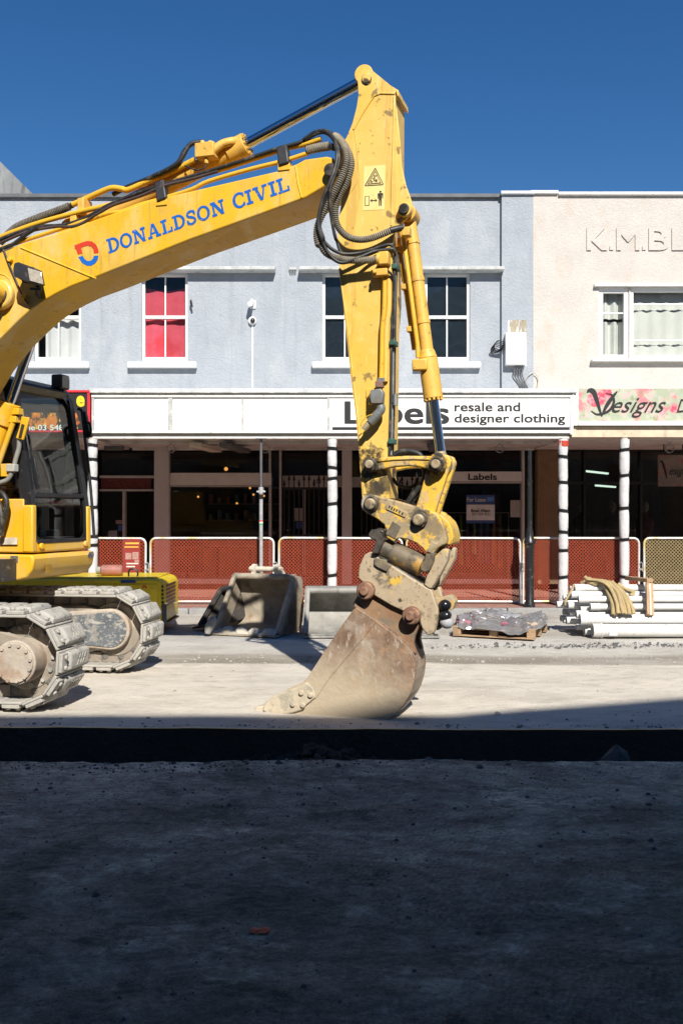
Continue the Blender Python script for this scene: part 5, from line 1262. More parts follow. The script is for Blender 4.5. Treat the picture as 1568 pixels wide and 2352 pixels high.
# lettering: hand drawn slab serif capitals
def slab(ch):
    """polygons of a capital in a box of height 1; returns (list of convex polygons, width)"""
    P = []; t = .30; sf = .17
    def rc(x0, x1, y0, y1): P.append([(x0, y0), (x1, y0), (x1, y1), (x0, y1)])
    def ringp(cx, cy, rx, ry, a0, a1, tx=t, ty=.15, n=18):
        for i in range(n):
            q = [R(a0 + (a1 - a0) * k / n) for k in (i, i + 1)]
            P.append([(cx + rx * math.cos(q[0]), cy + ry * math.sin(q[0])), (cx + rx * math.cos(q[1]), cy + ry * math.sin(q[1])), (cx + (rx - tx) * math.cos(q[1]), cy + (ry - ty) * math.sin(q[1])), (cx + (rx - tx) * math.cos(q[0]), cy + (ry - ty) * math.sin(q[0]))])
    def st(x0, y0, x1, y1, w): P.append([(x0 - w / 2, y0), (x0 + w / 2, y0), (x1 + w / 2, y1), (x1 - w / 2, y1)])
    if ch == 'I': rc(.14, .34, 0, 1); rc(0, .48, 0, sf); rc(0, .48, 1 - sf, 1); return P, .48
    if ch == 'L': rc(.12, .32, 0, 1); rc(0, .46, 1 - sf, 1); rc(0, .8, 0, .14); rc(.68, .8, .14, .36); return P, .8
    if ch == 'D': rc(.12, .32, 0, 1); rc(0, .4, 0, .14); rc(0, .4, .86, 1); ringp(.38, .5, .52, .5, -90, 90, .2, .14); return P, .9
    if ch == 'O': ringp(.48, .5, .48, .52, 0, 360, .2, .15, 28); return P, .96
    if ch == 'C': ringp(.48, .5, .48, .52, 48, 312, .2, .15, 24); rc(.70, .82, .66, .94); rc(.70, .82, .06, .30); return P, .84
    if ch == 'N': rc(.10, .24, 0, 1); rc(.72, .86, 0, 1); st(.20, 1, .78, 0, .24); rc(0, .36, 0, sf); rc(0, .24, 1 - sf, 1); rc(.60, .98, 1 - sf, 1); return P, .98
    if ch == 'A': st(.16, 0, .46, 1, .13); st(.80, 0, .50, 1, .21); rc(.28, .68, .28, .40); rc(0, .34, 0, sf); rc(.60, 1.0, 0, sf); return P, 1.0
    if ch == 'V': st(.20, 1, .50, 0, .21); st(.84, 1, .54, 0, .13); rc(0, .40, 1 - sf, 1); rc(.66, 1.02, 1 - sf, 1); return P, 1.02
    if ch == 'S':
        pts = [Vector((x, y, 0)) for x, y in ((.66, .70), (.58, .88), (.36, .93), (.15, .82), (.16, .62), (.38, .52), (.58, .40), (.62, .20), (.42, .06), (.18, .09), (.07, .30))]
        Q = spline(pts, 4); w = [.16 if i > 3 else .12 for i in range(len(Q))]
        for i in range(len(Q) - 1):
            d = (Q[i + 1] - Q[i]).normalized(); nn_ = Vector((-d.y, d.x, 0)) * .085
            P.append([tuple((Q[i] + nn_)[:2]), tuple((Q[i + 1] + nn_)[:2]), tuple((Q[i + 1] - nn_)[:2]), tuple((Q[i] - nn_)[:2])])
        rc(.60, .70, .62, .94); rc(.03, .13, .05, .38); return P, .72
word = 'DONALDSON CIVIL'; gap = .10
wid = [0.42 if c == ' ' else slab(c)[1] for c in word]; totw = sum(wid) + gap * (len(word) - 1)
A0, A1 = E(250, 582, vf), E(666, 436.5, vf); exv = (A1 - A0); hgt_ = exv.length / totw
ex_ = exv.normalized(); ey_ = Vector((-ex_.z, 0, ex_.x)); cur = 0.0
M_letter = mat('letter_blue', (.003, .11, .47), .5, var=.1, scale=8, spots=(((.6, .5, .25), 24, .68, .74, .6),))
for c, w in zip(word, wid):
    if c != ' ':
        g = G(); sc_ = hgt_ * (1.04 if cur == 0 or c == 'C' else 1.0)
        for k, poly in enumerate(slab(c)[0]):
            off = Vector((0, -.0008 - .00018 * (k % 11), 0))
            g.add([A0 + ex_ * (cur * hgt_ + x * sc_ * 1.0) + ey_ * (y * sc_ * .98) + off for x, y in poly], [(0, 1, 2, 3)])
        obj('lettering', g, M_letter, boom, smooth=0)
    cur += w + gap
red_ = [e1(*q) for q in ((610, 1003), (665, 982), (712, 966), (755, 970), (790, 998), (808, 1040), (808, 1066), (770, 1068), (766, 1035), (748, 1012), (718, 1006), (690, 1012), (664, 1024), (676, 1068), (638, 1078), (625, 1035), (615, 1035))]
blu_ = [e1(*q) for q in ((642, 1098), (680, 1088), (692, 1112), (715, 1130), (742, 1130), (763, 1112), (770, 1088), (808, 1086), (802, 1120), (780, 1152), (745, 1170), (710, 1168), (672, 1145))]
for nm, px, c in (('logo', red_, (.62, .045, .02)), ('logo', blu_, (.008, .13, .52))):
    obj(nm, G().prism([E(x, y, vf) for x, y in px], (0, -.001, 0)), mat('logo_paint', c, .5), boom, smooth=0)
# boom work lamp
lx = lambda x, y, v: E(*c1(x, y), v)
wl = obj('work_lamp', G().hexa([lx(92, 1010, -.40), lx(120, 965, -.40), lx(128, 1040, -.40), lx(100, 1048, -.40)], [lx(150, 1010, -.30), lx(160, 975, -.30), lx(160, 1048, -.30), lx(140, 1055, -.30)]), M_blackm, boom, bevel=.006)
hexa = [lx(*q) for q in ((94, 968, -.42), (108, 964, -.42), (195, 992, -.42), (206, 1062, -.42), (196, 1066, -.42), (100, 1040, -.42))]
obj('lamp_shell', G().prism([lx(92, 1000, -.34), lx(97, 970, -.34), lx(115, 964, -.34), lx(196, 994, -.34), lx(209, 1060, -.34), lx(196, 1068, -.34), lx(128, 1046, -.34), lx(97, 1030, -.34)], (0, -.10, 0)), M_blackm, boom, bevel=.008)
obj('lamp_lens', G().prism([lx(128, 978, -.443), lx(190, 998, -.443), lx(201, 1056, -.443), lx(138, 1038, -.443)], (0, -.006, 0)), mat('lamp_glass', (.62, .55, .45), .15, .3, var=.3, scale=40), boom, bevel=.003)
obj('lamp_bracket', G().bar(lx(170, 1060, -.36), lx(175, 1110, -.25), .05, .02, (0, 1, 0)).bar(lx(140, 1075, -.36), lx(190, 1078, -.36), .02, .02), M_blackm, boom)
hose('lamp_cable', [(*c1(15, 890), -.25), (*c1(35, 945), -.26), (*c1(70, 1030), -.26), (*c1(100, 1100), -.26), (*c1(130, 1145), -.26)], .008, M_hose, boom)
for q in ((40, 938), (105, 1108)): pinv('cable_boss', c1(*q), .022, -.28, -.24, M_tubey, boom)
# pivot bosses of the boom cylinders
pinv('pivot_boss', (-4, 675), .13, -.31, -HB, M_boom, boom, bevel=.02)
pinv('pivot_pin', (-4, 675), .07, -.335, -.31, M_pgrease, boom)
pinv('nose_pin', (757, 388), .05, -.30, .30, M_pgrease, boom)

# --- dipper arm (stick)
HS = .15
c2p = lambda *q: [c2(*k) for k in q]
ear = [c2(*q) for q in ((693, 210), (696, 180), (708, 152), (732, 128), (765, 119), (795, 122), (818, 132))]
st_out = ear + c2p((880, 182), (960, 248), (1018, 284), (1024, 330), (1003, 345), (1000, 700), (1000, 1100), (1000, 1440)) + [c3(880, 760), c3(880, 1000), c3(878, 1300), c4(650, 0), c4(645, 480), c4(640, 900), c4(632, 1330), c5(628, 150), c5(620, 380), c5(640, 640), c5(600, 700), c5(500, 790), c5(400, 760), c5(362, 660), c5(345, 440), c5(330, 250), c4(332, 1370), c4(292, 930), c4(236, 480), c4(187, 0), c3(402, 1290), c3(372, 1000), c3(356, 700), c3(352, 560)] + c2p((530, 1400), (540, 1330), (556, 1230), (560, 1130), (528, 1060), (508, 980), (505, 890), (525, 800), (572, 716), (600, 680), (650, 560), (684, 430), (700, 330))
stick = plate('dipper_arm', st_out, -HS, HS, M_stick, bevel=.010, seg=3)
# raised doubler edges and seams
weld([c2(*q) for q in ((660, 610), (720, 500), (790, 390), (830, 335), (880, 315), (1000, 318))], .008, stick, -HS - .001, M_stick)
weld([c2(*q) for q in ((668, 620), (685, 750), (700, 900), (705, 980), (690, 1040), (640, 1120), (600, 1170))], .004, stick, -HS - .001, M_stick)
weld([c2(990, 340), c2(985, 700), c2(972, 1100), c2(968, 1400)], .007, stick, -HS - .001, M_stick)
obj('top_cap', G().hexa([E(*c2(1003, 282), -HS - .02), E(*c2(1024, 284), -HS - .02), E(*c2(1028, 335), -HS - .02), E(*c2(1016, 338), -HS - .02)], [p + Vector((0, 2 * HS + .04, 0)) for p in (E(*c2(1003, 282), -HS - .02), E(*c2(1024, 284), -HS - .02), E(*c2(1028, 335), -HS - .02), E(*c2(1016, 338), -HS - .02))]), M_stick, stick, bevel=.004)
for v0 in (-HS + .02, HS - .05):
    lug = c2p((985, 420), (1010, 420), (1040, 700), (1052, 900), (1085, 1060), (1118, 1150), (1135, 1205), (1145, 1262), (1130, 1312), (1085, 1350), (1040, 1385), (1012, 1430), (985, 1440))
    plate('cylinder_lug', lug, v0, v0 + .03, M_stick, stick)
pinv('lug_pin', c2(1080, 1272), .040, -HS - .045, HS + .03, M_pgrease, stick, vref=-HS)
pinv('lug_boss', c2(1080, 1272), .055, -HS - .025, -HS + .02, M_stick, stick, vref=-HS)
pinv('ear_pin', c2(765, 196), .036, -HS - .012, HS + .012, M_stick, stick, vref=-HS)
obj('pin_ring', G().tube([E(*c2(765 + 39 * math.cos(k * .35), 196 + 39 * math.sin(k * .35)), -HS - .008) for k in range(19)], .003, 6), M_blackm, stick)
# edge flange down the left side
weld([c3(372, 1000), c3(410, 1290), c4(205, 0), c4(255, 480), c4(308, 930), c4(350, 1340), c5(362, 420), c5(378, 600)], .006, stick, -HS - .001, M_stick)
# warning decals
def decal(name, px, m, d=.001, par=stick, v=-HS):
    return obj(name, G().prism([E(x, y, v - .0015 - d) for x, y in px], (0, -.0006, 0)), m, par, smooth=0)
M_dec = mat('decal_cream', (.82, .65, .25), .5, var=.06, scale=10, spots=(((.5, .35, .12), 30, .66, .74, .6),))
M_db = mat('decal_black', (.035, .03, .022), .5)
decal('warning_decal', c2p((746, 914), (922, 901), (912, 1268), (734, 1277)), M_dec, 0)
decal('decal_mark', c2p((834, 926), (842, 932), (904, 1058), (900, 1068), (756, 1078), (750, 1070)), M_db, .001)
decal('decal_mark', c2p((836, 938), (898, 1060), (760, 1070)), M_dec, .002)
decal('decal_mark', c2p((836, 948), (886, 1054), (770, 1064)), M_db, .003)
decal('decal_mark', c2p((836, 962), (876, 1046), (784, 1056)), M_dec, .004)
for q in ([(826, 985), (836, 983), (834, 1036), (824, 1038)], [(838, 992), (850, 984), (852, 992), (842, 1000)], [(800, 1030), (806, 1026), (812, 1050), (806, 1052)], [(796, 1042), (816, 1034), (818, 1040), (798, 1048)], [(838, 1022), (852, 1018), (854, 1040), (836, 1044)], [(812, 1012), (820, 1010), (822, 1020), (814, 1022)]): decal('decal_mark', c2p(*q), M_db, .005)
decal('decal_mark', c2p((752, 1158), (790, 1156), (788, 1237), (750, 1239)), M_db, .001); decal('decal_mark', c2p((757, 1163), (785, 1161), (783, 1232), (755, 1234)), M_dec, .002)
decal('decal_mark', c2p((794, 1195), (812, 1180), (812, 1191), (836, 1190), (836, 1179), (854, 1193), (836, 1208), (836, 1198), (812, 1199), (812, 1209)), M_db, .001)
decal('decal_mark', c2p(*arc(879, 1122, 9, 0, 330, 11)), M_db, .001)
decal('decal_mark', c2p((860, 1134), (898, 1132), (902, 1140), (900, 1178), (894, 1178), (892, 1150), (890, 1150), (888, 1238), (880, 1238), (878, 1190), (876, 1190), (874, 1238), (866, 1238), (866, 1150), (864, 1180), (857, 1180), (856, 1142)), M_db, .001)

# --- arm cylinder on top of the boom
ca0, ca1 = E(188, 526, 0), E(842, 181, 0)
gl_ = E(566, 331, 0); dirc = (ca1 - ca0).normalized()
acyl = obj('arm_cylinder', G().cyl(ca0, gl_ - dirc * .10, .078, n=28), M_cyl, ex)
obj('gland', G().cyl(gl_ - dirc * .17, gl_, .098, n=28).cyl(gl_ - dirc * .28, gl_ - dirc * .17, .086, n=28), M_cyl, acyl, bevel=.008)
for k in range(10):
    a = dirc.orthogonal().normalized(); b = dirc.cross(a); w = k * .628; q = gl_ + (a * math.cos(w) + b * math.sin(w)) * .08
    obj('bolt', G().cyl(q - dirc * .002, q + dirc * .016, .012, n=6), M_cyl, acyl)
obj('rod', G().cyl(gl_ - dirc * .05, ca1 - dirc * .04, .045, n=32), M_chrome, acyl, smooth=60)
obj('rod_eye', G().cyl(ca1 + Vector((0, -.1, 0)), ca1 + Vector((0, .1, 0)), .075, n=28), M_cyl, acyl, bevel=.006)
obj('base_eye', G().cyl(ca0 + Vector((0, -.08, 0)), ca0 + Vector((0, .08, 0)), .09, n=24), M_cyl, acyl, bevel=.006)
for s in (-1, 1): obj('bracket', G().prism([ca0 + Vector((x, s * .11 - .015, z)) for x, z in ((-.22, -.18), (.2, -.05), (.07, .09), (-.03, .1), (-.12, .04))], (0, .03, 0)), M_boom, boom, bevel=.006)
pv = E(*c1(960, 450), -.10)
obj('port_block', G().box(pv.x - .09, pv.x + .08, pv.y - .09, pv.y + .04, pv.z - .06, pv.z + .06).cyl(pv + Vector((-.05, -.02, .05)), pv + Vector((-.05, -.02, .10)), .02, n=8).cyl(pv + Vector((.02, -.02, .05)), pv + Vector((.02, -.02, .09)), .02, n=8).cyl(pv + Vector((.0, -.05, -.05)), pv + Vector((.0, -.05, -.11)), .02, n=8), M_cyl, acyl, bevel=.014)
obj('port_elbow', G().tube(spline([pv + Vector((.06, -.04, .0)), pv + Vector((.13, -.02, .05)), pv + Vector((.2, 0, .07)), gl_ - dirc * .08 + Vector((0, -.06, .04))], 5), .036, 12), M_cyl, acyl, smooth=70)
hose('port_hose', [(*c1(925, 400), -.08), (*c1(890, 408), -.10), (*c1(850, 435), -.11), (*c1(820, 490), -.13)], .016, M_hose, acyl)
hose('sense_line', [(*c1(850, 510), -.12), (*c1(900, 528), -.16), (*c1(935, 522), -.16), (*c1(950, 498), -.15)], .007, M_hose, acyl)

# --- pipes along the boom
def line(name, pts, v, r, m, par=ex, sub=4): return obj(name, G().tube(spline([E(x, y, v) for x, y in pts], sub), r, 12), m, par, smooth=70)
pipesA = [c1(895, 482), c1(840, 510), c1(770, 545), c1(680, 580), c1(590, 620), c1(560, 616), c1(510, 612), c1(440, 640), c1(380, 668), c1(325, 692)]
line('boom_pipe', pipesA, -.10, .025, M_tubey)
pipesB = [c1(1475, 385), c1(1400, 410), c1(1310, 430), c1(1180, 472), c1(1060, 512), c1(900, 560), c1(740, 612), c1(580, 665), c1(500, 690), c1(380, 718), c1(250, 752), c1(140, 785), c1(0, 838), c1(-80, 880)]
line('boom_pipe', pipesB, -.17, .022, M_tubey)
pipesC = [c1(1412, 452), c1(1300, 488), c1(1150, 525), c1(960, 580), c1(880, 618), c1(740, 662), c1(640, 690), c1(560, 720), c1(500, 728), c1(400, 760), c1(260, 805), c1(120, 850), c1(0, 890)]
line('boom_pipe', pipesC, -.215, .018, M_tubey)

for q in ((1298, 470), (738, 632)):
    a = E(*c1(q[0], q[1] - 45), -.20); b = E(*c1(q[0] + 12, q[1] + 40), -.235)
    obj('pipe_clamp', G().bar(a, b, .09, .07, (0, 1, 0)), M_blackm, boom, bevel=.012)
    c_ = E(*c1(q[0] + 10, q[1] + 42), -.22); obj('clamp_foot', G().box(c_.x - .05, c_.x + .05, c_.y - .03, c_.y + .05, c_.z - .04, c_.z + .02), M_tubey, boom, bevel=.004)
for k, q in enumerate(((375, 680), (340, 740))): a = E(*c1(*q), -.16); obj('pipe_bracket', G().box(a.x - .03, a.x + .03, a.y - .02, a.y + .12, a.z - .10, a.z + .04), M_cyl, boom, bevel=.006)
# hoses lying along the boom
hose('boom_hose', [(*c1(925, 398), -.09), (*c1(870, 415), -.12), (*c1(815, 498), -.14), (*c1(700, 560), -.12), (*c1(590, 605), -.08), (*c1(520, 640), -.05)], .02, M_hose)
hose('boom_hose', [(*c1(1520, 362), -.13), (*c1(1490, 348), -.14), (*c1(1440, 358), -.16), (*c1(1380, 400), -.19), (*c1(1270, 432), -.20), (*c1(1100, 490), -.20), (*c1(900, 552), -.20), (*c1(740, 600), -.21), (*c1(620, 640), -.21), (*c1(500, 690), -.21), (*c1(400, 745), -.21), (*c1(300, 780), -.22), (*c1(180, 790), -.21), (*c1(60, 825), -.21), (*c1(0, 850), -.21), (*c1(-60, 880), -.2)], .016, M_hose)
hose('boom_hose', [(*c1(1000, 535), -.225), (*c1(880, 570), -.225), (*c1(760, 600), -.235), (*c1(640, 650), -.225), (*c1(520, 690), -.225), (*c1(440, 735), -.23), (*c1(350, 785), -.235), (*c1(250, 790), -.225), (*c1(120, 815), -.225), (*c1(0, 865), -.225)], .013, mat('brown_hose', (.07, .045, .04), .5, var=.3))
hose('boom_hose', [(*c1(1540, 370), -.10), (*c1(1500, 352), -.10), (*c1(1450, 362), -.12), (*c1(1400, 395), -.15), (*c1(1340, 412), -.17)], .015, M_hose)
hose('boom_hose', [(*c1(175, 790), -.24), (*c1(120, 825), -.245), (*c1(60, 870), -.245), (*c1(0, 895), -.245), (*c1(-60, 930), -.24)], .018, M_hose)
hose('guarded_hose', [(*c1(320, 695), -.10), (*c1(270, 715), -.10), (*c1(180, 748), -.10), (*c1(100, 780), -.09), (*c1(55, 808), -.08), (*c1(0, 862), -.08)], .033, M_rib, ribs=.008, n=12)
hose('hose_end', [(*c1(335, 688), -.10), (*c1(312, 699), -.10)], .026, M_blackm)
hose('guarded_hose', [(*c2(275, 785), -.215), (*c2(330, 770), -.215), (*c2(400, 757), -.215), (*c2(462, 748), -.215)], .034, M_rib, ribs=.008, n=12)
# the big loops at the dipper joint
V1 = -.30
hose('guarded_hose', [(*c2(458, 748), -.215), (*c2(500, 760), -.25)], .027, M_hose)
hose('guarded_hose', [(*c2(500, 660), -.18), (*c2(555, 715), -.24), (*c2(592, 790), -.29), (*c2(600, 880), -.31), (*c2(575, 970), -.32), (*c2(535, 1060), -.33), (*c2(490, 1150), -.33), (*c2(430, 1260), -.33), (*c2(375, 1370), -.33), (*c2(358, 1470), -.33), (*c2(372, 1560), -.33), (*c3(190, 770), -.32), (*c3(245, 850), -.31), (*c3(330, 895), -.29), (*c3(450, 918), -.27), (*c3(600, 922), -.255), (*c3(735, 912), -.25)], .027, M_rib, ribs=.008, n=12)
hose('guarded_hose', [(*c2(520, 665), -.14), (*c2(580, 730), -.20), (*c2(622, 810), -.24), (*c2(640, 890), -.255), (*c2(628, 970), -.26), (*c2(590, 1070), -.265), (*c2(545, 1150), -.27), (*c2(512, 1250), -.27), (*c2(512, 1350), -.26), (*c2(545, 1430), -.25), (*c2(610, 1490), -.245), (*c2(700, 1515), -.24), (*c2(800, 1505), -.235), (*c2(900, 1468), -.23), (*c2(965, 1440), -.22)], .026, M_rib, ribs=.008, n=12)
hose('hose_tail', [(*c2(960, 1442), -.22), (*c2(1010, 1428), -.20), (*c2(1065, 1418), -.17)], .026, M_hose)
hose('black_hose', [(*c2(250, 692), -.2), (*c2(330, 640), -.2), (*c2(400, 622), -.21), (*c2(462, 645), -.24), (*c2(508, 710), -.29), (*c2(535, 800), -.34), (*c2(538, 880), -.35), (*c2(505, 990), -.36), (*c2(465, 1080), -.37), (*c2(425, 1180), -.37), (*c2(388, 1290), -.37), (*c2(380, 1400), -.37), (*c2(410, 1500), -.36), (*c3(225, 740), -.34), (*c3(310, 820), -.31), (*c3(420, 860), -.27), (*c3(560, 852), -.23), (*c3(700, 815), -.21), (*c3(820, 775), -.20), (*c3(875, 780), -.19), (*c3(905, 830), -.17)], .014, M_hose)
hose('black_hose', [(*c2(260, 700), -.19), (*c2(360, 645), -.2), (*c2(430, 640), -.21), (*c2(490, 690), -.26), (*c2(520, 780), -.33), (*c2(520, 870), -.36), (*c2(490, 980), -.38), (*c2(450, 1080), -.39), (*c2(405, 1190), -.39), (*c2(378, 1300), -.385), (*c2(370, 1400), -.38), (*c2(395, 1500), -.37), (*c3(215, 755), -.35), (*c3(265, 850), -.33), (*c3(345, 928), -.31), (*c3(430, 942), -.29), (*c3(560, 895), -.27), (*c3(700, 838), -.23), (*c3(820, 820), -.21), (*c3(880, 815), -.2), (*c3(905, 850), -.17)], .014, M_hose)
hose('black_hose', [(*c2(500, 1000), -.37), (*c2(470, 1090), -.38), (*c2(466, 1180), -.37), (*c2(470, 1280), -.36), (*c2(488, 1400), -.33), (*c2(510, 1500), -.31), (*c3(350, 740), -.27), (*c3(375, 820), -.26), (*c3(420, 885), -.25)], .013, M_hose)
# fittings and pipes down the dipper arm
fit = E(*c3(795, 915), -.21)
obj('hose_fitting', G().cyl(E(*c3(730, 912), -.25), E(*c3(765, 912), -.25), .045, n=16).box(fit.x - .03, fit.x + .05, fit.y - .06, fit.y + .04, fit.z - .05, fit.z + .05), M_cyl, stick, bevel=.008)
line('dipper_pipe', [c3(808, 930), c3(806, 1100), c3(800, 1400), c4(568, 0), c4(562, 300), c4(556, 525)], -.195, .018, M_tubey, stick)
line('dipper_pipe', [c3(850, 900), c3(850, 1100), c3(845, 1400), c4(612, 0), c4(606, 400), c4(598, 560)], -.165, .022, M_stick, stick)
q = E(*c3(790, 1045), -.20); obj('pipe_clamp', G().box(q.x - .075, q.x + .045, q.y - .05, q.y + .03, q.z - .028, q.z + .028).cyl(q + Vector((-.05, -.05, 0)), q + Vector((-.05, -.075, 0)), .018, n=6), M_cyl, stick, bevel=.008)
plate('clamp_plate', [c3(675, 1010), c3(790, 1005), c3(785, 1190), c3(710, 1190), c3(672, 1145)], -HS - .008, -HS - .001, M_stick, stick, bevel=.003)
for xo, v in ((0, -.15), (18, -.10), (34, -.04)):
    hose('dipper_line', [(*c3(905 + xo * .4, 840), v), (*c3(900 + xo * .5, 1000), v), (*c3(890 + xo * .5, 1300), v), (*c4(665 + xo, 0), v), (*c4(660 + xo, 400), v), (*c4(655 + xo, 800), v), (*c4(640 + xo, 1330), v)], .011, M_hose if xo != 18 else M_grey, stick)
hose('dipper_line', [(*c3(830, 1015), -.23), (*c3(870, 1060), -.2), (*c3(892, 1150), -.17), (*c3(890, 1300), -.16), (*c4(690, 100), -.15)], .009, M_hose, stick)
M_green = mat('green_clamp', (.03, .10, .08), .5, var=.2)
for q in (c3(900, 980), c4(675, 155), c4(660, 1185)): a = E(*q, -.16); obj('green_clamp', G().box(a.x - .022, a.x + .022, a.y - .02, a.y + .10, a.z - .02, a.z + .02), M_green, stick, bevel=.005)
# valve block
a = E(*c4(525, 725), -.25)
obj('valve_block', G().prism([E(*c4(x, y), -.20) for x, y in ((468, 660), (575, 645), (600, 690), (590, 800), (475, 800), (460, 730))], (0, -.07, 0)), M_grey, stick, bevel=.006)
plate('valve_bracket', [c4(400, 640), c4(470, 640), c4(470, 800), c4(570, 810), c4(560, 860), c4(405, 865)], -HS - .012, -HS - .001, M_stick, stick, bevel=.003)
obj('valve_plate', G().prism([E(*c4(x, y), -.19) for x, y in ((445, 640), (470, 640), (470, 800), (445, 810))], (0, -.05, 0)), M_cyl, stick, bevel=.004)
obj('valve_cap', G().prism([E(*c4(x, y), -.20) for x, y in ((512, 565), (585, 560), (592, 632), (512, 632))], (0, -.06, 0)), mat('rusty_cap', (.20, .11, .08), .7, var=.3), stick, bevel=.006)
for xo in (535, 570): obj('valve_nut', G().cyl(E(*c4(xo, 525), -.225), E(*c4(xo, 565), -.225), .022, n=6), M_grey, stick)
line('valve_elbow', [c4(550, 810), c4(555, 850), c4(530, 890)], -.24, .034, M_grey, stick)
line('coupling', [c4(530, 890), c4(490, 935), c4(440, 985)], -.25, .036, M_grey, stick)
line('coupling_tip', [c4(440, 985), c4(410, 1020), c4(375, 1065)], -.25, .024, M_pinm, stick)
line('wire_loop', [c4(470, 900), c4(400, 930), c4(345, 1000), c4(335, 1060), c4(355, 1100), c4(385, 1070)], -.27, .004, M_tubey, stick)
for xo, yo in ((650, 660), (705, 690)): obj('line_fitting', G().cyl(E(*c4(xo, yo), -.12), E(*c4(xo, yo + 120), -.12), .02, n=8), M_grey, stick)

# --- bucket cylinder
b0, b1 = E(*c2(1080, 1272), 0), E(*c5(1135, 285), 0)
b0 = E(*c2(1080, 1272), -HS); b0.y = -BASE_V
b1n = E(*c5(1135, 285), -.215); b1 = b1n.copy(); b1.y = -BASE_V
db = (b1 - b0).normalized(); Lb = (b1 - b0).length
bcyl = obj('bucket_cylinder', G().cyl(b0 + db * .10, b0 + db * (Lb * .60), .050, n=28), M_cyl, ex)
obj('base_eye', G().cyl(b0 + Vector((0, -.09, 0)), b0 + Vector((0, .09, 0)), .07, n=24).cyl(b0, b0 + db * .13, .045, .05, n=20), M_cyl, bcyl, bevel=.006)
obj('gland', G().cyl(b0 + db * (Lb * .575), b0 + db * (Lb * .735), .076, n=28).cyl(b0 + db * (Lb * .54), b0 + db * (Lb * .575), .056, .074, n=28), M_cyl, bcyl, bevel=.006)
for s in (.1, .25, .42): obj('band', G().cyl(b0 + db * (Lb * s), b0 + db * (Lb * s + .035), .055, n=28), M_cyl, bcyl, bevel=.003)
for k in range(12):
    a = db.orthogonal().normalized(); b = db.cross(a); w = k * .5236; q = b0 + db * (Lb * .735) + (a * math.cos(w) + b * math.sin(w)) * .067
    obj('bolt', G().cyl(q - db * .002, q + db * .016, .011, n=6), M_cyl, bcyl)
obj('rod', G().cyl(b0 + db * (Lb * .7), b1 - db * .06, .040, n=32), M_chrome, bcyl, smooth=60)
obj('rod_eye', G().cyl(b1 + Vector((0, -.09, 0)), b1 + Vector((0, .09, 0)), .072, n=24).cyl(b1 - db * .11, b1, .045, .06, n=16), M_pinm, bcyl, bevel=.006)
sd = db.cross(Vector((0, 1, 0))).normalized(); sd = sd if sd.x < 0 else -sd
of = sd * .055 + Vector((0, -.07, 0))
obj('feed_pipe', G().tube([b0 + db * .12 + of + sd * .02, b0 + db * .2 + of, b0 + db * (Lb * .52) + of, b0 + db * (Lb * .57) + of + sd * .01], .018, 12), M_tubey, bcyl, smooth=70)
obj('feed_pipe', G().tube([b0 + db * (Lb * .08) + sd * .11, b0 + db * (Lb * .53) + sd * .10], .018, 12), M_tubey, bcyl, smooth=70)
q = b0 + db * (Lb * .60) + of; obj('port_block', G().box(q.x - .06, q.x + .06, q.y - .03, q.y + .06, q.z - .045, q.z + .045), M_cyl, bcyl, bevel=.012)
for s in (.13, .28, .45): q = b0 + db * (Lb * s) + sd * .10; obj('pipe_clip', G().box(q.x - .03, q.x + .03, q.y - .05, q.y + .03, q.z - .022, q.z + .022), M_cyl, bcyl, bevel=.006)
obj('elbow_block', G().box(b0.x - .02, b0.x + .045, b0.y - .19, b0.y - .11, b0.z - .21, b0.z - .14), M_cyl, bcyl, bevel=.008)

# --- linkage
def worn(name, wears, ycol=(.70, .43, .05), dirt_haze=(.36, .28, .17), amt=.5):
    return mat(name, ycol, .6, .0, var=.15, scale=3, spots=((dirt_haze, 6, .66 - amt * .32, .69 - amt * .30, .92), ((.46, .37, .24), 11, .55, .60, .55), ((.09, .075, .055), 3.6, .60, .66, .8), ((.16, .12, .08), 21, .62, .68, .7), ((.05, .045, .04), 46, .68, .72, .7)), wear=wears, bump=.25, bscale=22)
VL = -.215
pA, pB, pC, pD = c5(445, 288), c5(1135, 285), c5(455, 700), c5(960, 865)
M_link = worn('link_paint', [(E(*pA, VL), .10, GREASE), (E(*pB, VL), .09, GREASE)], amt=.2)
lk = arcpts = [c5(*q) for q in ((500, 222), (620, 208), (820, 196), (1000, 198), (1150, 202), (1205, 222), (1232, 270), (1228, 325), (1190, 362), (1140, 372), (1085, 355), (1040, 338), (940, 312), (820, 304), (700, 312), (590, 336), (500, 358), (440, 368), (395, 345), (375, 292), (392, 240), (440, 215))]
plate('link', lk, VL, VL + .065, M_link, ex, bevel=.012)
weld([c5(520, 250), c5(700, 232), c5(900, 225), c5(1060, 232)], .010, ex, VL - .002, M_link, 'link_rib')
lk2 = [(x, y) for x, y in lk]
nearpts = [E(x, y, VL) for x, y in lk]
obj('link', G().prism([p + Vector((0, 2 * -VL - .065, 0)) for p in nearpts], (0, .065, 0)), M_link, ex, bevel=.012)
for px, r in ((pA, .034), (pB, .036)):
    pinv('pin_boss', px, .052 if px is pB else .050, VL - .02, VL + .01, M_pgrease, ex, vref=VL)
    pinv('pin', px, r, VL - .055, -VL + .055, M_pinm, ex, bevel=.008, vref=VL)
M_link2 = worn('tipping_link_paint', [(E(*pB, -.12), .10, GREASE)], amt=.15)
pBn = E(*pB, VL); pDn = E(*pD, -.205)
tl = (pDn - pBn); tl.y = 0; tdir = tl.normalized(); tn = Vector((-tdir.z, 0, tdir.x))
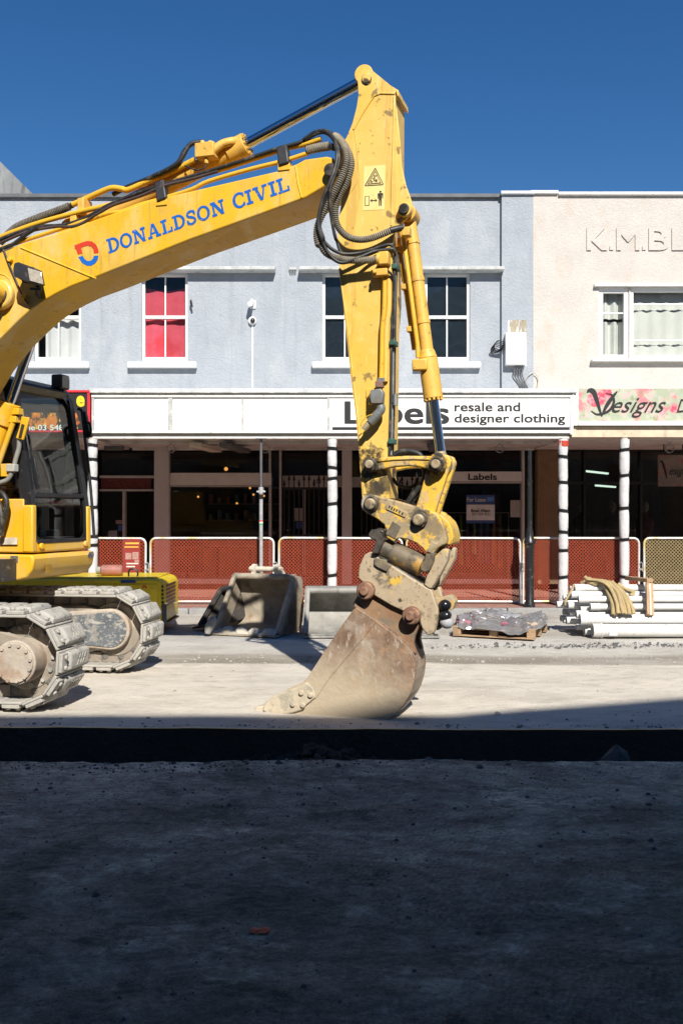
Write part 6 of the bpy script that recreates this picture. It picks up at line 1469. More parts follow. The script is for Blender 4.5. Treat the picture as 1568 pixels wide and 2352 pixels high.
for y0 in (-.13, .06):
    P_ = [pBn + tn * .085 - tdir * .05, pBn + tn * .05 - tdir * .09, pBn - tn * .05 - tdir * .09, pBn - tn * .085 - tdir * .05, pBn - tn * .075 + tdir * .3, pDn - tn * .08, pDn - tn * .04 + tdir * .07, pDn + tn * .04 + tdir * .07, pDn + tn * .08, pBn + tn * .08 + tdir * .3]
    for p in P_: p.y = y0 - BASE_V
    obj('tipping_link', G().prism(P_, (0, .07, 0)), M_link2, ex, bevel=.012)
obj('link_web', G().bar(Vector((pBn.x, 0, pBn.z)) + tdir * .12 - Vector((0, BASE_V, 0)), Vector((pDn.x, 0, pDn.z)) - tdir * .1 - Vector((0, BASE_V, 0)), .09, .15, (0, 1, 0)), M_link2, ex, bevel=.008)
for k, (pts, r) in enumerate((([c5(690, 190), c5(740, 160), c5(840, 148), c5(920, 165), c5(970, 200), c5(1000, 300), c5(1010, 420), c5(960, 520), c5(880, 620), c5(830, 700)], .022), ([c5(690, 195), c5(760, 175), c5(850, 165), c5(930, 190), c5(985, 260), c5(1020, 400), c5(980, 530), c5(900, 640), c5(860, 710)], .022), ([c5(675, 330), c5(680, 420), c5(720, 490), c5(790, 520), c5(860, 520), c5(920, 480), c5(940, 370)], .014), ([c5(1010, 440), c5(960, 500), c5(900, 580), c5(860, 690)], .026))):
    hose('hitch_hose', [(x, y, -.06 + .04 * k) for x, y in pts], r, M_hose, ex)

# --- quick hitch, upper and lower halves
VH = -.205
M_hitch = worn('hitch_paint', [(E(*pC, VH), .10, (.10, .08, .06)), (E(*pD, VH), .085, (.03, .026, .022)), (E(*c5(1100, 960), VH), .10, (.22, .17, .11)), (E(*c5(390, 700), VH), .05, (.42, .37, .29)), (E(*c5(760, 960), VH), .06, (.30, .24, .15))], amt=.55)
up_out = [c5(*q) for q in ((342, 705), (352, 650), (385, 610), (435, 594), (600, 637), (800, 692), (1000, 750), (1130, 792), (1165, 840), (1200, 920), (1220, 985), (1240, 1060), (1235, 1115), (1200, 1130), (1145, 1155), (1110, 1210), (1050, 1220), (1022, 1218), (985, 1160), (920, 1110), (840, 1075), (760, 1060), (705, 1068), (690, 1100), (600, 1048), (606, 980), (585, 915), (520, 862), (400, 792), (355, 752))]
uh = plate('quick_hitch', up_out, VH, VH + .09, M_hitch, ex, bevel=.010)
obj('hitch_plate', G().prism([E(*p, VH) + Vector((0, -2 * VH - .09, 0)) for p in up_out], (0, .09, 0)), M_hitch, uh, bevel=.010)
core = [c5(*q) for q in ((620, 760), (800, 760), (1050, 860), (1130, 1000), (1150, 1100), (1060, 1130), (900, 1060), (760, 1020), (640, 1000))]
pts = [E(*p, VH) + Vector((0, .09, 0)) for p in core]; obj('hitch_core', G().prism(pts, (0, -2 * VH - .18, 0)), M_blackm, uh)
pinv('hitch_pin', pC, .044, VH - .06, -VH + .06, M_pinm, uh, bevel=.010, vref=VH); pinv('pin_collar', pC, .060, VH - .02, VH + .0, M_pgrease, uh, vref=VH)
pinv('hitch_pin', pD, .045, VH - .07, -VH + .06, M_pinm, uh, bevel=.010, vref=VH); pinv('pin_collar', pD, .062, VH - .03, VH + .0, M_pgrease, uh, vref=VH)
plate('name_plate', [c5(620, 700), c5(640, 695), c5(830, 790), c5(805, 845), c5(605, 755)], VH - .01, VH - .001, M_hitch, uh, bevel=.004)
for q in ((640, 715), (665, 730), (690, 742), (715, 752), (745, 768), (775, 785)): plate('name_mark', [c5(q[0], q[1]), c5(q[0] + 14, q[1] + 6), c5(q[0] + 4, q[1] + 30), c5(q[0] - 10, q[1] + 24)], VH - .013, VH - .0102, M_blackm, uh, bevel=0)
plate('wear_pad', [c5(675, 880), c5(765, 935), c5(700, 1065), c5(600, 1015)], VH - .006, VH - .001, M_dirty, uh, bevel=.003)
plate('wear_pad', [c5(1080, 1090), c5(1150, 1120), c5(1100, 1225), c5(1035, 1195)], VH - .012, VH - .001, M_pinm, uh, bevel=.003)
M_hook = worn('hook_paint', [], amt=.0)
hk = [E(*c5(*q), -.05) for q in ((1135, 795), (1200, 830), (1260, 890), (1290, 960), (1312, 1050), (1300, 1115), (1270, 1130), (1235, 1125), (1245, 1060), (1220, 960), (1180, 860))]
obj('yellow_guard', G().prism(hk, (0, .32, 0)), M_hook, uh, bevel=.010)
obj('latch_arm', G().prism([E(*c5(*q), -.24) for q in ((420, 1020), (455, 965), (490, 975), (520, 950), (585, 985), (590, 1060), (560, 1130), (520, 1220), (455, 1215), (500, 1080), (440, 1060))], (0, .10, 0)), M_pgrease, uh, bevel=.008)
obj('latch_arm', G().prism([E(*c5(*q), -.24) + Vector((0, .38, 0)) for q in ((420, 1020), (455, 965), (490, 975), (520, 950), (585, 985), (590, 1060), (560, 1130), (520, 1220), (455, 1215), (500, 1080), (440, 1060))], (0, .10, 0)), M_pgrease, uh, bevel=.008)
M_tcyl = mat('tilt_cylinder_paint', (.14, .11, .07), .6, .1, var=.4, scale=5, spots=(((.55, .30, .05), 6, .56, .66, .7), ((.05, .045, .04), 8, .55, .65, .7)))
t0, t1 = E(*c5(560, 1155), -.12), E(*c5(990, 1345), -.12)
tc_ = obj('tilt_cylinder', G().cyl(t0, t0.lerp(t1, .3), .075, n=24).cyl(t0.lerp(t1, .28), t1, .090, n=24), M_tcyl, uh, bevel=.006)
obj('tilt_leg', G().prism([E(*c5(*q), -.24) for q in ((1015, 1225), (1110, 1210), (1105, 1300), (1060, 1400), (1010, 1425), (955, 1390), (965, 1320), (1005, 1290))], (0, .36, 0)), M_tcyl, uh, bevel=.012)
VQ = -.195
M_lower = worn('lower_hitch_paint', [(E(*e2(720, 780), VQ), .02, (.04, .035, .03))], ycol=(.66, .42, .06), dirt_haze=(.40, .32, .23), amt=1.05)
low_out = [c5(*q) for q in ((318, 1400), (330, 1340), (380, 1230), (430, 1205), (480, 1195), (495, 1240), (560, 1290), (650, 1330), (740, 1390), (850, 1462), (930, 1512), (992, 1548), (1065, 1590))] + [e2(*q) for q in ((1170, 620), (1215, 760), (1265, 900), (1265, 1020), (1210, 1240), (1150, 1285), (1105, 1275), (1035, 1180), (1005, 1090), (1010, 980), (960, 1000), (820, 960), (600, 860), (330, 700), (240, 560), (160, 500), (120, 460))]
lh = plate('hitch_cradle', low_out, VQ, VQ + .08, M_lower, ex, bevel=.012)
obj('cradle_plate', G().prism([E(*p, VQ) + Vector((0, -2 * VQ - .08, 0)) for p in low_out], (0, .08, 0)), M_lower, lh, bevel=.012)
obj('cradle_core', G().prism([E(*p, VQ) + Vector((0, .08, 0)) for p in ([c5(*q) for q in ((440, 1400), (560, 1340), (740, 1430), (930, 1550))] + [e2(*q) for q in ((1100, 700), (1150, 900), (1000, 850), (700, 700), (430, 560))])], (0, -2 * VQ - .16, 0)), M_lower, lh)
plate('grease_plate', [e2(350, 165), e2(520, 200), e2(555, 300), e2(530, 370), e2(400, 310), e2(345, 270)], VQ - .022, VQ - .001, M_dirty, lh, bevel=.006)
rarm = [c5(*q) for q in ((1195, 1175), (1215, 1165), (1258, 1180), (1248, 1290), (1165, 1450), (1090, 1580), (1060, 1592), (1000, 1548), (1035, 1430), (1110, 1250))]
plate('cradle_arm', rarm, -.20, -.10, M_lower, lh, bevel=.010)
obj('cradle_arm', G().prism([E(*p, -.20) + Vector((0, .30, 0)) for p in rarm], (0, .10, 0)), M_lower, lh, bevel=.010)
hose('cradle_hose', [(*c5(520, 1240), -.15), (*c5(600, 1285), -.15), (*c5(680, 1330), -.15), (*c5(760, 1400), -.15), (*c5(900, 1490), -.15)], .018, M_hose, lh)
hose('cradle_hose', [(*c5(560, 1230), -.10), (*c5(640, 1290), -.10), (*c5(720, 1370), -.10), (*c5(840, 1455), -.10)], .018, M_hose, lh)
M_clean = mat('coupler_yellow', (.62, .38, .05), .6, var=.15, spots=(((.38, .31, .22), 5, .40, .55, .9), ((.1, .08, .06), 12, .6, .68, .6)))
cp = [e2(*q) for q in ((1195, 640), (1235, 740), (1300, 745), (1400, 708), (1460, 720), (1510, 800), (1480, 900), (1440, 930), (1420, 850), (1330, 810), (1310, 980), (1240, 1060), (1255, 900))]
plate('coupler_bracket', cp, -.12, .02, M_clean, lh, bevel=.010)
for q, r, m in (((1365, 850), .050, 0), ((1370, 1000), .050, 0), ((1390, 1100), .050, 1)):
    p = E(*e2(*q), -.14); g = G().ball(p, r, 16, (1, 1, .92))
    for v in g.v: v += .006 * Vector((noise.noise(v * 30), noise.noise(v * 30 + Vector((7, 0, 0))), noise.noise(v * 25)))
    obj('coupling_cover', g, (mat('cover_black', (.012, .012, .014), .25, var=.3), mat('cover_grey', (.38, .38, .39), .6, var=.2, scale=20))[m], lh, smooth=80)

# --- bucket
HK = .205
bz = E(880, 1500, -HK)
M_bucket = mat('bucket_rust', (.24, .155, .10), .8, .1, var=.3, scale=4, spots=(((.30, .19, .115), 3, .45, .62, .8), ((.14, .08, .052), 4, .50, .64, .75), ((.38, .32, .26), 6, .52, .68, .65), ((.50, .44, .36), 30, .60, .70, .55, (1, 1, .35)), ((.40, .21, .09), 12, .60, .72, .5)), bump=.4, bscale=30)
nt = M_bucket.node_tree; N, L = nt.nodes, nt.links; bsd = N['Principled BSDF']; src = bsd.inputs['Base Color'].links[0].from_socket
tcb = N.new('ShaderNodeTexCoord'); sxb = N.new('ShaderNodeSeparateXYZ'); L.new(tcb.outputs['Object'], sxb.inputs[0])   # dried mud climbs from the cutting edge
nzb = N.new('ShaderNodeTexNoise'); nzb.inputs['Scale'].default_value = 3.2; nzb.inputs['Detail'].default_value = 9; nzb.inputs['Roughness'].default_value = .65; L.new(tcb.outputs['Object'], nzb.inputs['Vector'])
k1 = N.new('ShaderNodeMath'); k1.operation = 'MULTIPLY_ADD'; k1.inputs[1].default_value = .75; L.new(nzb.outputs[0], k1.inputs[0]); L.new(sxb.outputs[2], k1.inputs[2])
k2 = N.new('ShaderNodeMath'); k2.operation = 'MULTIPLY_ADD'; k2.inputs[1].default_value = .28; L.new(sxb.outputs[0], k2.inputs[0]); L.new(k1.outputs[0], k2.inputs[2])
r1 = N.new('ShaderNodeMapRange'); r1.inputs[1].default_value = 2.02; r1.inputs[2].default_value = 1.58; r1.inputs[4].default_value = .93; L.new(k2.outputs[0], r1.inputs[0])
mxb = N.new('ShaderNodeMix'); mxb.data_type = 'RGBA'; L.new(r1.outputs[0], mxb.inputs[0]); L.new(src, mxb.inputs[6]); mxb.inputs[7].default_value = (.47, .39, .275, 1)
L.new(mxb.outputs[2], bsd.inputs['Base Color'])
side = [c6(*q) for q in ((838, 232), (905, 275), (960, 310), (1060, 385), (1140, 450), (1190, 500), (1212, 545), (1228, 600), (1234, 660), (1226, 730), (1200, 820), (1165, 880), (1125, 930), (1085, 972), (1030, 1000), (900, 1012), (750, 1004), (600, 986), (480, 968), (400, 950), (330, 945), (250, 935), (207, 930), (214, 892), (268, 835), (350, 800), (440, 770), (500, 715), (548, 640), (640, 500), (740, 352), (815, 248))]
bk = plate('bucket', side, -HK, -HK + .03, M_bucket, ex, bevel=.006)
sp_ = [E(*p, -HK) for p in side]
obj('far_side', G().prism([p + Vector((0, 2 * HK - .03, 0)) for p in sp_], (0, .03, 0)), M_bucket, bk, bevel=.006)
wr = [E(*c6(*q), -HK) for q in ((905, 275), (1060, 385), (1190, 500), (1212, 545), (1228, 600), (1234, 660), (1226, 730), (1200, 820), (1165, 880), (1125, 930), (1085, 972), (1030, 1000), (900, 1012), (750, 1004), (600, 986), (480, 968), (330, 945), (214, 930))]
cenb = E(*c6(850, 650), -HK); g = G()
for a, b in zip(wr, wr[1:]):
    ia, ib = a + (cenb - a).normalized() * .03, b + (cenb - b).normalized() * .03
    k = Vector((0, .031, 0)); w_ = Vector((0, 2 * HK - .031, 0))
    g.hexa([a + k, b + k, ib + k, ia + k], [a + w_, b + w_, ib + w_, ia + w_])
obj('wrapper', g, M_bucket, bk, smooth=50)
weld([c6(965, 330), c6(880, 440), c6(760, 580), c6(660, 700), c6(560, 845)], .006, bk, -HK - .001, M_bucket)
weld([c6(840, 240), c6(905, 282), c6(965, 322), c6(1065, 398), c6(1140, 462), c6(1180, 515), c6(1206, 552)], .014, bk, -HK + .012, M_bucket, 'top_edge')
eo = [c6(*q) for q in ((850, 66), (898, 50), (945, 62), (985, 100), (1020, 138), (1080, 180), (1160, 215), (1210, 224), (1258, 255), (1277, 305), (1262, 355), (1232, 420), (1222, 470), (1240, 545), (1180, 520), (1060, 400), (960, 325), (860, 262), (815, 205), (845, 150), (838, 100))]
M_earm = mat('ear_rust', (.24, .135, .075), .8, .1, var=.3, scale=4, spots=(((.32, .20, .11), 3, .45, .62, .8), ((.16, .15, .11), 5, .52, .66, .8), ((.42, .34, .25), 16, .62, .72, .4)), bump=.25, bscale=30)
VE = -.15
plate('ear', eo, VE, VE + .06, M_earm, bk, bevel=.008)
obj('ear', G().prism([E(*p, VE) + Vector((0, .24, 0)) for p in eo], (0, .06, 0)), M_earm, bk, bevel=.008)
obj('top_plate', G().prism([E(*c6(*q), -HK) + Vector((0, .031, 0)) for q in ((822, 205), (905, 268), (1060, 378), (1190, 492), (1180, 510), (1050, 396), (900, 285), (815, 225))], (0, 2 * HK - .062, 0)), M_bucket, bk)
M_rpin = mat('rusty_pin', (.24, .125, .08), .7, .3, var=.3, scale=14, spots=(((.36, .22, .14), 9, .5, .62, .7), ((.07, .04, .03), 12, .6, .7, .6)), bump=.25, bscale=40)
for q in ((895, 118), (1205, 288)):
    pinv('ear_boss', c6(*q), .070, VE - .10, VE + .06, M_rpin, bk, bevel=.012, vref=VE - .10, n=32)
    pinv('ear_pin', c6(q[0] - 8, q[1] + 2), .036, VE - .125, VE - .09, M_rpin, bk, bevel=.008, vref=VE - .12)
M_mud2 = mat('bucket_mud', (.50, .425, .31), .95, var=.14, scale=6, spots=(((.34, .31, .24), 7, .53, .6, .85),), bump=.6, bscale=26)
cut = [c6(*q) for q in ((205, 930), (214, 888), (268, 832), (350, 800), (440, 768), (500, 735), (552, 780), (560, 840), (500, 890), (470, 925), (400, 948), (300, 962), (230, 950))]
plate('side_cutter', cut, -HK - .025, -HK - .001, M_mud2, bk, bevel=.016, seg=3)
for q in ((463, 810), (525, 826), (474, 893), (405, 888)): pinv('bolt', c6(*q), .022, -HK - .042, -HK - .024, M_mud2, bk, bevel=.008, n=16)
for k in range(3):
    v = -HK + .02 + k * .19
    dv = Vector((0, v + HK, .03))
    T_ = [E(*c6(*q), -HK) + dv for q in ((300, 975), (240, 985), (150, 985), (130, 962), (152, 930), (220, 922), (320, 935))]
    obj('tooth', G().prism(T_, (0, .085, 0)), M_mud2, bk, bevel=.014, seg=3)
obj('cutting_edge', G().prism([E(*c6(*q), -HK) + Vector((0, .031, 0)) for q in ((220, 930), (480, 950), (480, 972), (300, 976), (220, 958))], (0, 2 * HK - .062, 0)), M_mud2, bk, bevel=.006)

# --- boom cylinders
pn = E(-4, 675, -.31); hd = E(24, 925, .34)
pf = Vector((pn.x, .34 - BASE_V, pn.z)); hdir = (pf - hd).normalized()
ft = hd - hdir * 1.35
for s, y in (('far', .34), ('near', -.36)):
    dy = Vector((0, y - .34, 0))
    c_ = obj('boom_cylinder', G().cyl(ft + dy, hd + dy - hdir * .02, .080, n=28), M_cab, ex)
    obj('rod', G().cyl(hd + dy, pf + dy, .045, n=28), M_chrome, c_, smooth=60)
    obj('gland', G().cyl(hd + dy - hdir * .22, hd + dy, .100, n=28), M_cab, c_, bevel=.006)
    obj('rod_eye', G().cyl(pf + dy + Vector((0, -.06, 0)), pf + dy + Vector((0, .06, 0)), .085, n=24), M_cab, c_, bevel=.006)
    sdv = hdir.cross(Vector((0, 1, 0))).normalized(); sdv = sdv if sdv.x > 0 else -sdv
    obj('feed_pipe', G().tube([hd + dy - hdir * .16 + sdv * .12 + Vector((0, -.03, 0)), hd + dy - hdir * .5 + sdv * .12 + Vector((0, -.03, 0)), hd + dy - hdir * 1.1 + sdv * .11 + Vector((0, -.03, 0))], .025, 12), M_cab, c_, smooth=70)
    for q in (.05, .13): obj('port_block', G().box(*(lambda p: (p.x - .04, p.x + .04, p.y - .05, p.y + .03, p.z - .03, p.z + .03))(hd + dy - hdir * q + sdv * .11)), M_cab, c_, bevel=.006)
gp = [e3(*q) for q in ((245, 545), (335, 560), (265, 818), (180, 795), (225, 660))]
plate('cylinder_guard', gp, .26, .28, M_cab, ex, bevel=.004)
obj('lettering', text_on('1', E(*e3(212, 790), .257), E(*e3(246, 800), .257), .13, (0, -1, 0), .002, .0), M_db, ex, smooth=0)
hose('cab_hose', [(*e3(220, 820), .3), (*e3(215, 920), .3), (*e3(180, 1040), .29), (*e3(150, 1160), .28), (*e3(90, 1270), .27), (*e3(0, 1310), .26)], .022, mat('grey_hose', (.22, .22, .2), .7, var=.2), ex)
a = E(*e3(150, 1140), .28); obj('hose_clip', G().box(a.x - .05, a.x + .04, a.y - .04, a.y + .03, a.z - .035, a.z + .035), mat('clip_grey', (.4, .4, .37), .6), ex, bevel=.006)
a = E(*e3(75, 1165), .28); obj('clip_bracket', G().box(a.x - .06, a.x + .05, a.y - .01, a.y + .02, a.z - .06, a.z + .06), M_cab, ex, bevel=.004)
hose('cab_hose', [(*e3(0, 1415), .26), (*e3(50, 1460), .25), (*e3(80, 1550), .25), (*e3(60, 1680), .25), (*e3(30, 1800), .26), (*e3(10, 1920), .26)], .024, M_hose, ex)
hose('cab_hose', [(*e3(-30, 1500), .24), (*e3(10, 1620), .24), (*e3(20, 1740), .24), (*e3(0, 1900), .25)], .024, M_hose, ex)

# --- cab
VA, VB = .36, 1.34
u0 = E(75, 1262, VA).x
def cw(y, far=True): return E(200, y, VB if far else VA).z
prof = [(u0, 1.215), (u0 - .005, cw(1163)), (E(182, 1015, VB).x, cw(1015)), (E(168, 922, VB).x, cw(922)), (E(160, 900, VB).x - .03, cw(900)), (E(150, 893, VB).x - .10, cw(893) + .01), (u0 - .9, 2.93), (u0 - 1.55, 2.92), (u0 - 1.65, 2.85), (u0 - 1.68, 1.215)]
M_cabblk = mat('cab_black', (.014, .015, .018), .45, var=.3, scale=6, spots=(((.12, .12, .12), 20, .64, .75, .4),))
M_cabglass = glass('cab_glass', (.74, .82, .79), ior=1.6, dirt_haze=.008)
def pf_at(w):                                   # u of the front line at height w
    for (a, wa), (b, wb) in zip(prof, prof[1:6]):
        if wa <= w <= wb: return a + (b - a) * (w - wa) / (wb - wa)
    return prof[4][0]
cab = obj('cab', G().prism([(a, VA - BASE_V, w) for a, w in ((u0, 1.215), (u0, 1.33), (u0 - 1.68, 1.33), (u0 - 1.68, 1.215))], (0, VB - VA, 0)), M_cab, ex, bevel=.02, seg=3)
# frame posts follow the front line
def post(v, w_, d_, name='pillar', m=None, w0=1.30, w1=2.86):
    pts = [(pf_at(w0 + (w1 - w0) * i / 14) - d_ * .5, v - BASE_V, w0 + (w1 - w0) * i / 14) for i in range(15)]
    g = G()
    for a, b in zip(pts, pts[1:]):
        a, b = Vector(a), Vector(b); y = Vector((0, w_ / 2, 0)); x = Vector((d_ / 2, 0, 0))
        g.hexa([a - x - y, a + x - y, a + x + y, a - x + y], [b - x - y, b + x - y, b + x + y, b - x + y])
    return obj(name, g, m or M_cabblk, cab, smooth=50)
post(VA + .035, .07, .12); post(VB - .035, .07, .14)
roof = [(a, w) for a, w in prof if w > 2.7]
obj('roof', G().prism([(E(160, 900, VB).x + .01, VA - BASE_V, 2.80), (E(160, 900, VB).x + .005, VA - BASE_V, 2.85), (E(150, 893, VB).x - .08, VA - BASE_V, 2.915), (u0 - .9, VA - BASE_V, 2.95), (u0 - 1.6, VA - BASE_V, 2.93), (u0 - 1.66, VA - BASE_V, 2.86), (u0 - 1.66, VA - BASE_V, 2.80)], (0, VB - VA, 0)), M_cabblk, cab, bevel=.03, seg=3)
obj('roof_trim', G().box(E(160, 900, VB).x - .02, E(160, 900, VB).x + .016, VA - BASE_V + .08, VB - BASE_V - .08, 2.765, 2.83), mat('trim_tan', (.20, .14, .05), .6, var=.2), cab, bevel=.006)
obj('rear_wall', G().box(u0 - 1.66, u0 - 1.6, VA - BASE_V, VB - BASE_V, 1.33, 2.8), M_cabblk, cab)
for v in (VA, VB - .05): obj('side_pillar', G().box(u0 - .98, u0 - .86, v - BASE_V, v - BASE_V + .05, 1.33, 2.82), M_cabblk, cab)
# lower side panel (yellow) and corner post
obj('side_panel', G().box(u0 - 1.66, u0 - .09, VA - BASE_V - .012, VA - BASE_V + .03, 1.22, E(30, 1146, VA).z), M_cab, cab, bevel=.01)
obj('corner_panel', G().box(u0 - .10, u0 + .012, VA - BASE_V - .02, VA - BASE_V + .05, 1.22, E(60, 1160, VA).z), M_cab, cab, bevel=.015)
obj('left_corner_panel', G().box(u0 - .10, u0 + .012, VB - BASE_V - .06, VB - BASE_V + .01, 1.22, E(200, 1163, VB).z), M_cab, cab, bevel=.015)
# glass
wm = E(100, 1137, VA + .1).z
def gpane(name, w0, w1, va, vb, inset=.03):
    n = 10
    return obj(name, G().grid(lambda s, t: (pf_at(w0 + (w1 - w0) * t) - inset, va + (vb - va) * s - BASE_V, w0 + (w1 - w0) * t), 2, n), M_cabglass, cab, smooth=60)
gpane('windscreen', wm + .025, 2.80, VA + .07, VB - .07); gpane('lower_windscreen', 1.32, wm - .02, VA + .07, VB - .07)
obj('screen_bar', G().box(pf_at(wm) - .05, pf_at(wm) + .005, VA + .07 - BASE_V, VB - .07 - BASE_V, wm - .018, wm + .022), M_cabblk, cab, bevel=.006)
obj('bottom_seal', G().box(u0 - .06, u0 + .008, VA + .07 - BASE_V, VB - .07 - BASE_V, 1.30, 1.335), M_cabblk, cab, bevel=.006)
for y_, sgn in ((VA + .07, 1), (VB - .07, -1)):            # rounded lower corners of the screen
    g = G().add([(u0 - .02, y_ - BASE_V, 1.33), (u0 - .02, y_ - BASE_V + sgn * .13, 1.33)] + [(u0 - .02, y_ - BASE_V + sgn * (.13 - .13 * math.sin(R(a))), 1.46 - .13 * math.cos(R(a))) for a in (20, 40, 60, 80, 90)], [tuple(range(7))])
    obj('corner_gusset', g, M_cabblk, cab)
for y_, sgn in ((VB - .07, -1),):
    w1_ = 2.78
    g = G().add([(pf_at(w1_) - .01, y_ - BASE_V, w1_ + .02), (pf_at(w1_) - .01, y_ - BASE_V + sgn * .2, w1_ + .02)] + [(pf_at(w1_ - .2 * (1 - math.cos(R(a)))) - .01, y_ - BASE_V + sgn * (.2 - .2 * math.sin(R(a))), w1_ + .02 - .22 * (1 - math.cos(R(a)))) for a in (20, 40, 60, 80, 90)], [tuple(range(7))])
    obj('corner_gusset', g, M_cabblk, cab)
for v in (VA + .004, VB - .004): obj('side_window', G().add([(u0 - .86, v - BASE_V, 1.72), (u0 - .1, v - BASE_V, 1.72), (pf_at(2.75) - .1, v - BASE_V, 2.78), (u0 - .86, v - BASE_V, 2.78)], [(0, 1, 2, 3)]), M_cabglass, cab, smooth=0)
obj('floor', G().box(u0 - 1.6, u0 - .06, VA - BASE_V + .03, VB - BASE_V - .02, 1.25, 1.345), M_cabblk, cab)
# seat, levers
cv_ = (VA + VB) / 2 - BASE_V
obj('seat', G().box(u0 - 1.25, u0 - .75, cv_ - .24, cv_ + .24, 1.60, 1.75).hexa([(u0 - 1.2, cv_ - .23, 1.75), (u0 - 1.08, cv_ - .23, 1.75), (u0 - 1.08, cv_ + .23, 1.75), (u0 - 1.2, cv_ + .23, 1.75)], [(u0 - 1.36, cv_ - .2, 2.5), (u0 - 1.26, cv_ - .2, 2.5), (u0 - 1.26, cv_ + .2, 2.5), (u0 - 1.36, cv_ + .2, 2.5)]).box(u0 - 1.2, u0 - .8, cv_ - .2, cv_ + .2, 1.345, 1.6), mat('seat_fabric', (.04, .042, .045), .9), cab, bevel=.03)
M_lev = mat('lever_grey', (.10, .16, .14), .5)
for s in (-.12, .06): obj('travel_lever', G().tube(spline([(u0 - .35, cv_ + s, 1.345), (u0 - .33, cv_ + s, 1.5), (u0 - .25, cv_ + s - .05, 1.62), (u0 - .32, cv_ + s - .1, 1.85), (u0 - .33, cv_ + s - .12, 1.95)]), .018, 8), M_lev, cab, smooth=70)
for s in (-.36, .36): obj('console', G().box(u0 - .95, u0 - .45, cv_ + s - .09, cv_ + s + .09, 1.345, 1.85).cyl((u0 - .55, cv_ + s, 1.85), (u0 - .52, cv_ + s, 2.0), .025, n=10), M_cabblk, cab, bevel=.02)
for s in (-.2, .02): obj('pedal', G().box(u0 - .26, u0 - .12, cv_ + s, cv_ + s + .11, 1.36, 1.42), M_lev, cab, bevel=.01)
# wiper, cab lamp, mirror rail
wp = [Vector((pf_at(w) + .02, v - BASE_V, w)) for v, w in ((VA + .10, wm + .06), (VA + .09, wm + .35), (VA + .08, wm + .75))]
obj('wiper', G().bar(wp[0], wp[1], .05, .02, (0, 1, 0)).bar(wp[1], wp[2], .02, .02, (0, 1, 0)), M_cabblk, cab, bevel=.004)
lp_ = E(*e3(720, 190), VB - .15)
obj('cab_lamp', G().box(lp_.x - .10, lp_.x + .02, lp_.y - .06, lp_.y + .10, lp_.z - .04, lp_.z + .11), M_cabblk, cab, bevel=.015)
obj('cab_lamp_lens', G().box(lp_.x + .0205, lp_.x + .026, lp_.y - .045, lp_.y + .085, lp_.z - .025, lp_.z + .095), mat('dull_lens', (.16, .155, .14), .3, var=.2, scale=60), cab)
q = lambda x, y, v=VB + .06: E(*c7(x, y), v)
obj('mirror_rail', G().tube(spline([q(640, 330), q(668, 345), q(680, 420), q(695, 560), q(720, 760), q(745, 1000), q(760, 1200), q(772, 1390)], 5), .016, 10), M_cabblk, cab, smooth=70)
obj('mirror', G().prism([q(*k) for k in ((672, 345), (695, 350), (722, 480), (740, 560), (700, 570), (685, 480))], (0, .05, 0)), M_cabblk, cab, bevel=.008)
obj('beacon_arm', G().tube(spline([q(690, 460), q(730, 445), q(745, 500), q(740, 560)], 5), .014, 8), M_cabblk, cab, smooth=70)
for qx in ((335, 1480), (660, 1475)): pp = E(*c7(*qx), VA if qx[0] < 400 else VB); obj('step_bolt', G().cyl((u0 + .0, pp.y + (.12 if qx[0] < 400 else -.1), 1.275), (u0 + .03, pp.y + (.12 if qx[0] < 400 else -.1), 1.275), .03, n=14), M_cab, cab, bevel=.008)
# --- revolving frame
fu = u0 + .03
plt = obj('platform', G().prism([(fu - .02, VA - .03 - BASE_V, 1.20), (fu, VA - .03 - BASE_V, 1.16), (fu - .02, VA - .03 - BASE_V, 1.06), (fu - .08, VA - .03 - BASE_V, .98), (fu - .18, VA - .03 - BASE_V, .955), (fu - 3.1, VA - .03 - BASE_V, .955), (fu - 3.1, VA - .03 - BASE_V, 1.20)], (0, VB - VA + .08, 0)), M_cab, ex, bevel=.02, seg=3)
M_dust = mat('dusty_label', (.55, .50, .40), .8, var=.3, scale=12)
obj('lettering', text_on('493', (fu + .003, E(185, 1280, VB).y - .085, 1.13), (fu + .003, E(185, 1280, VB).y + .02, 1.13), .062, (1, 0, 0), .003, .02), mat('number_blue', (.05, .07, .16), .5), plt, smooth=0)
for i in range(6):
    for j in range(7): pass
obj('vent_grille', G().box(fu - .006, fu + .004, VA + .17 - BASE_V, VA + .27 - BASE_V, 1.01, 1.085), mat('vent_dark', (.30, .17, .02), .7, var=.5, scale=70), plt)
vs_ = VA - .03 - BASE_V - .002
def lab(px, c, nm): obj(nm, G().prism([(lambda p: Vector((p.x, vs_, p.z)))(E(*e3(*q_), VA - .03)) for q_ in px], (0, -.002, 0)), c, plt, smooth=0)
lab([(0, 2180), (75, 2180), (90, 2225), (112, 2260), (110, 2300), (0, 2300)], mat('label_white', (.62, .60, .54), .7, var=.2, scale=30), 'label')
lab([(120, 2150), (208, 2150), (208, 2230), (120, 2230)], mat('label_grey', (.14, .13, .1), .6, var=.5, scale=30), 'label')
lab([(0, 1940), (200, 1940), (200, 2020), (0, 2020)], M_dust, 'label')
obj('platform_core', G().box(-2.6, u0 - .15, -.75, VA - .04 - BASE_V, .96, 1.16), M_blackm, ex)
M_body = M_cab
obj('engine_house', G().box(-2.7, -1.0, -1.2, 1.15, 1.205, 2.2), M_body, ex, bevel=.1, seg=4)
obj('side_box', G().box(-1.0, -.2, -1.2, -.55, 1.165, 1.9), M_body, ex, bevel=.05, seg=3)
obj('slew_ring', G().cyl((-.9, .1, .70), (-.9, .1, .96), .55, n=40), M_blackm, ex)

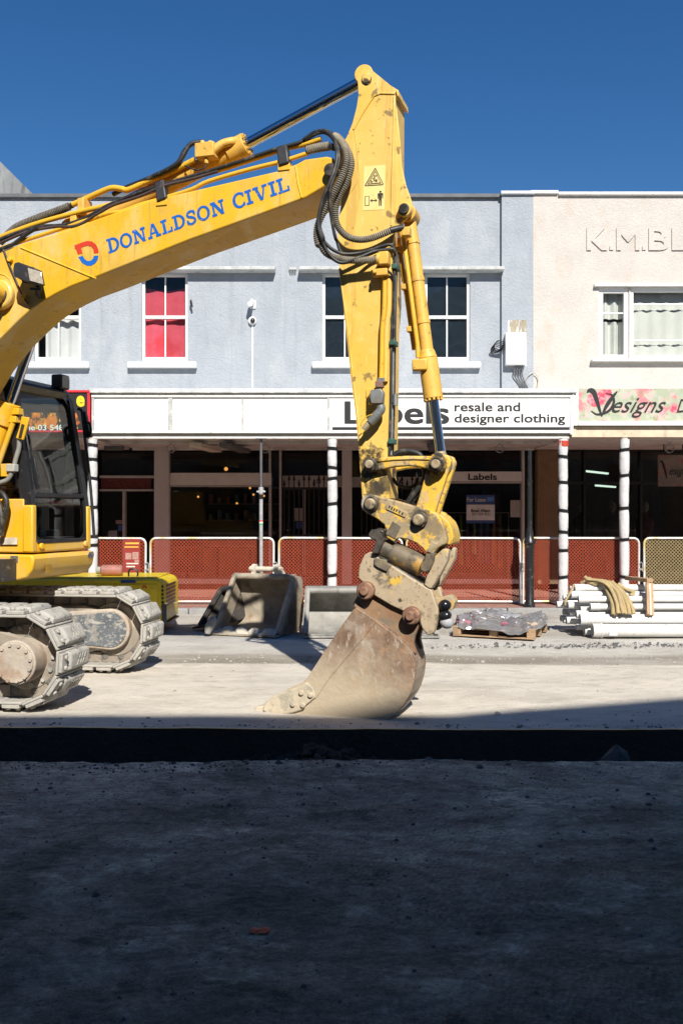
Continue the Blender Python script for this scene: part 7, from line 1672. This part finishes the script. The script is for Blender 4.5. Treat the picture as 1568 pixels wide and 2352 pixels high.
# --- tracks
UT = R(8.0)
tf = Vector((math.cos(UT), math.sin(UT), 0)); tlv = Vector((-math.sin(UT), math.cos(UT), 0))
P0 = E(36, 1520, -.86); P0.z = 0
WC, RT, CL, SW = .425, .335, 2.85, .50
def T(a, b, w): return P0 + tf * a + tlv * b + Vector((0, 0, w))
M_shoe = mat('dusty_shoe', (.39, .37, .33), .85, var=.2, scale=6, spots=(((.20, .20, .19), 5, .52, .66, .7), ((.46, .43, .37), 9, .5, .62, .6), ((.09, .09, .09), 14, .64, .72, .6)), bump=.4, bscale=26)
M_pad = mat('dusty_pad', (.35, .335, .30), .9, var=.25, scale=5, spots=(((.17, .17, .165), 5, .54, .66, .7), ((.44, .41, .36), 4, .50, .64, .75), ((.05, .05, .05), 17, .64, .72, .7)), bump=.5, bscale=20)
M_frame_t = mat('track_frame', (.26, .22, .175), .85, var=.25, scale=4, spots=(((.10, .10, .10), 6, .55, .66, .7), ((.45, .40, .33), 3, .5, .64, .7)), bump=.3)
M_drum = mat('drum_rust', (.42, .36, .29), .85, var=.2, scale=6, spots=(((.30, .19, .12), 4, .5, .66, .75), ((.22, .2, .17), 8, .6, .7, .5)), bump=.25, bscale=30)
M_scr = mat('scraped_plate', (.13, .145, .16), .6, .2, var=.25, scale=6, spots=(((.50, .47, .42), 22, .56, .66, .85, (.3, 1, .8)), ((.42, .38, .32), 6, .54, .68, .6), ((.45, .42, .37), 40, .58, .66, .7)), bump=.2)
# shoe mesh: x along the run, y across (0 = outer), z outward
g0 = G().box(-.094, .094, 0, SW, 0, .022)
g0.box(-.075, .075, .004, .105, .0225, .055)
for x in (-.042, .042): g0.cyl((x, .055, .055), (x, .055, .075), .021, n=8)
g0.box(-.075, .075, SW - .105, SW - .004, .0225, .055)
gpd = G().hexa([(-.085, .112, .0225), (.085, .112, .0225), (.085, SW - .01, .0225), (-.085, SW - .01, .0225)], [(-.066, .135, .074), (.066, .135, .074), (.066, SW - .02, .074), (-.066, SW - .02, .074)])
glk = G()
for y in (.19, .275): glk.box(-.09, .09, y, y + .035, -.10, -.001); 
glk.cyl((.05, .18, -.06), (.05, .32, -.06), .028, n=10)
gx = G()                                             # raised cross mark on the pad
for a, b in (((-.045, .24), (.045, .30)), ((.045, .24), (-.045, .30)), ((-.045, .34), (.045, .40)), ((.045, .34), (-.045, .40)), ((-.045, .30), (.045, .34)), ((.045, .30), (-.045, .34))):
    gx.bar((a[0], a[1], .0745), (b[0], b[1], .0745), .008, .010)
me_s = obj('shoe_tmp', g0, M_shoe, None, bevel=.006); me_p = obj('pad_tmp', gpd, M_pad, None, bevel=.016, seg=3); me_l = obj('link_tmp', glk, M_frame_t, None, bevel=.004); me_x = obj('x_tmp', gx, M_pad, None)
gall = []
per = 2 * CL + 2 * math.pi * RT; NS = 42; pitch = per / NS
def run(s):                                           # distance along the loop -> a, w, tangent angle
    s = s % per
    if s < CL: return -CL + s, WC + RT, 0.0                       # top run towards the front
    s -= CL
    if s < math.pi * RT: q_ = s / RT; return RT * math.sin(q_), WC + RT * math.cos(q_), -q_
    s -= math.pi * RT
    if s < CL: return -s, WC - RT, -math.pi
    s -= CL; q_ = s / RT
    return -CL - RT * math.sin(q_), WC - RT * math.cos(q_), -math.pi - q_
def track(b0_, name):
    inner = b0_ > 0
    # the frame is the part, shoes and wheels its pieces
    g = G().prism([T(a, b0_ + .15, w) for a, w in ((.0, .26), (.0, .58), (-.3, .66), (-CL + .2, .66), (-CL, .55), (-CL, .28), (-CL + .2, .18), (-.3, .18))], tlv * .24)
    t = obj(name, g, M_frame_t, ex, bevel=.02)
    for k in range(NS):
        a, w, th = run(k * pitch + .05)
        ctr = T(a, b0_, w)
        if not inner or True:
            ax_ = tf * math.cos(th) + Vector((0, 0, math.sin(th))); nz_ = tf * (-math.sin(th)) + Vector((0, 0, math.cos(th)))
            mm = Matrix(((ax_.x, tlv.x, nz_.x, ctr.x), (ax_.y, tlv.y, nz_.y, ctr.y), (ax_.z, tlv.z, nz_.z, ctr.z), (0, 0, 0, 1)))
        for src, nm in ((me_s, 'shoe'), (me_p, 'shoe_pad'), (me_l, 'chain_link'), (me_x, 'pad_mark')):
            c = src.copy(); COL.objects.link(c); c.name = nm; c.parent = t; c.matrix_local = mm
    # sprocket end
    ycov = 0.0
    obj('sprocket', G().cyl(T(0, b0_ + .18, WC), T(0, b0_ + .32, WC), .27, n=36), M_frame_t, t, bevel=.01)
    for k in range(20):
        w = k * math.pi / 10; p = T(.285 * math.cos(w), b0_ + .22, WC + .285 * math.sin(w)); obj('sprocket_tooth', G().bar(p, p + tlv * .06, .05, .05, (math.cos(w) * tf.x, math.cos(w) * tf.y, math.sin(w))), M_frame_t, t)
    if not inner:
        obj('drum', G().cyl(T(0, b0_ - .02, WC - .02), T(0, b0_ + .2, WC - .02), .178, n=40), M_drum, t, bevel=.012, seg=3)
        obj('drum_cover', G().cyl(T(0, b0_ - .035, WC - .02), T(0, b0_ - .0205, WC - .02), .160, n=40), M_drum, t, bevel=.006)
        for k in range(12):
            w = k * math.pi / 6 + .2; p = T(.145 * math.cos(w), b0_ - .036, WC - .02 + .145 * math.sin(w)); obj('drum_bolt', G().cyl(p - tlv * .012, p, .015, n=8), M_drum, t)
        for k in range(14):
            w = k * math.pi / 7; p = T(.235 * math.cos(w), b0_ + .18, WC + .235 * math.sin(w)); obj('hub_bolt', G().cyl(p - tlv * .02, p, .019, n=6), M_shoe, t)
    else:
        st_ = [(r_ * 0, 0) for r_ in ()]
        pl = [T(.175 * math.sin(R(a)) - .02, b0_ + .09, WC + .005 + .175 * math.cos(R(a))) for a in range(0, 181, 15)] + [T(-.55, b0_ + .09, WC - .13), T(-.60, b0_ + .09, WC - .02), T(-.60, b0_ + .09, WC + .12)]
        rim = [T(.205 * math.sin(R(a)) - .02, b0_ + .10, WC + .005 + .205 * math.cos(R(a))) for a in range(0, 181, 15)] + [T(-.62, b0_ + .10, WC - .16), T(-.66, b0_ + .10, WC - .02), T(-.66, b0_ + .10, WC + .16)]
        obj('motor_cover', G().prism(rim, tlv * .22), M_drum, t, bevel=.015, seg=3)
        obj('scraped_plate', G().prism(pl, tlv * .0095), M_scr, t)
        for a_, w_ in ((.10, .10), (-.45, .13), (.10, -.10), (-.40, -.10)): p = T(a_, b0_ + .09, WC + w_); obj('cover_bolt', G().cyl(p - tlv * .008, p, .012, n=8), M_drum, t)
    obj('idler', G().cyl(T(-CL, b0_ + .17, WC), T(-CL, b0_ + .33, WC), .27, n=32), M_frame_t, t, bevel=.02)
    for k in range(6): obj('roller', G().cyl(T(-.45 - k * .40, b0_ + .16, .20), T(-.45 - k * .40, b0_ + .34, .20), .08, n=18), M_frame_t, t)
    return t
GA = 1.83
track(0.0, 'track'); track(GA, 'track')
for o in (me_s, me_p, me_l, me_x): bpy.data.objects.remove(o)
obj('car_body', G().prism([T(-.65, SW - .02, .40), T(-.65, SW - .02, .62), T(-2.2, SW - .02, .70), T(-2.2, SW - .02, .38)], tlv * (GA - SW + .06)), M_frame_t, ex, bevel=.02)
